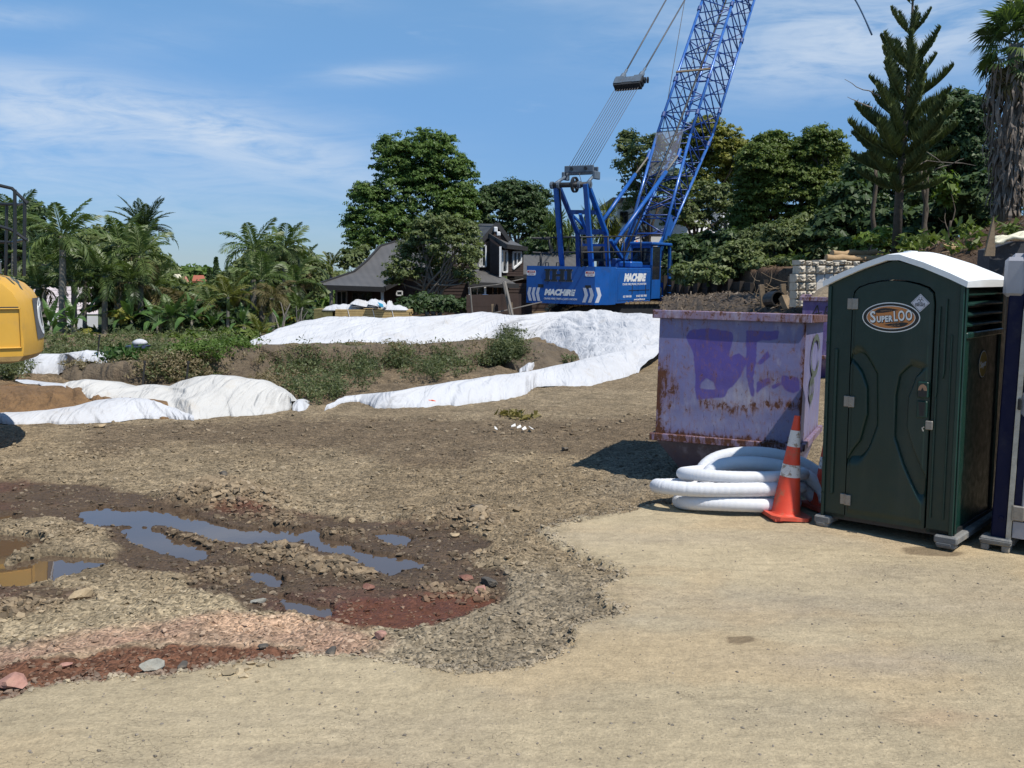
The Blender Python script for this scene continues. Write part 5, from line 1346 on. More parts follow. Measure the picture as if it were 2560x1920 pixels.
def spots_in(poly, n, z_of=None):
    x, y = scatter(n, poly); return x, y
# height of the banks: nearest sheet vertex
bank = np.concatenate([h1.reshape(-1, 3), h2.reshape(-1, 3), h3.reshape(-1, 3)])
def on_bank(poly, n, cluster=.0):
    """pick points on the soil banks that the photograph shows inside poly"""
    px, py = project(bank[:, 0], bank[:, 1], bank[:, 2]); mk = raster([poly]); ok = np.where((sample(mk, px, py) > .5))[0]
    if len(ok) == 0: return []
    w_ = 1.0 / np.maximum(bank[ok, 1], 1) ** 0
    cl_ = fbm(bank[ok, 0], bank[ok, 1], 1.3, 3, 3); w_ = np.clip(cl_ - cluster, .01, 1) ** 2; w_ /= w_.sum()
    c_ = np.random.choice(ok, n, p=w_); j = np.random.randn(n, 2) * .12
    return [(bank[i, 0] + j[k, 0], bank[i, 1] + j[k, 1], bank[i, 2] - .03, .5 + random.random()) for k, i in enumerate(c_)]
def on_flat(poly, n, cl=.3):
    x, y = scatter(n, poly); return [(a, b_, 0, .5 + random.random()) for a, b_ in zip(x, y) if fbm(a, b_, .9, 3, 2) > cl]
W1 = [(690, 935), (860, 880), (980, 905), (1100, 895), (1250, 880), (1320, 880), (1320, 905), (1130, 950), (880, 980), (800, 1012), (745, 1000), (700, 965)]
weeds('weeds', on_bank(W1, 150, .30) + on_flat(W1, 330, .40), .32, .60, 50, .055, M_WEEDD, 'dark green weeds in front of the far white cover')
weeds('weeds', on_bank([(690, 900), (900, 890), (1150, 890), (1300, 870), (1300, 905), (900, 960), (760, 1000)], 200, .35) + on_flat(W1, 200, .4), .38, .5, 50, .06, M_WEED, 'lighter green weeds along the bank')
W2 = [(200, 905), (430, 880), (540, 868), (760, 868), (860, 880), (740, 965), (600, 950), (400, 955), (250, 950)]
weeds('weeds', on_bank(W2, 120, .30), .17, .8, 30, .06, M_WEED, 'sparse green weeds over the long soil bank')
weeds('dry_weeds', on_bank(W2 + [(190, 930)], 170, .2) + on_flat([(380, 950), (720, 940), (800, 1000), (690, 975), (520, 925)], 120, .3)  , .18, .8, 30, .055, M_WEEDB, 'dry brown weeds over the soil bank')
weeds('grass', on_bank([(160, 905), (600, 868), (1240, 850), (1240, 900), (700, 960), (200, 955)], 420, .2), .12, 1.0, 26, .05, M_WEEDB, 'short dry grass over the soil banks')
weeds('grass', on_flat([(-60, 880), (620, 862), (620, 878), (330, 890), (120, 900), (-60, 905)], 330, .0), .20, .8, 34, .07, M_WEED, 'rough grass along the foot of the left jungle')
weeds('undergrowth', on_flat([(40, 838), (600, 832), (620, 858), (300, 866), (40, 872)], 150, .1), .20, .8, 30, .08, M_WEED, 'leafy low plants in front of the bananas')
weeds('grass', on_bank([(430, 885), (520, 862), (640, 862), (640, 880), (500, 900)], 120, .3), .22, .8, 60, .07, M_GRASSB, 'bright green grass at the top of the bank')
weeds('grass', on_flat([(-60, 905), (60, 905), (75, 955), (-60, 960)], 110, .0), .42, .4, 50, .07, M_WEED, 'grey green grass in front of the white cover at the left')
weeds('weeds', [(*G(1268 + random.gauss(0, 14), 900)[:2], .18, .9 + .4 * random.random()) for _ in range(14)] , .62, .22, 110, .05, M_WEEDD, 'tall weeds rising against the far white cover')
weeds('weeds', [(*G(1428 + random.gauss(0, 10), 918)[:2], .1, .7) for _ in range(5)] + [(*G(1285 + random.gauss(0, 14), 866)[:2], .35, .6) for _ in range(7)], .3, .5, 40, .06, M_WEED, 'few weeds at the fold of the white cover')
weeds('weeds', [(*G(300 + random.gauss(0, 20), 935)[:2], .1, 1.0) for _ in range(12)], .5, .6, 70, .12, leaf_mat('lush_weed', (.035, .075, .02), (.075, .14, .035)), 'leafy green weeds beside the left stakes')

# ------------------------------------------------------------------ small things on the yard
M_STAKE = simple('stake_steel', (.020, .018, .017), .7, var=.3)
for i, (px, y0, y1, Y, lab) in enumerate([(358, 905, 975, 14.9, 'thin black steel stake left of centre on the near white mound'), (467, 905, 966, 14.9, 'thin black steel stake right of centre on the near white mound'), (245, 838, 904, 19.5, 'thin dark stake standing behind the left white cover'), (289, 880, 912, 19.2, 'short dark stake beside the orange bag')]):
    a, b_ = P(px + 4, y0, Y), P(px - 3, y1 + 6, Y); q = MB(); q.beam(a, b_, .035, .018); q.tube([a + (0, 0, -.02), a + (0, 0, .012)], .022, 6)
    o_ = q.build('steel_stake', M_STAKE, label=lab, cat='stake', group='thin steel stakes')
q = MB(); c_ = P(299, 902, 18.8)
for k_ in range(3): q.rbox(c_[0] - .09 + .02 * k_, c_[0] + .10 - .02 * k_, c_[1] - .08, c_[1] + .08, c_[2] - .08 + .06 * k_, c_[2] - .01 + .06 * k_, .02)
q.build('plastic_sack', simple('orange_plastic', (.75, .16, .02), .5, var=.15, bump=.5, bscale=9), label='crumpled orange plastic sack at the end of the left white cover', cat='sack')
c_ = P(352, 868, 23); q = MB(); q.prism([(-.22, 0), (.2, 0), (.25, .06), (-.26, .05)], tuple(c_), (1, 0, 0), (0, 0, 1), .3); tb = q.build('bundle', simple('blue_tarp', (.05, .07, .13), .6), label='small white bundle on a blue tarpaulin in front of the banana plants', cat='bundle')
q = MB(); q.lathe([(.0, .0), (.16, .0), (.18, .04), (.15, .08), (.07, .12), (0, .13)], (c_[0] + .02, c_[1] - .1, c_[2] + .08), 14, caps=False); q.build('bundle_top', M_COVER, tb, smooth=True)
M_ORN = simple('orange_netting', (.72, .10, .03), .6, var=.2)
for px, py, s_, lab in ((1003, 1010, .26, 'crumpled orange netting left at the foot of the tail cover'), (1066, 1009, .22, 'crumpled orange netting right at the foot of the tail cover')):
    g = G(px, py); q = MB()
    for k_ in range(7):
        a = random.uniform(0, 3.1); pts = [(g[0] + s_ * (u - .5) * 1.4 + .03 * random.random(), g[1] + .08 * math.sin(a + u * 5), .02 + .035 * random.random() + .03 * k_ / 7 * math.sin(math.pi * u)) for u in np.linspace(0, 1, 6)]
        q.tube(pts, .012, 5)
    q.build('barrier_netting', M_ORN, label=lab, cat='netting')
M_PAPER = simple('white_scrap', (.72, .70, .66), .8)
for k_, (px, py) in enumerate([(1240, 1076), (1283, 1070), (1297, 1073), (1310, 1077), (1328, 1076)]):
    g = G(px, py); q = MB(); a = random.random() * 3; u_ = np.array([math.cos(a), math.sin(a), .15]); v__ = np.array([-math.sin(a), math.cos(a), .3])
    c_ = np.array([g[0], g[1], ground_z(g[0], g[1]) + .05]); s_ = .032
    q.add([c_ - u_ * s_ - v__ * s_ * .6, c_ + u_ * s_ - v__ * s_ * .5, c_ + u_ * s_ * .9 + v__ * s_ * .6 + (0, 0, .02), c_ - u_ * s_ * .8 + v__ * s_ * .5], [(0, 1, 2, 3)]); q.f += [(3, 2, 1, 0)] if False else []
    q.slab([c_ - u_ * s_ - v__ * s_ * .6 + (0, 0, .006), c_ + u_ * s_ - v__ * s_ * .5 + (0, 0, .006), c_ + u_ * s_ * .9 + v__ * s_ * .6 + (0, 0, .026), c_ - u_ * s_ * .8 + v__ * s_ * .5 + (0, 0, .006)], .004)
    q.build('paper_scrap', M_PAPER, label=['lone white paper scrap left of the row on the dark gravel', 'white paper scrap at the left end of the row of four', 'second white paper scrap from the left end of the row', 'second white paper scrap from the right end of the row', 'white paper scrap at the right end of the row'][k_], cat='scrap', group='white scraps on the dark gravel')
spots = [(*G(1290 + random.gauss(0, 18), 1038 + random.gauss(0, 4))[:2], ground_z(*G(1290, 1038)[:2]) + .01, 1) for _ in range(9)]
weeds('leaf_litter', spots, .05, 2.6, 10, .13, leaf_mat('fallen_leaf', (.15, .12, .04), (.26, .22, .07)), 'small heap of yellow green fallen leaves on the gravel')
g = G(1410, 1123); rock(1410, 1123, .12, 'dark', 'dark brown lump on the gravel left of the rusty bin')
# ================================================================== TREES AND PLANTS
M_BARK = simple('bark_brown', (.085, .066, .048), .95, var=.4, vscale=6, bump=.8, bscale=25)
M_BARKL = simple('bark_pale', (.20, .175, .145), .9, var=.4, vscale=6, bump=.6, bscale=25)
M_BARKG = simple('palm_trunk', (.17, .155, .125), .9, var=.3, vscale=9, bump=.6, bscale=20)
L_MID = leaf_mat('leaf_mid_green', (0.050, 0.098, 0.024), (0.140, 0.204, 0.046), vscale=.35)
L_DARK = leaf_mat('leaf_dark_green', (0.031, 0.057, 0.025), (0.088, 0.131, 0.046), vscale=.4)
L_OLIVE = leaf_mat('leaf_olive', (0.070, 0.098, 0.035), (0.174, 0.204, 0.077), vscale=.5)
L_YEL = leaf_mat('leaf_yellow_green', (0.116, 0.136, 0.024), (0.281, 0.261, 0.054), vscale=.4)
L_BUSH = leaf_mat('leaf_bamboo_green', (0.050, 0.088, 0.020), (0.165, 0.204, 0.043), vscale=.5)
L_BRIGHT = leaf_mat('leaf_bright', (.08, .14, .02), (.17, .22, .04), vscale=1)
L_PALM = leaf_mat('palm_leaflet', (.056, .10, .030), (.155, .195, .062), rough=.4, vscale=.6)
L_PALMD = leaf_mat('palm_leaflet_dark', (0.031, 0.059, 0.022), (0.070, 0.096, 0.034), rough=.4, vscale=.6)
L_PALMY = leaf_mat('palm_leaflet_yellow', (.085, .10, .020), (.16, .165, .040), rough=.45, vscale=.6)
L_PALMB = leaf_mat('palm_leaflet_brown', (.10, .085, .035), (.17, .14, .06), rough=.6, vscale=.6)
L_BAN = leaf_mat('banana_leaf', (0.043, 0.098, 0.031), (0.106, 0.184, 0.050), rough=.38, trans=.2, vscale=.8)
L_PINE = leaf_mat('pine_needle', (.060, .092, .036), (.15, .175, .06), rough=.55, trans=.08, vscale=.5)
L_DEAD = leaf_mat('dead_frond', (.11, .09, .075), (.24, .20, .165), rough=.8, trans=.05, vscale=1.5)

def px2m(Y): return Y / FPX
def crown_mesh(blobs, nclump, per, cr, ls, mat, name='crown', aspect=1.5, flat=.75, gap=.0):
    C_ = []; N_ = []
    wts = np.array([b_[3] * b_[5] for b_ in blobs]) ** .8; wts = wts / wts.sum()
    for (x, y, z, rx, ry, rz), w_ in zip(blobs, wts):
        n = max(3, int(nclump * w_)); d = np.random.randn(n, 3); d /= np.linalg.norm(d, axis=1, keepdims=True)
        d[:, 2] = np.where(d[:, 2] < -.5, -d[:, 2], d[:, 2])
        rad = .42 + .80 * np.random.rand(n) ** .75
        cc_ = np.array([x, y, z]) + d * rad[:, None] * np.array([rx, ry, rz])
        crr = cr * np.random.uniform(.55, 1.25, n)
        e = np.random.randn(n, per, 3); e /= np.linalg.norm(e, axis=2, keepdims=True)
        e[..., 2] = np.where(e[..., 2] < -.25, -e[..., 2] * .6, e[..., 2])
        q_ = cc_[:, None, :] + e * (crr[:, None, None] * (.35 + .75 * np.random.rand(n, per, 1))) * np.array([1.05, 1.05, flat])
        C_.append(q_.reshape(-1, 3)); N_.append((e + np.array([0, 0, .45]) + .3 * d[:, None, :]).reshape(-1, 3))
    C_ = np.concatenate(C_); N_ = np.concatenate(N_)
    if gap: 
        kp = fbm(C_[:, 0] * 1.0 + C_[:, 1], C_[:, 2], .9 / cr, 3, 3) > gap; C_, N_ = C_[kp], N_[kp]
    v, f = leaves(C_, N_, ls * (.6 + .8 * np.random.rand(len(C_))), aspect, .55)
    return mesh_from(v, f, name, mat)
def base_z(x, y): return float(macro(np.array([x]), np.array([y]))[0])
def limb(p, q, r0_, r1_, sag=.12, n=7, n_side=6, wob=.1):
    p = np.asarray(p, float); q = np.asarray(q, float); L = np.linalg.norm(q - p); pts = []; rs_ = []
    off = np.random.randn(3) * wob * L
    for i in range(n):
        t_ = i / (n - 1); pts.append(p * (1 - t_) + q * t_ + off * math.sin(math.pi * t_) * .5 + np.random.randn(3) * L * .012 + np.array([0, 0, -sag * L * math.sin(math.pi * t_) * .5])); rs_.append(r0_ + (r1_ - r0_) * t_)
    return pts, rs_
def tree(name, label, Y, pblobs, base, mat, nclump=120, per=34, cr=.55, ls=.26, trunk_r=.2, bark=None, depth=.8, yj=1.5, group=None, limbs=7, gap=0.0, aspect=1.5, stems=1):
    bl = []
    for b_ in pblobs:
        px, py, rx, ry = b_[:4]; yy_ = Y + (b_[4] if len(b_) > 4 else random.uniform(-yj, yj)); c_ = P(px, py, yy_); k_ = px2m(yy_)
        bl.append((c_[0], c_[1], c_[2], rx * k_, max(rx, ry) * k_ * depth, ry * k_))
    bx_ = P(base[0], base[1], Y); bz = base_z(bx_[0], Y)
    root = empty(name, (bx_[0], Y, bz), 0, label, 'tree' if 'palm' not in name else 'palm', group)
    me = crown_mesh(bl, nclump, per, cr, ls, mat, gap=gap, aspect=aspect)
    mi = np.array([bx_[0], Y, bz]); v = np.empty(len(me.vertices) * 3, np.float32); me.vertices.foreach_get('co', v); v = v.reshape(-1, 3) - mi; me.vertices.foreach_set('co', v.astype(np.float32).ravel()); me.update()
    link(me, 'crown', root)
    q_ = MB(); cx_ = np.mean([b_[0] for b_ in bl]); cy_ = np.mean([b_[1] for b_ in bl]); zt_ = np.mean([b_[2] for b_ in bl])
    for s_ in range(stems):
        jx_ = (random.random() - .5) * trunk_r * 5 * (stems > 1)
        fork = np.array([bx_[0] * .5 + cx_ * .5 + jx_ * 2, Y, bz + (zt_ - bz) * .55])
        pts, rs_ = limb((bx_[0] + jx_, Y, bz - .3), fork, trunk_r * (1.25 if stems == 1 else .8), trunk_r * .7, 0, 8, 9, .05); q_.tube(pts, rs_, 9)
        for b_ in random.sample(bl, min(limbs, len(bl))):
            end = np.array(b_[:3]) + np.array([random.uniform(-.4, .4) * b_[3], 0, random.uniform(0, .3) * b_[5]])
            st = np.array(pts[random.randint(4, 7)]); p2, r2 = limb(st, end, trunk_r * .45, trunk_r * .1, .0, 7, 6, .12); q_.tube(p2, r2, 6)
            for _ in range(2):
                i = random.randint(2, 5); e2 = np.array(p2[i]) + (np.random.randn(3) * .4 + [0, 0, .1]) * np.linalg.norm(end - st) * .22
                p3_, r3 = limb(p2[i], e2, trunk_r * .2, trunk_r * .05, 0, 5, 5, .1); q_.tube(p3_, r3, 5)
    q_.build('trunk', bark or M_BARK, root, world=True, smooth=True)
    return root

# far horizon: distant wooded slope read as one mass, single trees and houses on it
def far_blobs(rng, ybase, Y, n, hmin, hmax):
    out = []
    for i in range(n):
        px = rng[0] + (rng[1] - rng[0]) * (i + random.random()) / n; h_ = random.uniform(hmin, hmax); out.append((px, ybase - h_ * .4, random.uniform(.7, 1.3) * h_ * 1.1, h_ * .8))
    return out
def mass(name, label, Y, pb, mat, nclump, per, cr, ls, yj=6):
    bl = []
    for px, py, rx, ry in pb:
        yy_ = Y + random.uniform(-yj, yj); c_ = P(px, py, yy_); k_ = px2m(yy_); bl.append((c_[0], c_[1], c_[2], rx * k_, rx * k_, ry * k_))
    return link(crown_mesh(bl, nclump, per, cr, ls, mat, name), name, label=label, kind='stuff')
mass('distant_woods', 'far wooded slope on the horizon', 190, far_blobs((-200, 1300), 728, 190, 60, 18, 30), L_OLIVE, 1200, 22, 2.2, 1.3, 12)
mass('distant_woods', 'dark woods in front of the far slope', 120, far_blobs((-200, 1400), 758, 120, 60, 20, 32), L_MID, 1200, 20, 1.6, .9, 8)
tree('distant_tree', 'rounded far tree on the horizon behind the orange roof', 170, [(478, 692, 40, 22), (505, 690, 22, 18), (455, 690, 18, 16)], (480, 720), L_MID, 60, 26, 1.2, .9, .3)
tree('distant_tree', 'rounded far tree on the horizon right of the date palm', 165, [(415, 690, 34, 24), (435, 688, 22, 20), (395, 692, 22, 24)], (415, 720), L_OLIVE, 60, 26, 1.2, .9, .3)
tree('distant_tree', 'low far tree right of the tall cypress', 165, [(580, 706, 40, 20), (610, 708, 26, 16)], (585, 720), L_OLIVE, 40, 26, 1.2, .9, .3)
for px, y0, y1, wd, lab in ((540, 646, 735, 9, 'tall dark pointed cypress on the skyline'), (523, 674, 735, 7, 'shorter dark pointed cypress left of the tall one')):
    Y = 110; a_, b_ = P(px, y0, Y), P(px, y1, Y); n = 1100; u = np.random.rand(n) ** .8; r_ = wd * px2m(Y) * np.minimum(1, (1 - u) * 1.6) ** .8 * (.6 + .5 * np.random.rand(n)); an = np.random.rand(n) * 6.28
    C_ = np.stack([a_[0] + r_ * np.cos(an), Y + r_ * np.sin(an), b_[2] + (a_[2] - b_[2]) * u], 1)
    v, f = leaves(C_, np.stack([np.cos(an), np.sin(an), an * 0 + .2], 1), .5 * (.6 + .6 * np.random.rand(n)), 2.4, .5)
    root = empty('cypress', (a_[0], Y, b_[2] - 1), 0, lab, 'tree', 'pointed cypresses on the skyline'); link(mesh_from(v - np.array([a_[0], Y, b_[2] - 1]), f, 'crown', L_DARK), 'crown', root)
    q = MB(); q.tube([(a_[0], Y, b_[2] - 2), (a_[0], Y, b_[2] + .5)], .2, 6); q.build('trunk', M_BARK, root, world=True)

# broadleaf trees
tree('broadleaf_tree', 'tall broad many-lobed green tree behind the dark house', 60, [(1058, 415, 48, 75), (1105, 405, 42, 62), (985, 425, 50, 72), (1150, 465, 38, 62), (1040, 510, 95, 80), (930, 520, 48, 52), (1130, 555, 55, 65), (882, 558, 24, 22), (898, 605, 34, 36), (985, 590, 90, 60), (1168, 530, 24, 60), (1080, 610, 80, 50), (905, 490, 22, 26)], (1040, 760), L_MID, 2227, 46, 0.35, 0.151, .45, limbs=9)
tree('broadleaf_tree', 'dark rounded tree right of the tallest tree behind the house', 63, [(1290, 508, 58, 45), (1240, 500, 38, 38), (1340, 530, 40, 50), (1300, 565, 66, 45), (1215, 545, 32, 48), (1355, 585, 34, 48), (1272, 476, 18, 18)], (1290, 760), L_DARK, 931, 48, 0.35, 0.157, .3, bark=M_BARKL, limbs=7)
tree('broadleaf_tree', 'low dark tree between the cabbage tree and the house roof', 58, [(1385, 620, 42, 46), (1345, 640, 36, 40), (1420, 650, 34, 40)], (1380, 760), L_DARK, 262, 46, 0.46, 0.206, .2, bark=M_BARKL)
tree('broadleaf_tree', 'open olive tree with pale branches growing in front of the dark house', 41, [(1105, 565, 50, 24), (1060, 600, 45, 42), (1130, 618, 55, 52), (1180, 618, 20, 56), (1008, 682, 40, 30), (1100, 672, 52, 40), (1045, 645, 50, 42), (1160, 700, 28, 20), (982, 700, 18, 20), (1172, 655, 22, 34)], (1092, 770), L_OLIVE, 546, 46, 0.26, 0.121, .13, bark=M_BARKL, limbs=11, gap=.40, stems=3, yj=1.0)
tree('broadleaf_tree', 'open airy tree with thin foliage left of the crane boom', 57, [(1568, 352, 26, 24), (1592, 400, 40, 44), (1612, 448, 46, 50), (1642, 378, 32, 34), (1556, 428, 22, 26), (1600, 505, 44, 46), (1652, 470, 44, 50), (1560, 385, 18, 20)], (1640, 720), L_OLIVE, 465, 39, 0.32, 0.157, .2, limbs=8, gap=.44)
tree('broadleaf_tree', 'yellow green tree rising right of the crane boom', 58, [(1762, 330, 42, 32), (1800, 358, 48, 40), (1728, 378, 40, 44), (1832, 398, 36, 44), (1872, 392, 38, 36), (1780, 432, 55, 45), (1840, 470, 48, 50), (1740, 480, 45, 45)], (1790, 720), L_YEL, 1134, 46, 0.30, 0.139, .22, limbs=8, gap=.30)
tree('broadleaf_tree', 'olive tree with a forked dark trunk in front of the white houses', 52, [(1700, 540, 40, 40), (1750, 560, 40, 34), (1780, 500, 44, 40), (1690, 480, 40, 44), (1820, 540, 30, 34)], (1728, 740), L_OLIVE, 384, 41, 0.32, 0.151, .22, bark=M_BARK, limbs=7, gap=.36)
tree('bushy_tree', 'dense domed green tree right of the yellow green tree', 44, [(2052, 378, 52, 48), (2000, 402, 52, 46), (2088, 432, 36, 56), (1990, 480, 70, 60), (2060, 500, 52, 70), (2040, 570, 56, 60), (2095, 520, 30, 60)], (2040, 720), L_BUSH, 1539, 50, 0.26, 0.115, .16, limbs=8, stems=3)
tree('bushy_tree', 'dense green tree between the domed tree and the yellow green tree', 45, [(1932, 372, 44, 34), (1900, 410, 50, 44), (1940, 450, 50, 50), (1880, 480, 44, 50), (1920, 530, 56, 54), (1865, 560, 40, 50)], (1900, 720), L_BUSH, 1215, 50, 0.26, 0.115, .16, limbs=8, stems=3, gap=.25)
tree('bushy_tree', 'low leafy tree trailing over the timber retaining wall', 36, [(1960, 600, 60, 40), (2020, 600, 50, 50), (1900, 610, 48, 36), (1850, 640, 44, 30), (2000, 660, 44, 30), (1940, 650, 44, 26), (1980, 690, 30, 18)], (1960, 720), L_OLIVE, 667, 46, 0.26, 0.121, .12, limbs=8, stems=4, gap=.33)
tree('bushy_tree', 'dark shrubby tree behind the crane cab', 47, [(1730, 640, 44, 40), (1780, 620, 40, 36), (1700, 680, 30, 34), (1760, 690, 40, 26), (1820, 690, 40, 24)], (1740, 740), L_DARK, 424, 43, 0.29, 0.133, .12, limbs=6, stems=2)
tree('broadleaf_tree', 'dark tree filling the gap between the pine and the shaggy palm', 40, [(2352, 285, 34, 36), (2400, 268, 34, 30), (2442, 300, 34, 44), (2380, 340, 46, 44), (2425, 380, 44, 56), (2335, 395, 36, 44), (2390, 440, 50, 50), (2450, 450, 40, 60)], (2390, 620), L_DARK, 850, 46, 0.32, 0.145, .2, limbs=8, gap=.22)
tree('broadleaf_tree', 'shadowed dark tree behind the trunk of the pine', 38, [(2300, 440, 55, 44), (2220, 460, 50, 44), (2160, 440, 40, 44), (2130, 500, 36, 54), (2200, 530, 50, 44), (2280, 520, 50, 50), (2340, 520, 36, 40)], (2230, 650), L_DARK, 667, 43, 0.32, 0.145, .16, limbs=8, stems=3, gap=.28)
tree('shrub', 'bright yellow green climbing shrub right of the pine trunk', 30, [(2366, 470, 14, 22), (2362, 505, 12, 22)], (2366, 600), L_BRIGHT, 40, 30, .22, .2, .05)
tree('shrub', 'small bright leafed shrub at the foot of the pine', 27, [(2180, 600, 26, 12), (2210, 590, 20, 14), (2160, 605, 14, 8)], (2180, 625), L_BRIGHT, 40, 24, .2, .16, .04)
tree('broadleaf_tree', 'dark tree mass behind the excavator railing', 41, [(60, 600, 60, 50), (15, 565, 50, 44), (110, 640, 44, 54), (165, 650, 30, 44), (0, 650, 60, 60), (-60, 600, 70, 80), (80, 540, 30, 30)], (60, 780), L_DARK, 667, 43, 0.38, 0.170, .2, limbs=6)
tree('shrub', 'dark green hedge bush under the open tree by the house', 38, [(1060, 765, 40, 22), (1110, 768, 40, 22), (1155, 772, 30, 20), (1020, 772, 24, 18)], (1090, 800), L_DARK, 130, 36, .3, .15, .05)
tree('shrub', 'leafy shrub rising behind the sweep of the main roof', 53, [(878, 655, 26, 24), (905, 640, 18, 18)], (890, 760), L_OLIVE, 50, 30, .35, .22, .05)
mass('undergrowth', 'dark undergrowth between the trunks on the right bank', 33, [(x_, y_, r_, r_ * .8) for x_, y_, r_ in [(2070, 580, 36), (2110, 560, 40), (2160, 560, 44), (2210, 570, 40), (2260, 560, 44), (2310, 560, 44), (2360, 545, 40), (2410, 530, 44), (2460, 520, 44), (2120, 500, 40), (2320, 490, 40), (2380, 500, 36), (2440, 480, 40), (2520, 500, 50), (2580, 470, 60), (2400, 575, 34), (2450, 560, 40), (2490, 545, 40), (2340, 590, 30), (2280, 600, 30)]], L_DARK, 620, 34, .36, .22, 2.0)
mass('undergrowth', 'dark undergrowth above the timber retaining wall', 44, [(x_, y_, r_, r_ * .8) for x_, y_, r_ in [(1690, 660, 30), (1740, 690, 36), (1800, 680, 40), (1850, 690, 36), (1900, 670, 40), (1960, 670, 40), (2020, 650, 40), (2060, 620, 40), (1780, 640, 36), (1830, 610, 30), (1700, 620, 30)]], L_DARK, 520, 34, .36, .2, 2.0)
mass('undergrowth', 'trailing dark leaves over the top of the timber wall', 35, [(x_, 700 - (x_ % 3) * 6, 26, 22) for x_ in range(1700, 1985, 19)] + [(x_, 672, 30, 24) for x_ in range(1800, 2090, 26)] + [(x_, 640, 36, 28) for x_ in range(1960, 2120, 30)], L_OLIVE, 460, 36, .30, .17, 1.5)
# the jungle of mixed plants at the left
mass('undergrowth', 'dense mixed undergrowth filling the left background', 39, [(x_, y_, r_, r_ * .8) for x_, y_, r_ in [(230, 700, 40), (290, 650, 50), (340, 700, 60), (400, 740, 50), (460, 748, 32), (410, 722, 30), (520, 755, 44), (590, 770, 44), (640, 700, 44), (690, 660, 44), (740, 700, 46), (775, 735, 34), (700, 740, 60), (620, 740, 40), (260, 760, 44), (330, 780, 50), (560, 740, 36), (660, 780, 50), (755, 780, 34), (480, 790, 40), (290, 600, 30), (330, 620, 36), (440, 728, 32), (500, 748, 32), (560, 750, 32), (650, 660, 40), (720, 680, 50), (370, 660, 40), (240, 670, 36), (130, 700, 40), (180, 660, 36), (80, 700, 50), (200, 620, 34), (250, 600, 30), (280, 650, 40), (330, 660, 44), (190, 680, 36), (620, 680, 36), (670, 640, 30), (740, 650, 36), (780, 680, 30), (700, 700, 44), (640, 720, 40)]], L_OLIVE, 1500, 34, .36, .19, 1.6)
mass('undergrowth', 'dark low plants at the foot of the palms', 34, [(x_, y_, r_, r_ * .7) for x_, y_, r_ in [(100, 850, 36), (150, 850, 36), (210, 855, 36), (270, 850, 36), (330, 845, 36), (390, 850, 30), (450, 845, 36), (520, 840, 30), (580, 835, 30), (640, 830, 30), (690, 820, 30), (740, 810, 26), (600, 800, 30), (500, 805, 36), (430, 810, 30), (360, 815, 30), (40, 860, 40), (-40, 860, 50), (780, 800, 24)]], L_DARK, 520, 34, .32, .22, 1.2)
mass('undergrowth', 'dark plants behind the logs on the right bank', 35, [(x_, 600, 26, 22) for x_ in range(2050, 2260, 22)] + [(x_, 560, 26, 26) for x_ in range(2060, 2200, 26)], L_DARK, 150, 34, .3, .18, 1)
mass('undergrowth', 'dark plants above the peeled logs', 29, [(x_, 616, 22, 14) for x_ in range(2110, 2345, 18)], L_BUSH, 120, 30, .22, .16, .5)
mass('undergrowth', 'low green plants at the edge of the yard under the bananas', 28.5, [(x_, 868 - (x_ > 400) * 12 - (x_ > 560) * 8, 26, 15) for x_ in range(90, 640, 22)], L_BUSH, 300, 30, .24, .18, .9)
mass('undergrowth', 'yellow tinged leaves in the left undergrowth', 33, [(x_, y_, r_, r_) for x_, y_, r_ in [(480, 815, 18), (520, 822, 16), (215, 845, 12), (300, 800, 16), (560, 845, 12), (700, 790, 14)]], L_YEL, 40, 26, .25, .24, .6)

# ---- palms
def frond_mesh(L, n, ll, droop, mat, vee=.6, width=.05, lift=.35, name='frond', hang=.3, stiff=1.0):
    """feather palm leaf growing along +X, rachis tube plus leaflets"""
    q_ = MB(); pts = []
    for i in range(11):
        t_ = i / 10; a = lift - droop * t_ ** 1.5
        if i == 0: pts.append(np.zeros(3))
        else: pts.append(pts[-1] + L / 10 * np.array([math.cos(a), 0, math.sin(a)]))
    q_.tube(pts, [.028 * L / 2 * (1 - .85 * i / 10) for i in range(11)], 4)
    A = np.array(pts); rs_ = np.random.RandomState(int(L * 100 + n))
    for i in range(n):
        t_ = .12 + .88 * i / n; k_ = t_ * 10; j = min(int(k_), 9); p_ = A[j] + (A[j + 1] - A[j]) * (k_ - j); d = A[j + 1] - A[j]; d /= np.linalg.norm(d)
        le = ll * (math.sin(math.pi * min(1, t_ * .92 + .12)) ** .6) * rs_.uniform(.8, 1.1)
        for s_ in (-1, 1):
            side = np.array([0, s_, 0]); dirn = d * (.55 + .35 * t_) * stiff + side * .9 + np.array([0, 0, vee * .5]) + rs_.randn(3) * .10; dirn /= np.linalg.norm(dirn)
            m_ = p_ + dirn * le * .5; tip = p_ + dirn * le + np.array([0, 0, -hang * le]); wv_ = d * width * (.8 + .4 * rs_.rand())
            q_.add([p_, m_ - wv_ * .6, tip, m_ + wv_ * .6 + np.array([0, 0, .01])], [(0, 1, 2, 3)])
    return mesh_from(q_.v, q_.f, name, mat)
FR = {}
def frond_set(key, L, n, ll, mats, droops, **kw): FR[key] = [frond_mesh(L * random.uniform(.92, 1.08), n, ll, d_, random.choice(mats), **kw) for d_ in droops]
frond_set('queen', 1.75, 34, .52, [L_PALM], (.5, .9, 1.3, 1.7, 2.0), vee=.3, hang=.35)
frond_set('date', 1.75, 44, .34, [L_PALMD], (.4, .7, 1.0, 1.3, 1.5), vee=.5, hang=.08, width=.04)
frond_set('yellow', 1.4, 30, .42, [L_PALMY], (.5, .9, 1.3), vee=.4, hang=.2)
frond_set('brown', 1.6, 30, .48, [L_PALMB], (1.4, 1.9, 2.2), vee=.1, hang=.6)
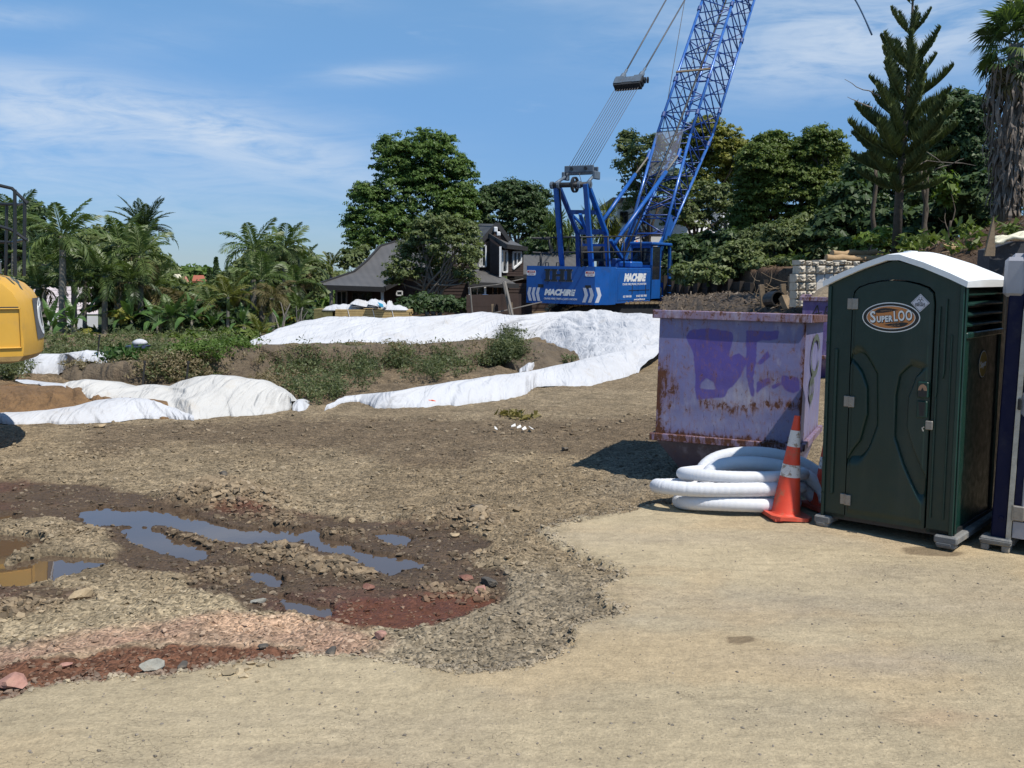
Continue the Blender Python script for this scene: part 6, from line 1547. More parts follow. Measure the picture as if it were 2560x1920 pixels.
frond_set('olive', 1.5, 32, .46, [L_PALM, L_PALMD], (.6, 1.0, 1.5, 1.9), vee=.3, hang=.35)
def palm(label, px, py, Y, kind, n, scale, basepy, up=.5, group='feather palms at the left', trunk_r=.10, azspread=None, brown=0, lean=0.0):
    c_ = P(px, py, Y); b_ = P(px - lean * (basepy - py), basepy, Y); bz = min(b_[2], base_z(b_[0], Y) + 0.0)
    root = empty('palm_tree', (b_[0], Y, bz), 0, label, 'palm', group)
    loc0 = np.array([c_[0] - b_[0], 0, c_[2] - bz])
    q_ = MB(); pts = []; rs_ = []
    for i in range(22):
        t_ = i / 21; pts.append(loc0 * np.array([t_ ** 1.2, 0, t_]) + np.array([0, 0, -.2 * (1 - t_)])); rs_.append(trunk_r * (1.15 - .35 * t_) * (1 + .05 * (i % 2)))
    q_.tube(pts, rs_, 9); q_.build('trunk', M_BARKG, root, smooth=True)
    q_ = MB(); q_.tube([loc0 + (0, 0, -.45), loc0 + (0, 0, -.2), loc0 + (0, 0, .08)], [trunk_r * .95, trunk_r * 1.15, trunk_r * .5], 9); q_.build('crown_shaft', L_PALM, root, smooth=True)
    for i in range(n):
        g_ = i * 2.39996 + random.uniform(-.2, .2); t_ = i / max(1, n - 1)                      # youngest fronds stand upright
        key = 'brown' if (i >= n - brown) else kind; ms = FR[key]
        me = ms[min(len(ms) - 1, int(t_ * len(ms)))]
        o = bpy.data.objects.new('frond', me); col.objects.link(o); o.parent = root
        pitch = 1.25 - t_ * 1.25 * (1 + .35 * (1 - up)) + random.uniform(-.12, .12)
        o.location = loc0; o.rotation_euler = (random.uniform(-.3, .3), -pitch + .35, g_)
        s_ = scale * random.uniform(.85, 1.1); o.scale = (s_, s_, s_)
    return root
palm('tall feather palm with a grey ringed trunk right of the excavator', 157, 590, 32, 'queen', 15, .95, 862, trunk_r=.12)
palm('feather palm with pale drooping fronds left of the date palm', 300, 615, 35, 'olive', 14, .95, 860)
palm('feather palm with long loose fronds below the date palm', 352, 640, 34, 'queen', 14, .9, 860, brown=2)
palm('dark round headed date palm standing above all the left plants', 360, 572, 44, 'date', 34, 1.0, 860, .55, trunk_r=.22)
palm('slim young palm between the tall palm and the date palm clump', 212, 648, 34, 'queen', 9, .62, 850, trunk_r=.07)
palm('feather palm with an upright spear leaf in the middle clump', 634, 625, 34, 'queen', 15, .85, 860, trunk_r=.1)
palm('broad feather palm just right of the spear leafed palm', 712, 622, 36, 'olive', 15, .9, 860)
palm('feather palm with yellowish fronds above the eave corner of the house', 755, 668, 38, 'olive', 13, .85, 850, brown=3)
palm('bright feather palm with one tall upright frond beside the big tree', 828, 665, 52, 'yellow', 11, .95, 800, .8)
palm('bright yellow green palm on a slim pale trunk in the middle of the jungle', 570, 742, 31, 'yellow', 9, .85, 868, .8, trunk_r=.055)
palm('drooping brownish palm low below the far orange roof', 462, 772, 35, 'brown', 10, .9, 850)
palm('drooping palm with dry fronds under the date palm', 385, 722, 36, 'olive', 12, .95, 850, brown=5)
palm('half dry palm at the left of the middle clump', 606, 722, 36, 'olive', 12, .8, 850, brown=4)
palm('dark feather palm behind the excavator railing', 35, 560, 36, 'olive', 14, 1.0, 850)
palm('dark low palm right of the excavator top', 110, 660, 35, 'olive', 12, .8, 850)
palm('short palm with wide fronds at the edge of the far white cover', 650, 835, 29, 'yellow', 10, .65, 862, .6, trunk_r=.06)
palm('spiky narrow leafed palm beside the timber stack', 745, 775, 33, 'olive', 12, .6, 850, .7, trunk_r=.06)
for px, py, Y, kd, sc, lab in ((185, 700, 32.5, 'olive', .75, 'low spreading palm under the tall palm beside the excavator'), (262, 690, 33, 'queen', .8, 'mid height palm between the tall palm and the date palm'), (325, 705, 33.5, 'olive', .8, 'low feather palm under the pale drooping palm'), (430, 790, 32, 'olive', .6, 'small arching palm above the middle bananas'),
      (655, 700, 33, 'queen', .8, 'mid height palm in the clump left of the house'), (735, 712, 34, 'olive', .8, 'low shaggy palm left of the roof eave'), (680, 745, 32, 'brown', .6, 'small dry palm inside the clump left of the house'), (525, 760, 33, 'olive', .65, 'low palm left of the pale trunked palm'), (95, 720, 33, 'olive', .8, 'low palm in front of the pale shed roof')):
    palm(lab, px, py, Y, kd, 13, sc, 860, brown=2 if kd == 'olive' else 0)
# pale bare-stemmed shrubs by the timber stack
for px, py, lab in ((705, 800, 'pale forked bare shrub stem left of the timber stack'), (745, 800, 'pale bare shrub stem nearer the timber stack')):
    c_ = P(px, 850, 30); q = MB()
    root = empty('bare_shrub', tuple(c_), 0, lab, 'shrub', 'pale bare shrubs')
    for k_ in range(4):
        e = P(px + random.uniform(-26, 26), 770 + random.uniform(-14, 14), 30 + random.uniform(-.3, .3)); pts, rs_ = limb(c_, e, .035, .012, 0, 6, 5, .12); q.tube(pts, rs_, 5)
    q.build('stem', M_BARKL, root, world=True)
# bananas and broad leaved plants
def ban_mesh(L, W_, droop, seed):
    rs_ = np.random.RandomState(seed); nL = 12; pts = [np.zeros(3)]
    for i in range(nL): a = .35 - droop * ((i + 1) / nL) ** 1.4; pts.append(pts[-1] + L / nL * np.array([math.cos(a), 0, math.sin(a)]))
    q_ = MB(); q_.tube(pts, [.02 * (1 - .8 * i / nL) for i in range(nL + 1)], 4)
    for i in range(2, nL):
        for s_ in (-1, 1):
            w0 = W_ * math.sin(math.pi * ((i - 1.6) / (nL - 1.2)) ** .8) * rs_.uniform(.8, 1); w1 = W_ * math.sin(math.pi * ((i - .6) / (nL - 1.2)) ** .8) * rs_.uniform(.8, 1); w0, w1 = max(w0, .02), max(w1, .015)
            tear = rs_.uniform(0, .25) * (rs_.rand() < .5)
            a_, b_ = pts[i], pts[i + 1]; d = (b_ - a_)
            q_.add([a_, b_, b_ + np.array([0, s_ * w1, .35 * w1 - tear * w1]) + d * .2, a_ + np.array([0, s_ * w0, .35 * w0 - tear * .5 * w0]) + d * .3], [(0, 1, 2, 3)])
    return mesh_from(q_.v, q_.f, 'leaf_blade', L_BAN)
BAN = [ban_mesh(1.3, .17, d_, i) for i, d_ in enumerate((.4, .9, 1.4, 1.9))]
for i, (px, py, Y, s_, lab) in enumerate([(128, 850, 31, 1.0, 'banana plant just right of the excavator counterweight'), (185, 852, 31.5, 1.05, 'banana plant with upright leaves below the tall palm'), (330, 850, 33, 1.05, 'banana plant behind the blue bundle'),
      (395, 850, 33, 1.0, 'banana plant right of the blue bundle'), (430, 846, 32, 1.1, 'tall banana plant in the middle of the left jungle'), (480, 850, 32, 1.0, 'banana plant left of the pale palm trunk'), (530, 850, 32.5, .95, 'banana plant touching the pale palm trunk'), (610, 846, 31, .8, 'broad leaved plant right of the pale palm trunk'),
      (90, 850, 33, 1.1, 'banana plant partly behind the counterweight'), (290, 800, 36, 1.2, 'tall banana plant behind the others under the date palm'), (700, 838, 31, .7, 'low broad leaved plant at the tip of the far white cover')]):
    c_ = P(px, py + 8, Y); root = empty('banana_plant', tuple(c_), 0, lab, 'banana plant', 'banana plants in the left jungle')
    h_ = random.uniform(.5, .8) * s_
    q = MB(); q.tube([(0, 0, -.2), (.02, 0, h_ * .5), (.0, .02, h_)], [.08, .065, .045], 8); q.build('stem', M_BARKG, root, smooth=True)
    for k_ in range(8):
        o = bpy.data.objects.new('leaf_blade', BAN[k_ // 2]); col.objects.link(o); o.parent = root; o.location = (0, 0, h_ - .05)
        o.rotation_euler = (random.uniform(-.4, .4), -1.05 + k_ * .13 + random.uniform(-.15, .15), k_ * 2.4 + random.uniform(-.3, .3)); o.scale = (s_ * .8,) * 3
# cabbage trees: spiky heads
def spiky(label, heads, base, Y, blen, mat=L_PALM, n=150):
    b_ = P(*base, Y); bz = min(b_[2], base_z(b_[0], Y)); root = empty('cabbage_tree', (b_[0], Y, bz), 0, label, 'tree', 'spiky cabbage trees')
    q_ = MB()
    for px, py in heads:
        c_ = P(px, py, Y); pts, rs_ = limb((b_[0], Y, bz), c_, .14, .07, 0, 7, 7, .04); q_.tube(pts, rs_, 7)
        d = np.random.randn(n, 3); d /= np.linalg.norm(d, axis=1, keepdims=True); d[:, 2] = np.where(d[:, 2] < -.2, d[:, 2] * .8, d[:, 2] + .15)
        h = MB()
        for v_ in d:
            s_ = np.cross(v_, [0, 0, 1]); s_ = s_ / (np.linalg.norm(s_) + 1e-6) * .035; L = blen * random.uniform(.75, 1.1)
            m_ = c_ + v_ * L * .55 + (0, 0, .05); tip = c_ + v_ * L + np.array([0, 0, -.35 * L * (1 - abs(v_[2]))]); h.add([c_, m_ - s_, tip, m_ + s_], [(0, 1, 2, 3)])
        h.build('leaf_head', mat, root, world=True)
    q_.build('trunk', M_BARKL, root, world=True, smooth=True)
spiky('spiky cabbage tree left of the crane gantry', [(1395, 560), (1425, 590), (1375, 585)], (1390, 740), 52, 1.0)
spiky('spiky cabbage tree seen through the crane gantry', [(1478, 556), (1505, 580), (1460, 585)], (1485, 720), 48, .95)
spiky('bright spiky cabbage tree behind the boom foot', [(1520, 545), (1535, 600), (1545, 640)], (1530, 720), 46, .95, L_PALMY)

# ---- the star pine
YP = 27.0
pb = P(2240, 640, YP); pt = P(2284, -60, YP); pbz = base_z(pb[0], YP)
pine = empty('pine_tree', (pb[0], YP, pbz), 0, 'tall star shaped pine with upswept tiers of branches on the right bank', 'pine tree')
q = MB(); q.tube([(pb[0], YP, pbz - .2), P(2250, 450, YP), P(2268, 250, YP), P(2279, 90, YP), pt], [.13, .11, .07, .04, .02], 10); q.build('trunk', M_BARK, pine, world=True, smooth=True)
def pine_branch(seed, dens=1.0, dead=False):
    rs_ = np.random.RandomState(seed); q_ = MB(); N = 10; pts = [np.zeros(3)]
    for i in range(N): a = .10 + .55 * ((i + 1) / N) ** 1.3; pts.append(pts[-1] + .1 * np.array([math.cos(a), 0, math.sin(a)]))
    q_.tube(pts, [.016 * (1 - .8 * i / N) for i in range(N + 1)], 5); A = np.array(pts)
    n = int(64 * dens)
    for i in range(n):
        t_ = .10 + .90 * i / n; k_ = t_ * N; j = min(int(k_), N - 1); p_ = A[j] + (A[j + 1] - A[j]) * (k_ - j); d = A[j + 1] - A[j]; d /= np.linalg.norm(d)
        up = np.array([-d[2], 0, d[0]])
        le = .27 * (1 - .62 * t_ ** 2.2) * min(1, (t_ + .12) * 2.4)
        for s_ in (-1, 1):
            for e_ in (0, 1):
                dirn = d * .75 + np.array([0, s_, 0]) * (.75 if e_ == 0 else .35) + up * (.38 if e_ == 0 else .75) + rs_.randn(3) * .16; dirn /= np.linalg.norm(dirn)
                L = le * rs_.uniform(.5, 1.15); m_ = p_ + dirn * L * .5; tip = p_ + dirn * L + up * L * .22
                w1 = np.cross(dirn, up); w1 = w1 / (np.linalg.norm(w1) + 1e-6) * .012; w2 = np.cross(dirn, w1); w2 = w2 / (np.linalg.norm(w2) + 1e-6) * .012
                q_.add([p_, m_ - w1, tip, m_ + w1], [(0, 1, 2, 3)]); q_.add([p_, m_ - w2, tip, m_ + w2], [(0, 1, 2, 3)])
    return mesh_from(q_.v, q_.f, 'branch', L_PINE)
PB = [pine_branch(i) for i in range(4)]
tiers = [(8, 55, 5, .55), (89, 72, 5, .55), (172, 100, 6, .50), (215, 96, 5, .42), (262, 112, 6, .36), (308, 118, 6, .28), (352, 138, 6, .22), (398, 150, 7, .14), (440, 140, 7, .04), (478, 110, 6, -.05)]
for ti, (py, lp, nb, el_) in enumerate(tiers):
    tt_ = (py + 60) / 700; px = 2284 - 44 * tt_; c_ = P(px, py, YP)
    for k_ in range(nb):
        o = bpy.data.objects.new('branch', PB[(ti + k_) % 4]); col.objects.link(o); o.parent = pine
        L = lp * px2m(YP) * random.uniform(.86, 1.12) * 1.08
        a = k_ * 2 * math.pi / nb + ti * .7 + random.uniform(-.2, .2)
        o.location = Vector(c_) - Vector((pb[0], YP, pbz)) + Vector((0, 0, random.uniform(-.06, .06))); o.rotation_euler = (0, -el_ + random.uniform(-.08, .08), a); o.scale = (L, L * .95, L)
q = MB()
for (x0, y0), (x1, y1) in (((2200, 240), (2112, 200)), ((2180, 270), (2118, 243)), ((2270, 420), (2440, 415)), ((2330, 425), (2410, 395)), ((2300, 370), (2360, 412))):
    pts, rs_ = limb(P(x0, y0, YP - .5), P(x1, y1, YP - .8), .022, .006, 0, 7, 5, .06); q = MB(); q.tube(pts, rs_, 5); q.build('bare_twig', M_BARKL, pine, world=True)
for px, lab in ((2175, 'thin dark trunk left of the pine'), (2300, 'thin dark trunk right of the pine'), (2320, 'second thin dark trunk right of the pine')):
    b_ = P(px, 640, 30); bz = base_z(b_[0], 30); e = P(px + random.uniform(-20, 20), 420, 30); pts, rs_ = limb((b_[0], 30, bz), e, .09, .05, 0, 7, 7, .03)
    q = MB(); q.tube(pts, rs_, 7); rt = empty('bare_tree', (b_[0], 30, bz), 0, lab, 'tree', 'thin dark trunks by the pine'); q.build('trunk', M_BARK, rt, world=True, smooth=True)

# ---- shaggy fan palm at the right edge
YW = 24.0
wb = P(2515, 560, YW); wbz = base_z(wb[0], YW); wt_ = P(2540, 110, YW)
fan = empty('fan_palm', (wb[0], YW, wbz), 0, 'tall fan palm with a shaggy grey skirt of dead fronds at the right edge', 'palm')
q = MB(); q.tube([(wb[0], YW, wbz - .2), P(2528, 350, YW), wt_], [.24, .2, .16], 12); q.build('trunk', M_BARKL, fan, world=True, smooth=True)
def fan_mesh(seed, mat, droop=.5):
    rs_ = np.random.RandomState(seed); q_ = MB(); pet = .55
    q_.tube([np.zeros(3), np.array([pet, 0, .05])], [.014, .01], 5)
    for i in range(26):
        a = (i / 25 - .5) * 4.1 + rs_.randn() * .03; d = np.array([math.cos(a), math.sin(a), .12]); L = .55 * (.75 + .25 * math.cos(a * .55)) * rs_.uniform(.92, 1.05)
        c0 = np.array([pet, 0, .05]); s_ = np.array([-d[1], d[0], 0]) * .028; m_ = c0 + d * L * .62; tip = c0 + d * L + np.array([0, 0, -droop * L * rs_.uniform(.5, 1)]); q_.add([c0, m_ - s_, tip, m_ + s_ + np.array([0, 0, .015])], [(0, 1, 2, 3)])
    return mesh_from(q_.v, q_.f, 'fan_leaf', mat)
FM = [fan_mesh(1, L_PALM, .3), fan_mesh(2, L_PALM, .6), fan_mesh(3, L_PALMD, .5), fan_mesh(4, L_PALMB, .8)]
for i in range(46):
    t_ = i / 45; o = bpy.data.objects.new('fan_leaf', FM[3] if t_ > .82 else FM[i % 3]); col.objects.link(o); o.parent = fan
    o.location = Vector(wt_) - Vector((wb[0], YW, wbz)) + Vector((0, 0, .25 - .75 * t_)); s_ = random.uniform(.85, 1.1) * 1.0
    o.rotation_euler = (random.uniform(-.4, .4), -1.35 + 2.5 * t_ + random.uniform(-.15, .15), i * 2.39996); o.scale = (s_,) * 3
q = MB(); n = 1500
for i in range(n):
    t_ = random.random() ** .85; zc = wt_[2] - .35 - t_ * (wt_[2] - wbz - .9); r_ = (.62 * (1 - .62 * t_ ** 1.3) + .05) * random.uniform(.55, 1.08); a = random.random() * 6.28
    xc_ = wt_[0] + (wb[0] - wt_[0]) * t_; p_ = np.array([xc_ + r_ * math.cos(a), YW + r_ * math.sin(a), zc]); L = random.uniform(.25, .6); out = np.array([math.cos(a), math.sin(a), 0])
    tip = p_ + np.array([0, 0, -L]) + out * random.uniform(-.12, .14) + np.random.randn(3) * .06; s_ = np.array([-out[1], out[0], 0]) * random.uniform(.015, .05); m_ = (p_ + tip) / 2 + out * random.uniform(.0, .08)
    q.add([p_, m_ - s_, tip, m_ + s_], [(0, 1, 2, 3)])
q.build('dead_fronds', L_DEAD, fan, world=True, kind='stuff')

# debris on the right bank
x = np.random.uniform(8.6, 15, 2600); y = np.random.uniform(15, 34, 2600)
z_ = terrain(x, y)[0]; v, f = leaves(np.stack([x, y, z_ + .03], 1), np.tile([0, 0, 1.], (len(x), 1)), np.random.uniform(.08, .35, len(x)), 7, .35)
link(mesh_from(v, f, 'leaf_litter', leaf_mat('bank_litter', (.10, .07, .045), (.24, .17, .10), trans=0)), 'leaf_litter', label='dry leaf litter over the dark right bank', kind='stuff')
spots = [(a_, b_, float(c_), .6 + random.random()) for a_, b_, c_ in zip(x[:90], y[:90], z_[:90]) if fbm(a_, b_, .6, 2, 1) > .5]
weeds('grass', spots, .45, .6, 30, .2, L_BUSH, 'sparse tufts on the right bank')
# ================================================================== BUILDINGS
def plain_kind(o, k): o['kind'] = k; return o
def roof_mat(name, c, ribs=18.0):
    mt, t, b, o = mat_new(name)
    g_ = t.add('ShaderNodeNewGeometry').outputs['Position']
    n1 = t.noise(g_, .9, 5, .6); k = t.maprange(n1, .3, .7, .88, 1.12)
    t.l.new(t.mix(1.0, (*c, 1), t.comb(k, k, k), 'MULTIPLY'), S(b, 'Base Color')); S(b, 'Roughness').default_value = .55; S(b, 'Specular IOR Level').default_value = .35
    wv_ = t.math('SINE', t.math('MULTIPLY', t.math('ADD', t.sep(g_)[0], t.math('MULTIPLY', t.sep(g_)[1], .35)), ribs))
    t.l.new(t.bump(wv_, .35, .02), S(b, 'Normal')); return mt
M_ROOF = roof_mat('dark_iron_roof', (.095, .092, .090))
M_WALLB = simple('dark_stained_boards', (.040, .024, .019), .8, var=.25, vscale=2)
M_FASC = simple('dark_fascia', (.030, .029, .029), .6, var=.1)
M_WHITE = simple('white_paint', (.74, .74, .73), .55, var=.05, vscale=2)
mt, t, b, o = mat_new('window_glass'); S(b, 'Base Color').default_value = (.018, .022, .028, 1); S(b, 'Roughness').default_value = .06; S(b, 'Specular IOR Level').default_value = .8
t.l.new(t.bump(t.noise(t.add('ShaderNodeNewGeometry').outputs['Position'], 1.2, 2), .1, .05), S(b, 'Normal')); M_GLASS = mt
M_CURT = simple('pale_curtain', (.55, .54, .50), .8, var=.1, vscale=8)
def PP(l): return [P(*q_) for q_ in l]
hb = P(1040, 800, 46)
house = empty('house', (hb[0], 46, base_z(hb[0], 46)), 0, 'dark brown weatherboard house with sweeping dark grey iron roof behind the fabric bank', 'house')
# swept main roof built as a lofted sheet
Lc = [(786, 713, 43.6), (820, 702, 44.3), (855, 690, 45.0), (885, 680, 45.6), (917, 653, 46.6), (951, 616, 48), (990, 604, 49), (1032, 595, 50)]
Rc = [(962, 719, 43.0), (980, 710, 43.6), (1000, 700, 44.2), (1025, 690, 44.9), (1060, 668, 46), (1100, 640, 47.4), (1140, 615, 48.8), (1186, 590, 50)]
A_ = np.array(PP(Lc)); B_ = np.array(PP(Rc)); vs = []; nL = len(Lc); nR = 8
for k_ in range(nR):
    u = k_ / (nR - 1); vs += list(A_ * (1 - u) + B_ * u)
fs = [(k_ * nL + i, (k_ + 1) * nL + i, (k_ + 1) * nL + i + 1, k_ * nL + i + 1) for k_ in range(nR - 1) for i in range(nL - 1)]
q = MB(); q.add(vs, fs); q.add([v + np.array([0, .02, -.14]) for v in vs], [tuple(reversed(f)) for f in fs]); q.build('roof', M_ROOF, house, world=True, smooth=True)
q = MB()
for a, b_ in list(zip(A_[:-1], A_[1:])) + list(zip(B_[:-1], B_[1:])): q.beam(a + (0, -.03, -.04), b_ + (0, -.03, -.04), .10, .20)
q.beam(A_[0] + (0, -.06, -.08), B_[0] + (0, -.06, -.08), .08, .22); q.build('fascia', M_FASC, house, world=True)
def slab(pts, name, mat, th=.16, par=None): q_ = MB(); q_.slab(PP(pts), th); return q_.build(name, mat, par or house, world=True)
slab([(972, 671, 43.9), (1024, 637, 45.2), (1120, 600, 48), (1195, 600, 48), (1190, 676, 44.2)], 'roof', M_ROOF)
slab([(1199, 559, 50.5), (1243, 560, 46.4), (1194, 614, 46.0), (1148, 628, 50)], 'roof', M_ROOF)
slab([(1199, 559, 50.5), (1243, 560, 46.4), (1273, 601, 46.6), (1238, 604, 50.5)], 'roof', M_ROOF)
slab([(1222, 588, 46.2), (1272, 597, 48), (1317, 620, 47.4), (1266, 614, 45.0)], 'roof', M_ROOF)
slab([(1160, 678, 46), (1224, 673, 46.4), (1250, 690, 46), (1297, 713, 44.2), (1171, 708, 43.6)], 'roof', M_ROOF, .14)
slab([(1310, 637, 52), (1440, 636, 52), (1460, 690, 48.4), (1268, 689, 48)], 'roof', M_ROOF, .2)
q = MB()
for a, b_ in (((1243, 559, 46.3), (1194, 615, 45.9)), ((1243, 559, 46.3), (1274, 602, 46.5)), ((1222, 588, 46.1), (1267, 616, 44.9)), ((1267, 616, 44.9), (1318, 622, 47.3)), ((1171, 710, 43.5), (1297, 715, 44.1)), ((1268, 691, 47.9), (1330, 691, 47.9)), ((971, 673, 43.8), (1025, 638, 45.1))):
    q = MB(); q.beam(P(*a), P(*b_), .07, .20); q.build('bargeboard', M_FASC, house, world=True)
def boards(corners, name='wall', n=14, mat=None, lap=.02):
    """weatherboards lapped over a wall quad: bottom-left, bottom-right, top-right, top-left"""
    a, b_, c_, d = [np.asarray(v, float) for v in PP(corners)]; q_ = MB(); nn = np.cross(b_ - a, d - a); nn /= np.linalg.norm(nn)
    if nn[1] > 0: nn = -nn
    for i in range(n):
        u0_, u1_ = i / n, (i + 1) / n
        p0, p1 = a + (d - a) * u0_, b_ + (c_ - b_) * u0_; p2, p3 = b_ + (c_ - b_) * u1_, a + (d - a) * u1_
        q_.add([p0 + nn * lap, p1 + nn * lap, p2, p3, p0, p1], [(0, 1, 2, 3), (4, 5, 1, 0)])
    return q_.build(name, mat or M_WALLB, house, world=True)
boards([(838, 812, 44.8), (1010, 812, 44.4), (1010, 712, 44.4), (838, 712, 44.8)], n=12)
boards([(1000, 812, 44.5), (1180, 812, 44.3), (1180, 660, 44.3), (1000, 660, 44.5)], n=18)
boards([(1196, 712, 46.2), (1251, 712, 46.0), (1251, 590, 46.0), (1196, 612, 46.2)], n=16); boards([(1196, 613, 46.21), (1268, 600, 46.5), (1243, 562, 46.42), (1240, 562, 46.42)], n=6)
boards([(1225, 690, 45.7), (1251, 690, 45.2), (1251, 614, 45.2), (1225, 594, 45.7)], n=14)
boards([(1251, 690, 45.25), (1308, 690, 47.5), (1308, 620, 47.5), (1251, 614, 45.25)], n=12)
boards([(1178, 830, 44.8), (1330, 830, 45.2), (1330, 708, 45.2), (1178, 708, 44.8)], n=16)
boards([(1290, 830, 48.6), (1460, 830, 48.8), (1460, 688, 48.8), (1270, 688, 48.6)], n=14)
def window(px0, py0, px1, py1, Y, fr=.06, muntin=None, curtain=False, skew=0.0, Y1=None, parent=None, fm=None):
    """framed window in picture bounds at depth Y (Y1 at its right side)"""
    Y1 = Y1 or Y; a, b_, c_, d = P(px0, py1, Y), P(px1, py1 - skew, Y1), P(px1, py0, Y1), P(px0, py0, Y)
    q_ = MB(); n_ = np.cross(b_ - a, d - a); n_ /= np.linalg.norm(n_); n_ = -n_ if n_[1] > 0 else n_
    for s_, e in ((a, b_), (b_, c_), (c_, d), (d, a)): q_.beam(s_ + n_ * .05, e + n_ * .05, fr, fr * 1.2, up=n_)
    for u in (muntin or []): q_.beam(a + (b_ - a) * u + n_ * .04, d + (c_ - d) * u + n_ * .04, fr * .7, fr, up=n_)
    w_ = q_.build('window', fm or M_WHITE, parent or house, world=True)
    q_ = MB(); q_.add([p_ + n_ * .03 for p_ in (a, b_, c_, d)], [(0, 1, 2, 3)]); q_.build('pane', M_GLASS, w_, world=False) if False else None
    o_ = link(mesh_from([tuple(Vector(wmat(parent or house).inverted() @ Vector(p_ + n_ * .03))) for p_ in (a, b_, c_, d)], [(0, 1, 2, 3)], 'pane', M_GLASS), 'pane', w_)
    if curtain:
        c0, c1 = a + (b_ - a) * .1, a + (b_ - a) * .55; hgt = (d - a) * .92
        link(mesh_from([tuple(Vector(wmat(parent or house).inverted() @ Vector(p_ + n_ * .036))) for p_ in (c0, c1, c1 + hgt, c0 + hgt)], [(0, 1, 2, 3)], 'curtain', M_CURT), 'curtain', w_)
    return w_
window(1197, 614, 1215, 666, 46.1, .07, curtain=True, skew=0)
window(1253, 627, 1265, 680, 45.3, .07, Y1=45.8); window(1280, 630, 1300, 672, 46.4, .08, [.5], skew=17, Y1=47.1)
window(842, 728, 867, 775, 44.7, .07, [.5], fm=simple('grey_window_frame', (.22, .22, .21), .6)); window(881, 730, 930, 775, 44.6, .05, [.33, .66], fm=M_FASC)
window(992, 728, 1006, 738, 44.3, .05); window(1174, 716, 1213, 765, 44.6, .06, [.5]); window(1232, 716, 1244, 766, 44.6, .05, fm=simple('brown_frame', (.14, .09, .06), .7)); window(1255, 716, 1266, 760, 44.6, .05, fm=M_FASC)
q = MB(); q.beam(P(956, 722, 43.3), P(956, 790, 43.3), .12, .12); q.build('porch_post', M_WHITE, house, world=True)
q = MB(); q.beam(P(1251, 616, 45.1), P(1251, 692, 45.1), .1, .1); q.build('corner_trim', M_WHITE, house, world=True)
for px in (1174, 1213): q = MB(); q.beam(P(px, 712, 43.9), P(px, 790, 43.9), .09, .09); q.build('porch_post', M_WHITE, house, world=True)
q = MB(); q.beam(P(967, 686, 43.7), P(990, 686, 43.6), .12, .16); q.build('gutter_end', M_WHITE, house, world=True)
q = MB(); c_ = P(1241, 575, 46.2); q.rbox(c_[0] - .12, c_[0] + .06, c_[1] - .2, c_[1], c_[2] - .1, c_[2] + .14, .03); q.rbox(c_[0] + .02, c_[0] + .2, c_[1] - .2, c_[1], c_[2] - .28, c_[2] - .08, .03); q.build('flood_lamp', M_WHITE, house, world=True)
q = MB(); q.prism([(0, 0), (.14, -.02), (.02, .5), (-.08, .42)], tuple(P(1044, 600, 48.5)), (1, 0, 0), (0, 0, 1), .03); q.tube([P(1048, 596, 48.5), P(1056, 590, 48.5)], .03, 6); q.build('roof_vent', M_FASC, house, world=True)

# low building with pale corrugated roof behind the palms
lb = P(160, 800, 50); low = empty('shed', (lb[0], 50, base_z(lb[0], 50)), 0, 'low building with a faded pinkish white roof behind the left palms', 'shed')
M_PINK = simple('faded_white_roof', (.50, .44, .44), .7, var=.2, vscale=1.5, dirt=(.45, .33, .33), dscale=2.5, damt=.4)
for k_ in range(7):
    y0_ = 716 + k_ * 10; a, b_, c_, d = P(40, y0_ + 9, 50 - k_ * .35), P(245, y0_ + 9, 50 - k_ * .35), P(245, y0_, 50.35 - k_ * .35), P(40, y0_, 50.35 - k_ * .35)
    q = MB(); q.slab([d, c_, b_, a], .05); q.build('roof_sheet', M_PINK, low, world=True)
q = MB(); q.slab(PP([(40, 790, 47.8), (245, 790, 47.8), (245, 850, 47.8), (40, 850, 47.8)]), .1); q.build('wall', M_WHITE, low, world=True)
# houses on the skyline
for px0, px1, ya, yb, Y, lab, rc in ((457, 470, 691, 706, 140, 'far house with a faded terracotta roof left of the orange roof', (.36, .16, .10)), ((483), 513, 688, 702, 138, 'far white house with a bright orange tiled roof on the skyline', (.33, .10, .05))):
    c_ = P(px0, 720, Y); hh = empty('house', (c_[0], Y, c_[2] - 1), 0, lab, 'house')
    q = MB(); q.slab(PP([(px0 - 3, yb, Y), (px1 + 4, yb + 1, Y), (px1 - 4, ya, Y + 5), (px0 + 1, ya, Y + 5)]), .3); q.build('roof', simple('terracotta', rc, .8, var=.15), hh, world=True)
    q = MB(); a, b_ = P(px0, 722, Y + .6), P(px1, yb + .5, Y + .6); q.bx(a[0], b_[0], Y + .6, Y + 6, a[2], b_[2]); q.build('wall', M_WHITE, hh, world=True)
    q = MB(); a = P(px0 + 9, yb + 4, Y + .5); q.bx(a[0], a[0] + .9, Y + .45, Y + .58, a[2] - .5, a[2] + .3); q.build('window', M_GLASS, hh, world=True)
c_ = P(445, 700, 135); hh = empty('house', (c_[0], 135, c_[2] - 1), 0, 'tiny far cream gable at the left end of the skyline houses', 'house'); q = MB(); q.prism([(0, -1.4), (.9, -1.4), (.9, 0), (.45, .5), (0, 0)], P(441, 694, 135), (1, 0, 0), (0, 0, 1), 2); q.build('gable', simple('cream_wall', (.62, .56, .40), .7), hh, world=True)

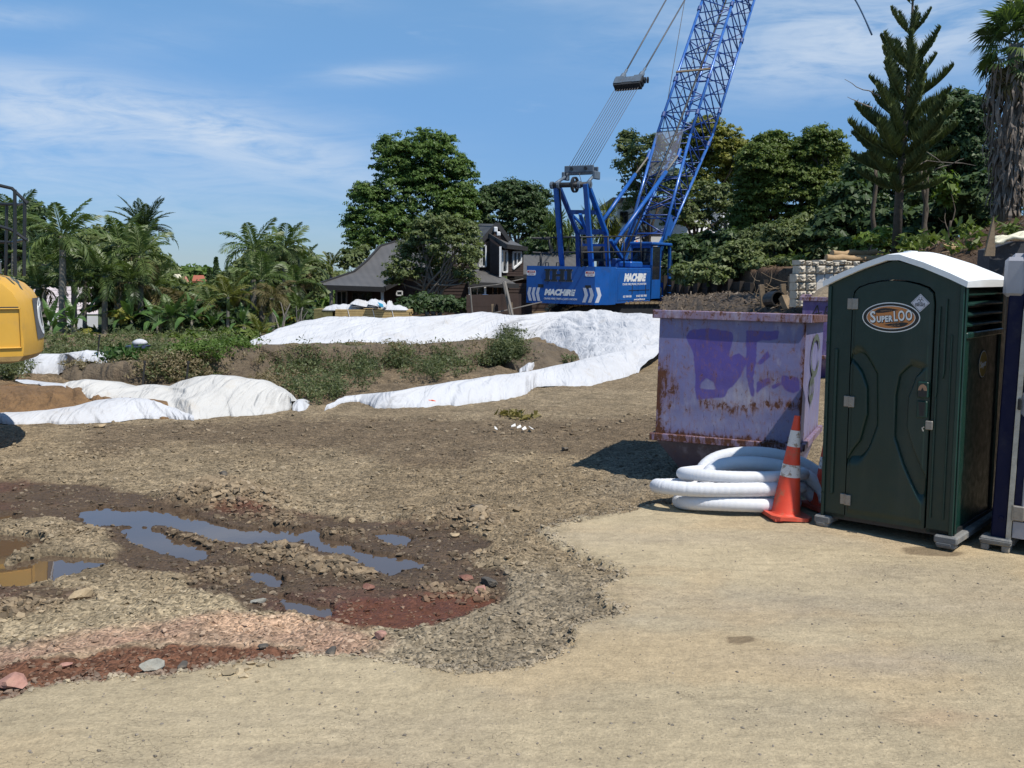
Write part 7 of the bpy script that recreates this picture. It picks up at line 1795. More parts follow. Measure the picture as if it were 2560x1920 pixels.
# white houses behind the right trees
w1 = P(1600, 700, 62); wh = empty('house', (w1[0], 62, 0), 0, 'two storey white house behind the open tree and the crane boom', 'house')
q = MB(); a, b_ = P(1541, 600, 62), P(1745, 506, 62); q.bx(a[0], b_[0], 62, 70, a[2] - 3, b_[2]); q.build('wall', M_WHITE, wh, world=True)
q = MB(); a, b_ = P(1531, 505, 61.4), P(1755, 497, 61.4); q.bx(a[0], b_[0], 61.2, 70.5, a[2], b_[2]); q.build('roof', M_FASC, wh, world=True)
for x0, x1, y0, y1 in ((1551, 1568, 530, 556), (1590, 1612, 528, 560), (1660, 1690, 528, 560)): window(x0, y0, x1, y1, 61.98, .08, [.5], parent=wh, fm=M_FASC)
q = MB(); q.beam(P(1536, 584, 61.5), P(1650, 584, 61.5), .12, .35); q.build('deck_edge', M_FASC, wh, world=True)
w2 = P(1780, 700, 56); wh2 = empty('house', (w2[0], 56, 0), 0, 'white gabled house with pale tiled roof seen between the tree trunks', 'house')
M_PALE = simple('pale_roof_tile', (.56, .56, .58), .6, var=.1, vscale=2)
q = MB(); q.slab(PP([(1722, 582, 55), (1800, 582, 55), (1803, 518, 59), (1765, 518, 59)]), .15); q.build('roof', M_PALE, wh2, world=True)
q = MB(); q.prism([(0, 0), (1.0, 0), (1.0, 1.1), (.35, 1.65), (0, 1.2)], P(1800, 582, 55), (1, 0, 0), (0, 0, 1), -3); q.bx(P(1722, 590, 55)[0], P(1842, 590, 55)[0], 55.2, 60, .5, P(1722, 590, 55.2)[2] + .15); q.build('wall', M_WHITE, wh2, world=True)
window(1806, 545, 1818, 575, 54.9, .06, parent=wh2)
w3 = P(1920, 700, 50); wh3 = empty('house', (w3[0], 50, 0), 0, 'white wall and balcony glimpsed behind the bamboo green trees', 'house')
q = MB(); a, b_ = P(1888, 650, 50), P(1950, 556, 50); q.bx(a[0], b_[0], 50, 55, a[2] - 1, b_[2]); q.build('wall', M_WHITE, wh3, world=True)
q = MB(); a, b_ = P(1884, 566, 49.9), P(1955, 572, 49.9); q.bx(a[0], b_[0], 49.6, 50, b_[2], a[2]); q.build('balcony_rail', M_FASC, wh3, world=True)
window(1905, 585, 1925, 620, 49.95, .06, parent=wh3)
w4 = P(2150, 520, 52); wh4 = empty('house', (w4[0], 52, 2), 0, 'grey gabled house far behind the star pine', 'house')
q = MB(); q.slab(PP([(2080, 425, 50), (2160, 420, 50), (2140, 385, 55), (2110, 383, 55)]), .2); q.build('roof', simple('grey_roof', (.16, .17, .19), .6), wh4, world=True)
q = MB(); a, b_ = P(2090, 520, 50.4), P(2150, 424, 50.4); q.bx(a[0], b_[0], 50.4, 55, a[2] - 2, b_[2]); q.build('wall', simple('shaded_cream', (.30, .29, .26), .8), wh4, world=True)

# ================================================================== TIMBER STACK, FENCE, WALLS
YT = 31.5
M_TIM = simple('fresh_timber', (.40, .28, .115), .7, var=.22, vscale=5, bump=.4, bscale=30)
M_TIME = simple('timber_end_green', (.16, .14, .05), .8, var=.4, vscale=16)
tc0 = P(920, 800, YT); st = empty('timber_stack', (tc0[0], YT, 0), 0, 'strapped pack of fresh sawn planks behind the far white bank', 'timber stack')
xl_, xr_ = P(839, 790, YT)[0], P(1023, 790, YT)[0]; zt_, zb_ = P(930, 774, YT)[2], P(930, 800, YT)[2] - .12; rows = 6
for i in range(rows):
    z0_ = zb_ + (zt_ - zb_) * i / rows; z1_ = z0_ + (zt_ - zb_) / rows - .008
    for j in range(5):
        q = MB(); q.rbox(xl_ + random.uniform(-.04, .03), xr_ + random.uniform(-.05, .05), YT + j * .2, YT + j * .2 + .19, z0_, z1_, .004); q.build('plank', M_TIM, st, world=True)
q = MB()
for i in range(9):
    for j in range(8): q.rbox(xl_ - .75 + .03 * random.random(), xl_ - .12, YT + .1 + j * .12, YT + .21 + j * .12, zb_ + i * (zt_ - zb_) / 9 * .98, zb_ + (i + .9) * (zt_ - zb_) / 9 * .98, .004)
q.build('batten_bundle', M_TIME, st, world=True, kind='stuff')
for u in (.18, .52, .78):
    x_ = xl_ + (xr_ - xl_) * u; q = MB(); q.tube([(x_ - .03, YT - .012, zb_), (x_ + .02, YT - .016, (zt_ + zb_) / 2), (x_ - .04, YT - .012, zt_ + .01), (x_ - .04, YT + .9, zt_ + .01)], .009, 4); q.build('strap', M_WHITE, st, world=True)
def sack(px, py, wpx, hpx, Y, lab, mat=None, tilt=0.0, seed=0):
    c_ = P(px, py, Y); k_ = px2m(Y); rs_ = np.random.RandomState(seed); n = 14; vs = []
    for j in range(9):
        for i in range(n):
            u, v = i / (n - 1) * 2 - 1, j / 8 * 2 - 1; th = hpx * k_ * (1 - abs(u) ** 3) ** .6 * (1 - abs(v) ** 3) ** .6 * (.7 + .5 * rs_.rand())
            vs.append((c_[0] + u * wpx * k_ / 2, c_[1] + v * .32, c_[2] + th * .9 + u * tilt))
    fs = [(j * n + i, j * n + i + 1, (j + 1) * n + i + 1, (j + 1) * n + i) for j in range(8) for i in range(n - 1)]
    m_ = len(vs); vs2 = [(x, y, z - .02 - (z - c_[2]) * .9) for x, y, z in vs]; q_ = MB(); q_.add(vs + vs2, fs + [tuple(m_ + k2 for k2 in reversed(f)) for f in fs])
    q_.build('sack', mat or M_COVER, label=lab, cat='sack', group='sacks and sheets on the timber stack', smooth=True)
sack(860, 775, 100, 15, YT + .4, 'crumpled white plastic sheet over the left part of the timber stack', seed=1); sack(912, 765, 66, 14, YT + .3, 'cream white sack lying slanted on the middle of the timber stack', tilt=-.08, seed=2)
sack(944, 764, 46, 16, YT + .1, 'white sack with a blue print on top of the timber stack', tilt=-.06, seed=3); sack(988, 774, 62, 12, YT + .3, 'flat white sack at the right end of the timber stack', seed=4); sack(974, 772, 18, 20, YT + .5, 'small round white sack behind the right end of the timber stack', seed=5)
q = MB(); c_ = P(950, 764, YT - .22); q.slab([c_ + (-.08, 0, .12), c_ + (.10, -.02, .05), c_ + (.13, -.05, -.05), c_ + (-.0, -.03, -.03)], .004); o_ = q.build('sack_print', simple('blue_print', (.04, .32, .50), .5)); o_.parent = [o2 for o2 in col.objects if o2.name.startswith('sack.002')][0]
# leaning pipes and temporary timber by the crane
M_PIPE = simple('grey_pipe', (.17, .155, .135), .6, var=.2); M_WOODG = simple('weathered_wood', (.20, .145, .09), .85, var=.35, vscale=7, bump=.5)
for a, b_, r_, lab in (((1258, 706, 35), (1275, 790, 35), .04, 'grey steel pipe leaning left of the two'), ((1262, 704, 35.2), (1282, 792, 34.6), .05, 'grey steel pipe leaning right of the two'), ((1175, 718, 35), (1181, 788, 35), .03, 'thin grey fence pole left of the crane')):
    q = MB(); q.tube([P(*a), P(*b_)], r_, 8); q.build('steel_pipe', M_PIPE, label=lab, cat='pipe', group='poles between house and crane')
q = MB(); q.tube([P(1170, 720, 36), P(1240, 712, 36), P(1308, 697, 36.4)], .018, 5); q.build('tie_wire', M_PIPE, label='thin wire sloping from the pole to the back of the crane', cat='wire')
q = MB(); q.tube([P(1225, 785, 35), P(1355, 755, 35.6)], .022, 5); q.build('tie_wire', M_PIPE, label='thin rod running under the rear of the crane', cat='wire')
for px, py, lab in ((1232, 768, 'short wooden board standing left of the leaning pipes'), (1278, 764, 'short wooden board standing right of the leaning pipes')):
    q = MB(); q.beam(P(px, py - 8, 35.5), P(px + 2, py + 24, 35.5), .11, .03, (0, 1, 0)); q.build('board', M_WOODG, label=lab, cat='board')
c_ = P(1185, 800, 37); fe = empty('timber_fence', (c_[0], 37, 0), 0, 'dark brown horizontal board fence between the house and the crane', 'fence')
for k_ in range(7):
    y0_ = 738 + k_ * 9; q = MB(); q.beam(P(1166 + random.uniform(-2, 2), y0_ + 5, 37), P(1312, y0_ + 3, 38), .18, .025, (0, 1, 0)); q.build('board', M_WALLB, fe, world=True)
for px in (1200, 1255, 1300): q = MB(); q.beam(P(px, 735, 37.3), P(px, 802, 37.3), .1, .1); q.build('post', M_WALLB, fe, world=True)
# lilac scraps of washing seen through the fence
q = MB(); c_ = P(1200, 740, 43.5); q.slab([c_ + (-.25, 0, -.03), c_ + (.2, 0, .1), c_ + (.45, 0, .06), c_ + (.1, 0, -.1)], .02); q.build('blue_cushion', simple('blue_cloth', (.12, .22, .42), .8), label='small blue cloth hanging in the porch of the dark house', cat='cloth')

# dark timber retaining wall on the right
rw0 = P(1690, 760, 40); rw = empty('retaining_wall', (rw0[0], 38, 0), 0, 'dark weathered timber retaining wall with posts below the right trees', 'retaining wall')
M_RW = simple('dark_weathered_timber', (.038, .029, .022), .9, var=.35, vscale=4, bump=.6, bscale=20)
wa, wb_ = (1670, 41.0), (1992, 28.5)
for k_ in range(6):
    for s_ in range(6):
        u0_, u1_ = s_ / 6 + .004, (s_ + 1) / 6 - .004; pa = P(wa[0] + (wb_[0] - wa[0]) * 0, 700, wa[1]); pz = P(wb_[0], 700, wb_[1]); a = pa * (1 - u0_) + pz * u0_; b_ = pa * (1 - u1_) + pz * u1_
        z_ = .15 + k_ * .30; q = MB(); q.beam((a[0], a[1], z_ + random.uniform(-.01, .01)), (b_[0], b_[1], z_ + random.uniform(-.01, .01)), .06, .27, (0, 0, 1)); o_ = q.build('plank', M_RW, rw, world=True)
for s_ in range(13):
    u = s_ / 12; a = pa * (1 - u) + pz * u; q = MB(); q.beam((a[0] - .1, a[1] - .1, -.2), (a[0] - .1 + random.uniform(-.04, .04), a[1] - .1, 1.85 + random.uniform(-.1, .15)), .15, .15); q.build('post', M_RW, rw, world=True)
# leaning stumps and posts in front
for k_, (a, b_, w_, lab) in enumerate([((1903, 712, 27), (1912, 770, 27), .15, 'weathered square post leaning behind the skip rim'), ((1957, 710, 26.5), (1962, 752, 26.5), .14, 'upright weathered post left of the stone wall'), ((1958, 742, 26), (1982, 778, 25.6), .20, 'short split post leaning against the upright one'), ((1975, 690, 27.5), (1976, 730, 27.5), .10, 'thin grey post close to the stone wall corner')]):
    q = MB(); q.beam(P(*a), P(*b_) + (0, 0, -.2), w_, w_ * .9); q.build('wood_post', M_WOODG, label=lab, cat='post', group='old posts behind the skip rim')
q = MB(); 
for k_ in range(26):
    a = P(random.uniform(1880, 1990), random.uniform(700, 765), 27 + random.random()); e = a + np.random.randn(3) * [.45, .2, .25]; pts, rs_ = limb(a, e, .012, .004, .1, 5, 4, .15); q.tube(pts, rs_, 4)
q.build('twigs', M_WOODG, label='tangle of dry twigs between the old posts', kind='stuff')
q = MB(); pts = [(c, s_) for c, s_ in [(.34 * math.cos(t_), .34 * math.sin(t_)) for t_ in np.linspace(0, 2 * math.pi, 18)[:-1]]]; c_ = P(1937, 748, 26.4); q.lathe([(.22, -.3), (.22, .2), (.18, .2), (.18, -.2)], c_, 18, (.25, -1, .1)); q.build('pipe_offcut', M_BLACK, label='black plastic pipe offcut lying between the old posts', cat='pipe')
# earth heaped below the wall
x0_ = P(1700, 760, 33)[0]
M_HEAPD = simple('dark_brown_soil', (.06, .045, .032), .95, var=.4, vscale=4, bump=1.0, bscale=14, dirt=(.10, .075, .05), dscale=5, damt=.6)
h4 = sheet([(1640, 800, 30.5), (1720, 800, 30), (1800, 800, 28), (1880, 800, 26.5), (1960, 800, 25.2), (2010, 800, 24.5)], [(1660, 752, 35), (1720, 742, 34), (1800, 735, 32), (1880, 738, 30.5), (1960, 745, 28), (2010, 740, 26.5)], 160, 24, .10, (1, 0), .08, seed=21, fr=2)
sheet_obj('soil_heap', [h4], M_HEAPD, label='dark soil bank strewn with twigs below the timber retaining wall', cat='soil heap')
bv = h4.reshape(-1, 3); ii_ = np.random.choice(len(bv), 1500); v, f = leaves(bv[ii_] + [0, -.03, .03], np.tile([0, -.3, 1.], (1500, 1)), np.random.uniform(.08, .3, 1500), 6, .4)
link(mesh_from(v, f, 'leaf_litter', leaf_mat('bank_litter_right', (.065, .047, .032), (.15, .11, .072), trans=0)), 'leaf_litter', label='dry leaf litter on the soil bank below the retaining wall', kind='stuff')

# broken stone block wall
sw0 = P(1990, 760, 24.5); sw = empty('stone_wall', (sw0[0], 24.5, 0), 0, 'pale rough stone block wall with two smooth white panels above the far skip bin', 'stone wall')
M_STN = simple('pale_stone', (.46, .41, .33), .95, var=.22, vscale=4, bump=1.2, bscale=9, dirt=(.24, .19, .13), dscale=5, damt=.5)
M_STNW = simple('white_block', (.62, .60, .57), .8, var=.06)
def rough_block(c_, w_, h_, d_, mat, rough=.05, seed=0):
    rs_ = np.random.RandomState(seed); n = 6; vs = []; 
    for j in range(n):
        for i in range(n):
            u, v = i / (n - 1), j / (n - 1); e = min(u, v, 1 - u, 1 - v) * 5; dp = (rs_.rand() - .3) * rough * min(1, e) + rough * .9 * min(1, e)
            vs.append((c_[0] + (u - .5) * w_, c_[1] - dp, c_[2] + (v - .5) * h_))
    fs = [(j * n + i, j * n + i + 1, (j + 1) * n + i + 1, (j + 1) * n + i) for j in range(n - 1) for i in range(n - 1)]
    q_ = MB(); q_.add(vs, fs); q_.bx(c_[0] - w_ / 2, c_[0] + w_ / 2, c_[1] + .002, c_[1] + d_, c_[2] - h_ / 2, c_[2] + h_ / 2); return q_.build('stone_block', mat, sw, world=True)
xc = [1988, 1996, 2015, 2040, 2062, 2084, 2110, 2140, 2175]
k_ = px2m(24.5)
for r_ in range(5):
    y0_ = 664 + r_ * 21
    for c2 in range(len(xc) - 1):
        if xc[c2] in (2040, 2062) and 1 <= r_ <= 3: continue
        if c2 == 0 and r_ in (0,): continue
        cpt = P((xc[c2] + xc[c2 + 1]) / 2, y0_ + 10.5, 24.5); rough_block((cpt[0], 24.5 + random.uniform(-.04, .04), cpt[2]), (xc[c2 + 1] - xc[c2]) * k_ * .97, 21 * k_ * .95, .5, M_STN, .055, r_ * 10 + c2)
for c2, (a, b_) in enumerate(((2041, 2061), (2063, 2083))):
    for r_ in range(3): p_ = P((a + b_) / 2, 685 + 10.5 + r_ * 21, 24.52); q = MB(); q.rbox(p_[0] - (b_ - a) * k_ / 2, p_[0] + (b_ - a) * k_ / 2, 24.52, 24.9, p_[2] - 10.3 * k_, p_[2] + 10.3 * k_, .008); q.build('smooth_block', M_STNW, sw, world=True)
for i in range(9):
    p_ = P(2003 + i * 17, 656 + (i % 3) * 2, 24.6); rough_block((p_[0], 24.5 + random.uniform(-.05, .1), p_[2]), 17 * k_ * random.uniform(.8, 1.0), 13 * k_ * random.uniform(.7, 1.1), .6, M_STN, .07, 90 + i)
# logs lying on the bank edge
M_LOG = simple('peeled_log', (.36, .24, .125), .8, var=.25, vscale=5, bump=.6, bscale=20, dirt=(.18, .11, .06), dscale=5)
for a, b_, r_, lab in (((2078, 634, 25.5), (2190, 630, 26), .085, 'upper peeled log lying on the bank behind the stone wall'), ((2066, 648, 25.2), (2200, 645, 25.6), .095, 'lower peeled log lying on the bank behind the stone wall'), ((2355, 616, 21), (2412, 612, 21.5), .05, 'short pale log upper of two on the right bank'), ((2370, 622, 20.6), (2440, 619, 20.8), .05, 'short pale log lower of two on the right bank')):
    pts, rs_ = limb(P(*a), P(*b_), r_, r_ * .9, 0, 8, 8, .01); q = MB(); q.tube(pts, rs_, 12); smooth_by_angle(q.build('log', M_LOG, label=lab, cat='log', group='peeled logs on the right bank'))
# dark stone edging, plank and torn plastic behind the toilets
ed = P(2500, 640, 15.5); q = MB(); a, b_ = P(2474, 640, 15.5), P(2620, 604, 15.5); q.prism([(a[0], 1.5), (b_[0], 1.5), (b_[0], b_[2]), (a[0] + .4, b_[2] + .0), (a[0], a[2] + .1)], (0, 15.5, 0), (1, 0, 0), (0, 0, 1), -.4); q.build('concrete_slab', simple('charcoal_block', (.045, .045, .05), .8, var=.2, bump=.4), label='charcoal concrete slab edge above the toilet roofs', cat='slab')
q = MB(); q.prism([(0, 0), (.16, 0), (.16, .1), (.10, .62), (.05, .3)], P(2458, 640, 15.2), (1, 0, 0), (0, 0, 1), .05); q.build('plank_offcut', M_WOODG, label='pointed grey plank offcut standing above the green toilet roof', cat='plank')
q = MB(); 
for k2 in range(5):
    pts = [P(2482 + u * 90, 606 - 16 * u ** .8 - k2 * 1.5 + 4 * math.sin(u * 9 + k2), 15.2 + .07 * k2) for u in np.linspace(0, 1, 9)]; q.tube(pts, [.02 + .035 * random.random() for _ in range(9)], 6)
q.build('plastic_sheet', simple('cream_plastic', (.66, .62, .46), .6, var=.15), label='torn cream plastic sheet draped over the charcoal slab edge', cat='sheet', smooth=True)

# ================================================================== CRAWLER CRANE
M_BLUE = simple('crane_blue', (.011, .092, .35), .38, var=.12, vscale=1.2, bump=.15, bscale=14, dirt=(.03, .05, .10), dscale=2.6, damt=.5)
M_BLUED = simple('crane_blue_dark', (.008, .045, .19), .45, var=.2, vscale=3, dirt=(.03, .035, .05), dscale=5, damt=.4)
M_CHORD = simple('boom_chord_blue', (.035, .13, .42), .30, metal=.15, var=.25, vscale=3, dirt=(.25, .30, .38), dscale=4, damt=.25)
M_BRACE = simple('boom_brace_blue', (.012, .055, .25), .4, var=.25, vscale=3)
M_CBLACK = simple('crane_black', (.02, .021, .023), .6, var=.25)
M_ROPE = simple('steel_rope', (.085, .085, .09), .6, metal=.3, var=.2)
M_GREYM = simple('grey_steel', (.10, .13, .165), .5, var=.25, vscale=5, dirt=(.1, .08, .06), dscale=8, damt=.5)
M_TRACK = simple('muddy_track', (.26, .19, .11), .95, var=.35, vscale=6, bump=.6)
CO = np.array([3.546, 39.596, 0.0]); th = RAD(30)
cr = empty('crawler_crane', tuple(CO), -th, 'tall blue lattice boom crawler crane with white lettering parked beyond the fabric bank', 'crane')
Fv = np.array([math.sin(th), math.cos(th), 0]); Rv = np.array([math.cos(th), -math.sin(th), 0])
def Lp(px, py, x):          # point of the crane (own frame) seen at a pixel, in the upright plane x = const
    d = ray(px, py); t_ = (x - (CP - CO) @ Rv) / (d @ Rv); q_ = CP + d * t_ - CO; return np.array([x, q_ @ Fv, q_[2]])
def part(name, mb, mat, **kw): return mb.build(name, mat, cr, **kw)
# upper works
q = MB(); c1 = .42
q.prism([(-1.65, -3.2 + .0), (-1.65, -2.1), (1.65, -2.1), (1.65, -2.75), (1.28, -3.2)][::-1], (0, 0, .82), (1, 0, 0), (0, 1, 0), 1.43); part('counterweight', q, M_BLUE)
q = MB(); q.rbox(-1.65, 1.65, -2.09, 1.42, .84, 2.22, .02); part('machine_house', q, M_BLUE)
q = MB(); q.rbox(-1.3, .7, 1.42, 3.0, .84, 1.9, .02); q.rbox(-.2, .62, .2, 2.2, 2.22, 2.6, .03); part('winch_housing', q, M_BLUED)
for y0_, y1_, z0_, z1_ in ((-1.95, -.0, .95, 2.1), (.12, 1.3, .95, 2.1)):
    q = MB(); q.rbox(1.648, 1.662, y0_, y1_, z0_, z1_, .004); part('side_door', q, M_BLUE)
for y_ in (-.55, .85): q = MB(); q.rbox(1.66, 1.68, y_ - .02, y_ + .02, 1.18, 1.55, .004); part('door_latch', q, M_CBLACK)
q = MB(); q.rbox(1.66, 1.675, -.9, 1.25, 1.33, 1.35, .003); part('door_seam', q, M_CBLACK)
for x in (-1.02, 1.0): q = MB(); q.bx(x - .12, x + .12, -3.206, -3.15, 1.42, 1.55); part('lifting_pocket', q, M_CBLACK)
for x in (-.75, -.2): q = MB(); q.lathe([(.05, 0), (.05, .03)], (x, -3.2, 1.62), 12, (0, -1, 0)); part('plug', q, M_BLUED)
# lettering
yr = -3.204
text('lettering', 'MACHIRE', .30, M_WHITEINK, cr, (-.22, yr, 1.24), (1, 0, 0), (0, 0, 1), .25, .020, .001, sx=1.02, space=.98)
text('lettering', 'CRANE HIRE | PILING | EXCAVATION', .10, M_WHITEINK, cr, (-.16, yr, 1.00), (1, 0, 0), (0, 0, 1), 0, .0015, .001, sx=.82, space=1.05)
text('lettering', 'MACHIRE', .40, M_WHITEINK, cr, (1.664, -.30, 1.83), (0, 1, 0), (0, 0, 1), .25, .026, .001, sx=1.28, space=.98)
text('lettering', 'CRANE HIRE | PILING | EXCAVATION', .11, M_WHITEINK, cr, (1.664, -.30, 1.58), (0, 1, 0), (0, 0, 1), 0, .0015, .001, sx=1.32, space=1.0)
for s3, y3 in (('021 934 505', -1.0), ('M 027 203 7065', .45)): text('lettering', s3, .11, M_WHITEINK, cr, (1.664, y3, 1.10), (0, 1, 0), (0, 0, 1), 0, .003, .001, sx=1.5)
text('lettering', 'www.machire.co.nz', .11, M_WHITEINK, cr, (1.664, .25, .97), (0, 1, 0), (0, 0, 1), 0, .003, .001, sx=1.3)
M_IHI = simple('raised_black_letters', (.012, .016, .020), .5, var=.2); M_IHIE = simple('letter_edge', (.16, .17, .2), .5)
def slab_letter(x0, kind):
    """serifed raised capitals"""
    q_ = MB(); z0_, z1_ = 1.68, 2.14; q_.bx
    def I(xc_): q_.bx(xc_ - .075, xc_ + .075, yr - .03, yr, z0_, z1_); q_.bx(xc_ - .13, xc_ + .13, yr - .031, yr, z0_, z0_ + .06); q_.bx(xc_ - .13, xc_ + .13, yr - .031, yr, z1_ - .06, z1_)
    if kind == 'I': I(x0)
    else: I(x0 - .17); I(x0 + .17); q_.bx(x0 - .12, x0 + .12, yr - .029, yr, 1.88, 1.95)
    return q_
for x_, k2 in ((-.73, 'I'), (-.27, 'H'), (.20, 'I')):
    part('raised_letter', slab_letter(x_, k2), M_IHI)
    b2_ = slab_letter(x_, k2); b2_.v = [(x + .018, y + .02, z - .018) for x, y, z in b2_.v]; part('letter_edge', b2_, M_IHIE)
M_RED = simple('red_print', (.50, .06, .05), .5)
for x_ in (-1.45, 1.07):
    q = MB(); q.prism([(x_ - .17, -.10), (x_ + .17, -.10), (x_ + .20, -.06), (x_ + .20, .06), (x_ + .17, .10), (x_ - .17, .10), (x_ - .20, .06), (x_ - .20, -.06)], (0, yr, 1.98), (1, 0, 0), (0, 0, 1), .003); lb_ = part('warning_label', q, M_WHITEINK)
    q = MB(); q.bx(x_ - .17, x_ + .17, yr - .0055, yr - .0035, 1.985, 2.06); q.build('label_field', M_RED, lb_)
    text('label_print', 'DANGER', .075, M_WHITEINK, lb_, (x_ + .02, yr - .007, 2.02), (1, 0, 0), (0, 0, 1), 0, .001, .0004, sx=.8); text('label_print', 'KEEP CLEAR', .05, M_RED, lb_, (x_, yr - .0045, 1.93), (1, 0, 0), (0, 0, 1), 0, .001, .0004, sx=.9)
M_CHEV = simple('chevron_grey', (.52, .55, .62), .5, var=.05)
for k2 in range(3):
    x_ = -1.58 + k2 * .19; q = MB(); q.prism([(x_ + .05, 0), (x_ + .17, 0), (x_ + .09, .28), (x_ + .15, .52), (x_ + .03, .52), (x_ - .03, .28)], (0, yr, .90), (1, 0, 0), (0, 0, 1), .003); part('chevron', q, M_CHEV)
    x_ = .82 + k2 * .24 ; 
    if x_ < 1.2: q = MB(); q.prism([(x_ - .05, 0), (x_ + .09, 0), (x_ + .19, .28), (x_ + .10, .55), (x_ - .03, .55), (x_ + .05, .28)], (0, yr, .90), (1, 0, 0), (0, 0, 1), .003); part('chevron', q, M_CHEV)
# third right chevron lies on the chamfer
ch = np.array([1.65 - 1.28, -2.75 + 3.2, 0]); ch = ch / np.linalg.norm(ch); q = MB(); q.prism([(.02, 0), (.17, 0), (.28, .28), (.19, .57), (.04, .57), (.13, .28)], np.array([1.28, -3.2, .90]) + np.array([ch[1], -ch[0], 0]) * .003, tuple(ch), (0, 0, 1), .003); part('chevron', q, M_CHEV)
# cab: frame with panes
q = MB(); X0_, X1_, Y0_, Y1_, ZB, ZT = .72, 1.66, 1.46, 3.75, .95, 3.24
for x_ in (X0_, X1_ - .07): 
    for y_ in (Y0_, 2.42, Y1_ - .3): q.bx(x_, x_ + .07, y_, y_ + .07, ZB, ZT - .05)
q.rbox(X0_ - .05, X1_ + .05, Y0_ - .08, Y1_ - .1, ZT - .06, ZT + .06, .03); q.rbox(X0_, X1_, Y0_, Y1_, ZB, 1.06, .01); q.bx(X1_ - .05, X1_ - .002, Y0_ + .07, 2.42, 1.06, 1.75); q.bx(X0_, X1_, Y0_, Y0_ + .06, 1.06, 2.35); q.bx(X0_, X0_ + .05, Y0_ + .07, 2.42, 1.06, 2.1)
q.bx(X0_, X1_, Y0_, Y0_ + .06, 3.05, ZT - .05)
cab = part('cab', q, M_BLUE)
q = MB(); q.bx(X0_ + .08, X1_ - .08, Y0_ + .02, Y0_ + .03, 2.35, 3.05); q.build('rear_window', M_GLASS, cab)
q = MB(); q.bx(X1_ - .03, X1_ - .02, Y0_ + .09, 2.40, 1.77, 3.12); q.build('side_window', M_GLASS, cab)
q = MB(); q.bx(X0_ + .30, X0_ + .33, Y0_ - .002, Y0_ + .01, 2.35, 3.05); q.bx(X0_ + .08, X1_ - .08, Y0_ - .002, Y0_ + .01, 2.68, 2.70); q.build('window_bar', M_CBLACK, cab)
q = MB(); q.prism([(3.45, 1.06), (3.85, 1.06), (4.05, 1.35), (3.95, 1.85), (3.60, 3.15), (3.45, 3.15)], (X1_ - .06, 0, 0), (0, 1, 0), (0, 0, 1), .06); q.prism([(3.45, 1.06), (3.85, 1.06), (4.05, 1.35), (3.95, 1.85), (3.60, 3.15), (3.45, 3.15)], (X0_, 0, 0), (0, 1, 0), (0, 0, 1), .06); q.bx(X0_ + .06, X1_ - .06, 3.84, 3.9, 1.06, 1.6); q.build('nose', M_BLUE, cab)
q = MB(); q.prism([(3.62, 1.9), (3.86, 1.9), (3.62, 3.0)], (X1_ + .001, 0, 0), (0, 1, 0), (0, 0, 1), .004); q.build('nose_window', M_GLASS, cab)
q = MB(); q.rbox(X0_ - .1, X1_ + .35, 2.5, 4.3, .98, 1.04, .008); q.rbox(X0_, X1_ + .1, 2.6, 3.9, .70, .98, .02); part('step_platform', q, M_BLUED)
q = MB(); q.rbox(X0_ + .1, X1_ - .3, 2.6, 3.1, 1.1, 1.9, .05); part('seat', q, M_CBLACK)
q = MB(); q.lathe([(.05, 0), (.055, .2), (.05, .35), (.0, .40)], (X1_ - .04, 2.62, 1.04), 10); part('bottle', q, simple('amber_bottle', (.62, .38, .12), .4), smooth=True)
q = MB(); q.lathe([(.055, 0), (.06, .12), (.03, .17), (0, .18)], Lp(1592, 607, .75) + (0, 0, -.08), 12); part('beacon', q, simple('orange_beacon', (.75, .20, .04), .35), smooth=True)
# hand rails and roof clutter
def ctube(name, pts, r_, mat, n=6): q_ = MB(); q_.tube(pts, r_, n); return part(name, q_, mat, smooth=True)
for (a, b_, x_) in (((1453, 593), (1602, 590), 1.2), ((1453, 631), (1605, 629), 1.2)): ctube('handrail', [Lp(*a, x_), Lp(*b_, x_)], .032, M_CBLACK)
for px in (1454, 1520, 1560, 1602): ctube('rail_post', [Lp(px, 590, 1.2), Lp(px, 668, 1.2)], .030, M_CBLACK)
for a, b_ in (((1330, 595), (1373, 598)), ((1332, 631), (1374, 634)), ((1373, 598), (1375, 634)), ((1352, 632), (1352, 668)), ((1340, 595), (1450, 592)), ((1340, 632), (1450, 630))): ctube('handrail', [Lp(*a, -1.3), Lp(*b_, -1.3)], .035 if a[0] != 1352 else .05, M_CBLACK)
for x_, y_ in ((-1.2, -3.0), (-.9, -2.95), (-.4, -3.0)): q = MB(); q.tube([(x_ - .07, y_, 2.25), (x_ - .05, y_, 2.38), (x_ + .05, y_, 2.38), (x_ + .07, y_, 2.25)], .022, 6); part('lifting_eye', q, M_CBLACK)
q = MB(); q.rbox(.9, 1.5, -.3, .9, 2.23, 2.48, .05); part('fuel_tank', q, M_BLUE)
q = MB(); q.lathe([(.55, -.5), (.55, -.45), (.3, -.44), (.3, .44), (.55, .45), (.55, .5)], (-.1, -.2, 2.8), 20, (1, 0, 0)); part('hoist_drum', q, M_CBLACK, smooth=False)
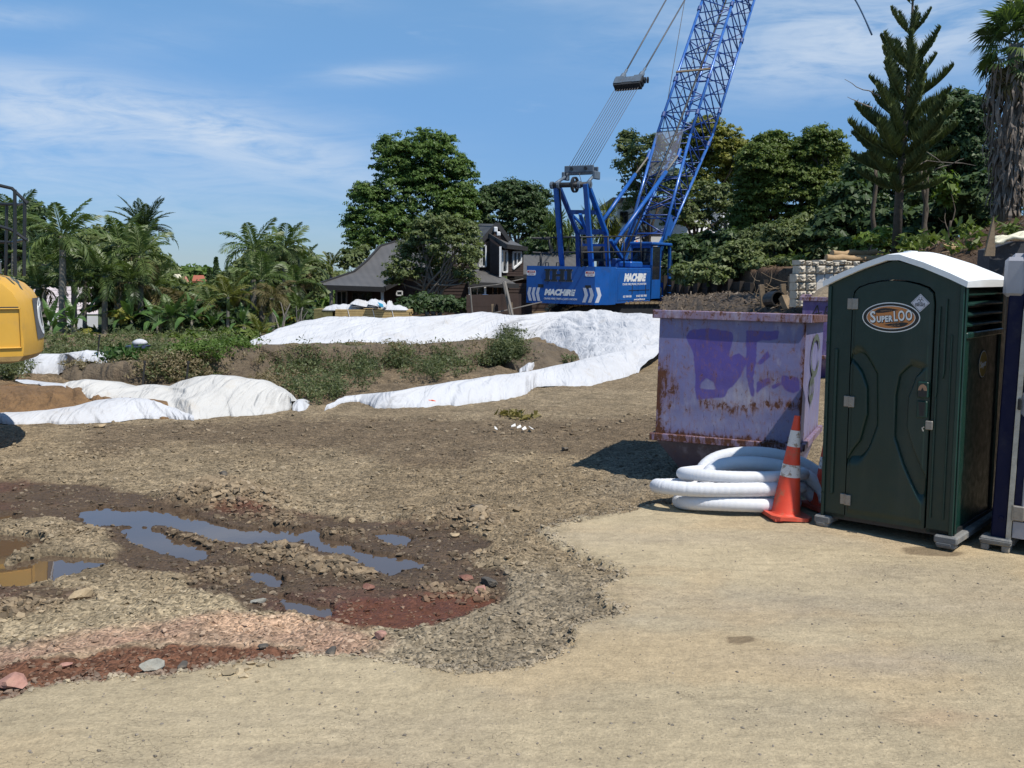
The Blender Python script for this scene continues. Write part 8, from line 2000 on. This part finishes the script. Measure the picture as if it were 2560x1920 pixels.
# gantry
GX = .60
def gl(px, py, s_): return Lp(px, py, s_ * GX)
def bm(name, a, b_, w_, h_=None, mat=M_BLUED):
    w_ *= .8; h_ = h_ and h_ * .8
    q_ = MB(); q_.beam(a, b_, w_, h_ or w_, (1, 0, 0)); return part(name, q_, mat)
bm('gantry_mast', gl(1389, 463, -1), gl(1405, 668, -1), .16, .20, M_BLUE); bm('gantry_mast', gl(1464, 460, 1), gl(1479, 668, 1), .17, .22, M_BLUE)
bm('gantry_mast_rod', gl(1396, 470, -1) + (.05, 0, 0), gl(1410, 668, -1), .07, .07, M_CBLACK)
bm('gantry_brace', gl(1397, 466, -1), gl(1444, 583, -1), .15, .2); bm('gantry_brace', gl(1444, 583, -1), gl(1446, 667, -1), .15, .2)
bm('gantry_brace', gl(1471, 466, 1), gl(1515, 583, 1), .16, .22, M_BLUE); bm('gantry_brace', gl(1515, 583, 1), gl(1521, 667, 1), .16, .2, M_BLUE)
bm('gantry_crossbeam', gl(1420, 530, -1), gl(1491, 531, 1), .2, .22); bm('gantry_crossbeam', gl(1446, 580, -1), gl(1514, 580, 1), .25, .28); bm('gantry_crossbeam', gl(1447, 612, -1), gl(1517, 613, 1), .12, .12, M_BLUE); bm('gantry_crossbeam', gl(1446, 650, -1), gl(1520, 650, 1), .12, .14, M_CBLACK)
bm('gantry_strut', gl(1427, 534, -1), gl(1458, 580, -1) + (.3, 0, 0), .1, .1, M_BLUE); bm('gantry_strut', gl(1462, 535, 1) - (.2, 0, 0), gl(1452, 600, -1) + (.4, 0, 0), .1, .14, M_BLUE)
bm('rear_strut', gl(1527, 600, 1), gl(1566, 664, 1), .13, .16, M_BLUE); bm('rear_strut', gl(1450, 600, -1), gl(1478, 664, -1), .11, .13, M_BLUED)
ta, tb_ = gl(1386, 463, -1) - (.15, 0, 0), gl(1470, 461, 1) + (.12, 0, 0); ctube('gantry_pin', [ta, tb_], .10, M_CBLACK, 10)
for u in (.03, .2, .72, .97): q = MB(); q.lathe([(.14, -.05), (.14, .05)], ta + (tb_ - ta) * u, 12, (1, 0, 0)); part('pin_collar', q, M_GREYM)
# spoked sheave
wc = ta + (tb_ - ta) * .60; q = MB(); q.lathe([(.24, -.04), (.30, -.05), (.30, .05), (.24, .04), (.24, -.04)], wc, 24, (1, 0, 0), caps=False)
for k2 in range(6): a = k2 * math.pi / 3; q.beam(wc, wc + np.array([0, math.cos(a), math.sin(a)]) * .26, .05, .04, (1, 0, 0))
q.lathe([(.07, -.06), (.07, .06)], wc, 12, (1, 0, 0)); part('sheave', q, M_CBLACK)
# equaliser block above the gantry
e0, e1 = Lp(1414, 427, -.55), Lp(1482, 424, .55); em = (e0 + e1) / 2; q = MB()
q.rbox(-.62, .62, em[1] - .05, em[1] + .04, em[2] - .08, em[2] + .18, .02); q.rbox(-.66, .66, em[1] + .30, em[1] + .36, em[2] - .15, em[2] + .14, .02); q.rbox(-.72, -.60, em[1] - .08, em[1] + .4, em[2] - .35, em[2] - .05, .02); q.rbox(.60, .72, em[1] - .08, em[1] + .4, em[2] - .35, em[2] - .05, .02); eq = part('equaliser_block', q, M_GREYM)
for x_ in (-.3, .3): q = MB(); q.lathe([(.07, 0), (.07, .04)], (x_, em[1] - .05, em[2] + .06), 12, (0, -1, 0)); q.build('block_bolt', M_CBLACK, eq)
for x_, t2 in ((-.6, ta), (.6, tb_)): ctube('block_link', [(x_, em[1] + .1, em[2] - .2), (x_ * .95, t2[1], t2[2] + .05)], .06, M_GREYM)
# spreader with pendants
sL, sR = Lp(1533, 212, -.5), Lp(1612, 200, .5); sm_ = (sL + sR) / 2; bd = np.array([0, .6, .8]); bn = np.array([0, -.8, .6])
q = MB(); q.box(sm_, (1.30, .30, .34), (1, 0, 0), tuple(bn), tuple(bd)); q.box(sm_ - bd * .2, (1.2, .36, .16), (1, 0, 0), tuple(bn), tuple(bd)); part('spreader_bar', q, M_CBLACK)
for x_ in (-.42, .42): q = MB(); q.box(sm_ + np.array([x_, 0, 0]) + bn * .18, (.35, .06, .38), (1, 0, 0), tuple(bn), tuple(bd)); part('spreader_plate', q, M_GREYM)
q = MB(); q.box(sm_ + bn * .17, (.6, .04, .3), (1, 0, 0), tuple(bn), tuple(bd)); part('spreader_plate', q, M_GREYM)
for x_ in (.72, .84): q = MB(); q.lathe([(.09, -.03), (.13, -.03), (.13, .03), (.09, .03), (.09, -.03)], sm_ + np.array([x_, 0, .03]), 12, (1, .2, 0), caps=False); part('shackle', q, M_CBLACK)
tipv = np.array([0, 21.0, 26.0])
for s_, (px, py) in ((-1, (1712 - 47, 0)), (1, (1712, 0))):
    a = sm_ + np.array([s_ * .42, 0, 0]) + bd * .2; far_ = Lp(px, py, s_ * .45); dirn = far_ - a; e = a + dirn * 1.25
    ctube('pendant_rope', [a, e], .035, M_ROPE)
    q = MB(); u = dirn / np.linalg.norm(dirn); q.tube([a, a + u * .12, a + u * .38, a + u * .5, a + u * .75], [.07, .12, .11, .05, .06], 8); part('pendant_socket', q, M_GREYM)
for i in range(10):
    x_ = -.5 + i / 9; a = np.array([x_, em[1] + .15, em[2] + .18]); b_ = sm_ + np.array([x_ * 1.05, 0, 0]) - bd * .25; ctube('luffing_rope', [a, b_], .016, M_ROPE, 4)
ctube('hoist_rope', [(-.05, em[1] + .1, em[2] - .1), (0, -.2, 3.1)], .014, M_ROPE, 4)
# boom
RC = [np.array([0, 4.65, 3.50]), np.array([0, 5.95, 5.72]), np.array([0, 18.7, 22.95])]; FC = [np.array([0, 4.30, 2.62]), np.array([0, 8.15, 5.45]), np.array([0, 21.2, 22.15])]
def lineat(A, B, t_): return A + (B - A) * t_
HW = .85
top0 = RC[1]; rdir = np.array([0, .6, .8])
rear_pts = [RC[0], np.array([0, 7.79, 8.45]), np.array([0, 13.46, 15.93]), np.array([0, 16.6, 20.1])]
front_pts = [FC[0], np.array([0, 7.8, 5.75]), np.array([0, 11.3, 9.19]), np.array([0, 17.07, 16.78]), np.array([0, 20.2, 20.9])]
front_pts = [FC[0], np.array([0, 10.96, 8.85]), np.array([0, 17.07, 16.78]), np.array([0, 20.2, 20.9])]
def poly_at(pts, s_):
    L = [0] + list(np.cumsum([np.linalg.norm(b_ - a) for a, b_ in zip(pts[:-1], pts[1:])])); s2 = min(max(s_, 0), L[-1])
    for i in range(len(pts) - 1):
        if s2 <= L[i + 1] + 1e-9: return pts[i] + (pts[i + 1] - pts[i]) * ((s2 - L[i]) / (L[i + 1] - L[i]))
    return pts[-1]
nb = 20
def slice_pt(pts, h_):   # point of the chord at axial coordinate h_ along the boom direction
    A = [p_ @ rdir for p_ in pts]
    for i in range(len(pts) - 1):
        if h_ <= A[i + 1] or i == len(pts) - 2: return pts[i] + (pts[i + 1] - pts[i]) * ((h_ - A[i]) / (A[i + 1] - A[i]))
h0, h1_ = 5.9, rear_pts[-1] @ rdir
hs = np.linspace(h0, h1_, nb + 1)
for s_ in (-1, 1):
    for pts, nm in ((rear_pts, 'r'), (front_pts, 'f')):
        off = np.array([s_ * HW, 0, 0])
        for a, b_ in zip(pts[:-1], pts[1:]): ctube('boom_chord', [a + off, b_ + off], .068, M_CHORD, 10)
bootm = []
def X(p_, s_): return p_ + np.array([s_ * HW, 0, 0])
for i in range(nb):
    r_a, r_b, f_a, f_b = slice_pt(rear_pts, hs[i]), slice_pt(rear_pts, hs[i + 1]), slice_pt(front_pts, hs[i]), slice_pt(front_pts, hs[i + 1]); r_m, f_m = slice_pt(rear_pts, (hs[i] + hs[i + 1]) / 2), slice_pt(front_pts, (hs[i] + hs[i + 1]) / 2)
    for s_ in (-1, 1):                                            # side faces: zig-zag
        ctube('boom_brace', [X(r_a, s_), X(f_m, s_)], .033, M_BRACE, 5); ctube('boom_brace', [X(f_m, s_), X(r_b, s_)], .033, M_BRACE, 5)
    e_ = 1 if i % 2 else -1                                       # rear and front faces
    ctube('boom_brace', [X(r_a, -e_), X(r_b, e_)], .030, M_BRACE, 5); ctube('boom_brace', [X(f_a, e_), X(f_b, -e_)], .030, M_BRACE, 5)
    ctube('boom_brace', [X(r_a, -1), X(r_a, 1)], .028, M_BRACE, 5); ctube('boom_brace', [X(f_m, -1), X(f_m, 1)], .028, M_BRACE, 5)
    if i % 5 == 2: ctube('boom_brace', [X(r_a, -1), X(f_a, 1)], .028, M_BRACE, 5)
for hh_ in (7.79 * .6 + 8.45 * .8 + 1.4, 15.2, 20.3):
    for s_ in (-1, 1):
        for pts in (rear_pts, front_pts): p_ = slice_pt(pts, hh_); q = MB(); q.tube([X(p_, s_) - rdir * .14, X(p_, s_) + rdir * .14], .11, 8); part('boom_joint', q, M_BLUED)
# foot plates
for s_ in (-1, 1):
    o_ = np.array([s_ * HW - .03, 0, 0]); q = MB(); q.prism([(4.30, 2.50), (4.55, 2.55), (6.0, 4.1), (5.5, 4.7), (4.75, 3.7), (4.2, 3.3), (3.95, 2.75)], tuple(o_), (0, 1, 0), (0, 0, 1), .06); part('boom_foot', q, M_BLUE)
q = MB(); q.prism([(3.9, 2.2), (4.7, 2.2), (4.45, 2.75), (4.15, 2.75)], (-HW - .15, 0, 0), (0, 1, 0), (0, 0, 1), .1); q.prism([(3.9, 2.2), (4.7, 2.2), (4.45, 2.75), (4.15, 2.75)], (HW - .2, 0, 0), (0, 1, 0), (0, 0, 1), .1); q.bx(-1.1, .68, 2.8, 4.8, .9, 2.2); part('front_frame', q, M_BLUED)
# boom stops
for s_, a, b_, c_ in ((-1, (1507, 552), (1588, 436), (1621, 391)), (1, (1536, 609), (1665, 430), (1697, 386))):
    A1_, B1_, C1_ = Lp(*a, s_ * .65), Lp(*b_, s_ * .75), Lp(*c_, s_ * .8); ctube('boom_stop_tube', [A1_, B1_], .085, M_BLUE, 10); ctube('boom_stop_rod', [B1_, C1_], .045, M_PIPE, 6)
    q = MB(); q.tube([C1_ - rdir * .2, C1_ + rdir * .3], .09, 8); part('boom_stop_bracket', q, M_BLUE)
# walkway screen on the boom and pale plank
mt, t, b, o = mat_new('mesh_screen'); S(b, 'Base Color').default_value = (.30, .28, .25, 1); S(b, 'Roughness').default_value = .8
tr = t.add('ShaderNodeBsdfTransparent'); ms = t.add('ShaderNodeMixShader'); ms.inputs[0].default_value = .50; t.l.new(tr.outputs[0], ms.inputs[1]); t.l.new(b.outputs[0], ms.inputs[2]); t.l.new(ms.outputs[0], o.inputs[0])
pA = [Lp(1643, 334, -.85), Lp(1709, 328, .6), Lp(1684, 441, .6), Lp(1621, 444, -.85)]; q = MB(); q.add([p_ + bn * .1 for p_ in pA], [(0, 1, 2, 3)]); part('mesh_screen', q, mt)
for a, b_ in zip(pA, pA[1:] + pA[:1]): ctube('screen_frame', [a + bn * .1, b_ + bn * .1], .02, M_GREYM, 5)
p_ = slice_pt(rear_pts, 18.65); q = MB(); q.box(Lp(1733, 176, 0) , (1.75, .10, .06), (1, 0, 0), tuple(rdir), tuple(bn)); part('tie_plank', q, M_WOODG)
ctube('boom_cable', [Lp(1632, 470, -.85), Lp(1712, 0, -.9)], .018, M_ROPE, 4); ctube('boom_cable', [Lp(1540, 640, -.5), Lp(1655, 360, -.6), Lp(1790, 0, -.5)], .014, M_ROPE, 4); ctube('boom_cable', [Lp(1560, 640, .3), Lp(1690, 330, .3), Lp(1815, 0, .3)], .05, M_CBLACK, 5)
# undercarriage
hv = np.array([math.cos(RAD(8)), math.sin(RAD(8)), 0]); nv_ = np.array([-hv[1], hv[0], 0])
for s_ in (-1, 1):
    c0 = np.array([3.9, 39.6, 0]) + nv_ * s_ * 1.55 + hv * .6
    prof = [(-2.9, .30), (-2.75, .10), (-2.4, .0), (2.4, .0), (2.75, .10), (2.9, .35), (2.8, .62), (2.45, .80), (1.0, .86), (-1.0, .83), (-2.45, .72), (-2.8, .52)]
    q = MB(); q.prism([(x * .93, .06 + z * .86) for x, z in prof], tuple(c0 + nv_ * .28), tuple(hv), (0, 0, 1), .56); trk = q.build('track_frame', M_CBLACK, cr, world=True)
    q = MB(); segs = []
    L = [0]; pr2 = prof + [prof[0]]
    for (a0, b0), (a1, b1) in zip(pr2[:-1], pr2[1:]):
        n = max(1, int(math.hypot(a1 - a0, b1 - b0) / .2))
        for i in range(n):
            u = (i + .5) / n; p0 = c0 + hv * (a0 + (a1 - a0) * u) + np.array([0, 0, b0 + (b1 - b0) * u]); d_ = hv * (a1 - a0) + np.array([0, 0, b1 - b0]); d_ /= np.linalg.norm(d_)
            q = MB(); q.box(p0, (.17, .72, .06), tuple(d_), tuple(nv_), tuple(np.cross(d_, nv_))); q.box(p0 - np.cross(d_, nv_) * .04, (.04, .70, .05), tuple(d_), tuple(nv_), tuple(np.cross(d_, nv_))); q.build('track_pad', M_TRACK, cr, world=True)
    for i in range(7): q = MB(); q.lathe([(.14, -.32), (.14, .32)], c0 + hv * (-2.2 + i * .73) + (0, 0, .2), 12, tuple(nv_)); q.build('track_roller', M_CBLACK, cr, world=True)
q = MB(); q.lathe([(1.0, .5), (1.0, .83)], (0, 0, 0), 24); q.bx(-1.2, 1.2, -1.2, 1.2, .25, .52); part('carbody', q, M_CBLACK)
# loose pipe end hanging high at the right
q = MB(); pts = [P(2134 + (2180 - 2134) * u ** .9, -6 + 94 * u ** 1.05, 34) for u in np.linspace(0, 1, 9)]; pts = [P(2095, -90, 34), P(2115, -50, 34)] + pts; q.tube(pts, [.028] * 8 + [.032, .034, .03], 8)
q.build('hanging_hose', simple('blue_grey_hose', (.06, .11, .19), .5), label='blue grey hose end hanging into the sky above the domed tree', cat='hose', smooth=True)
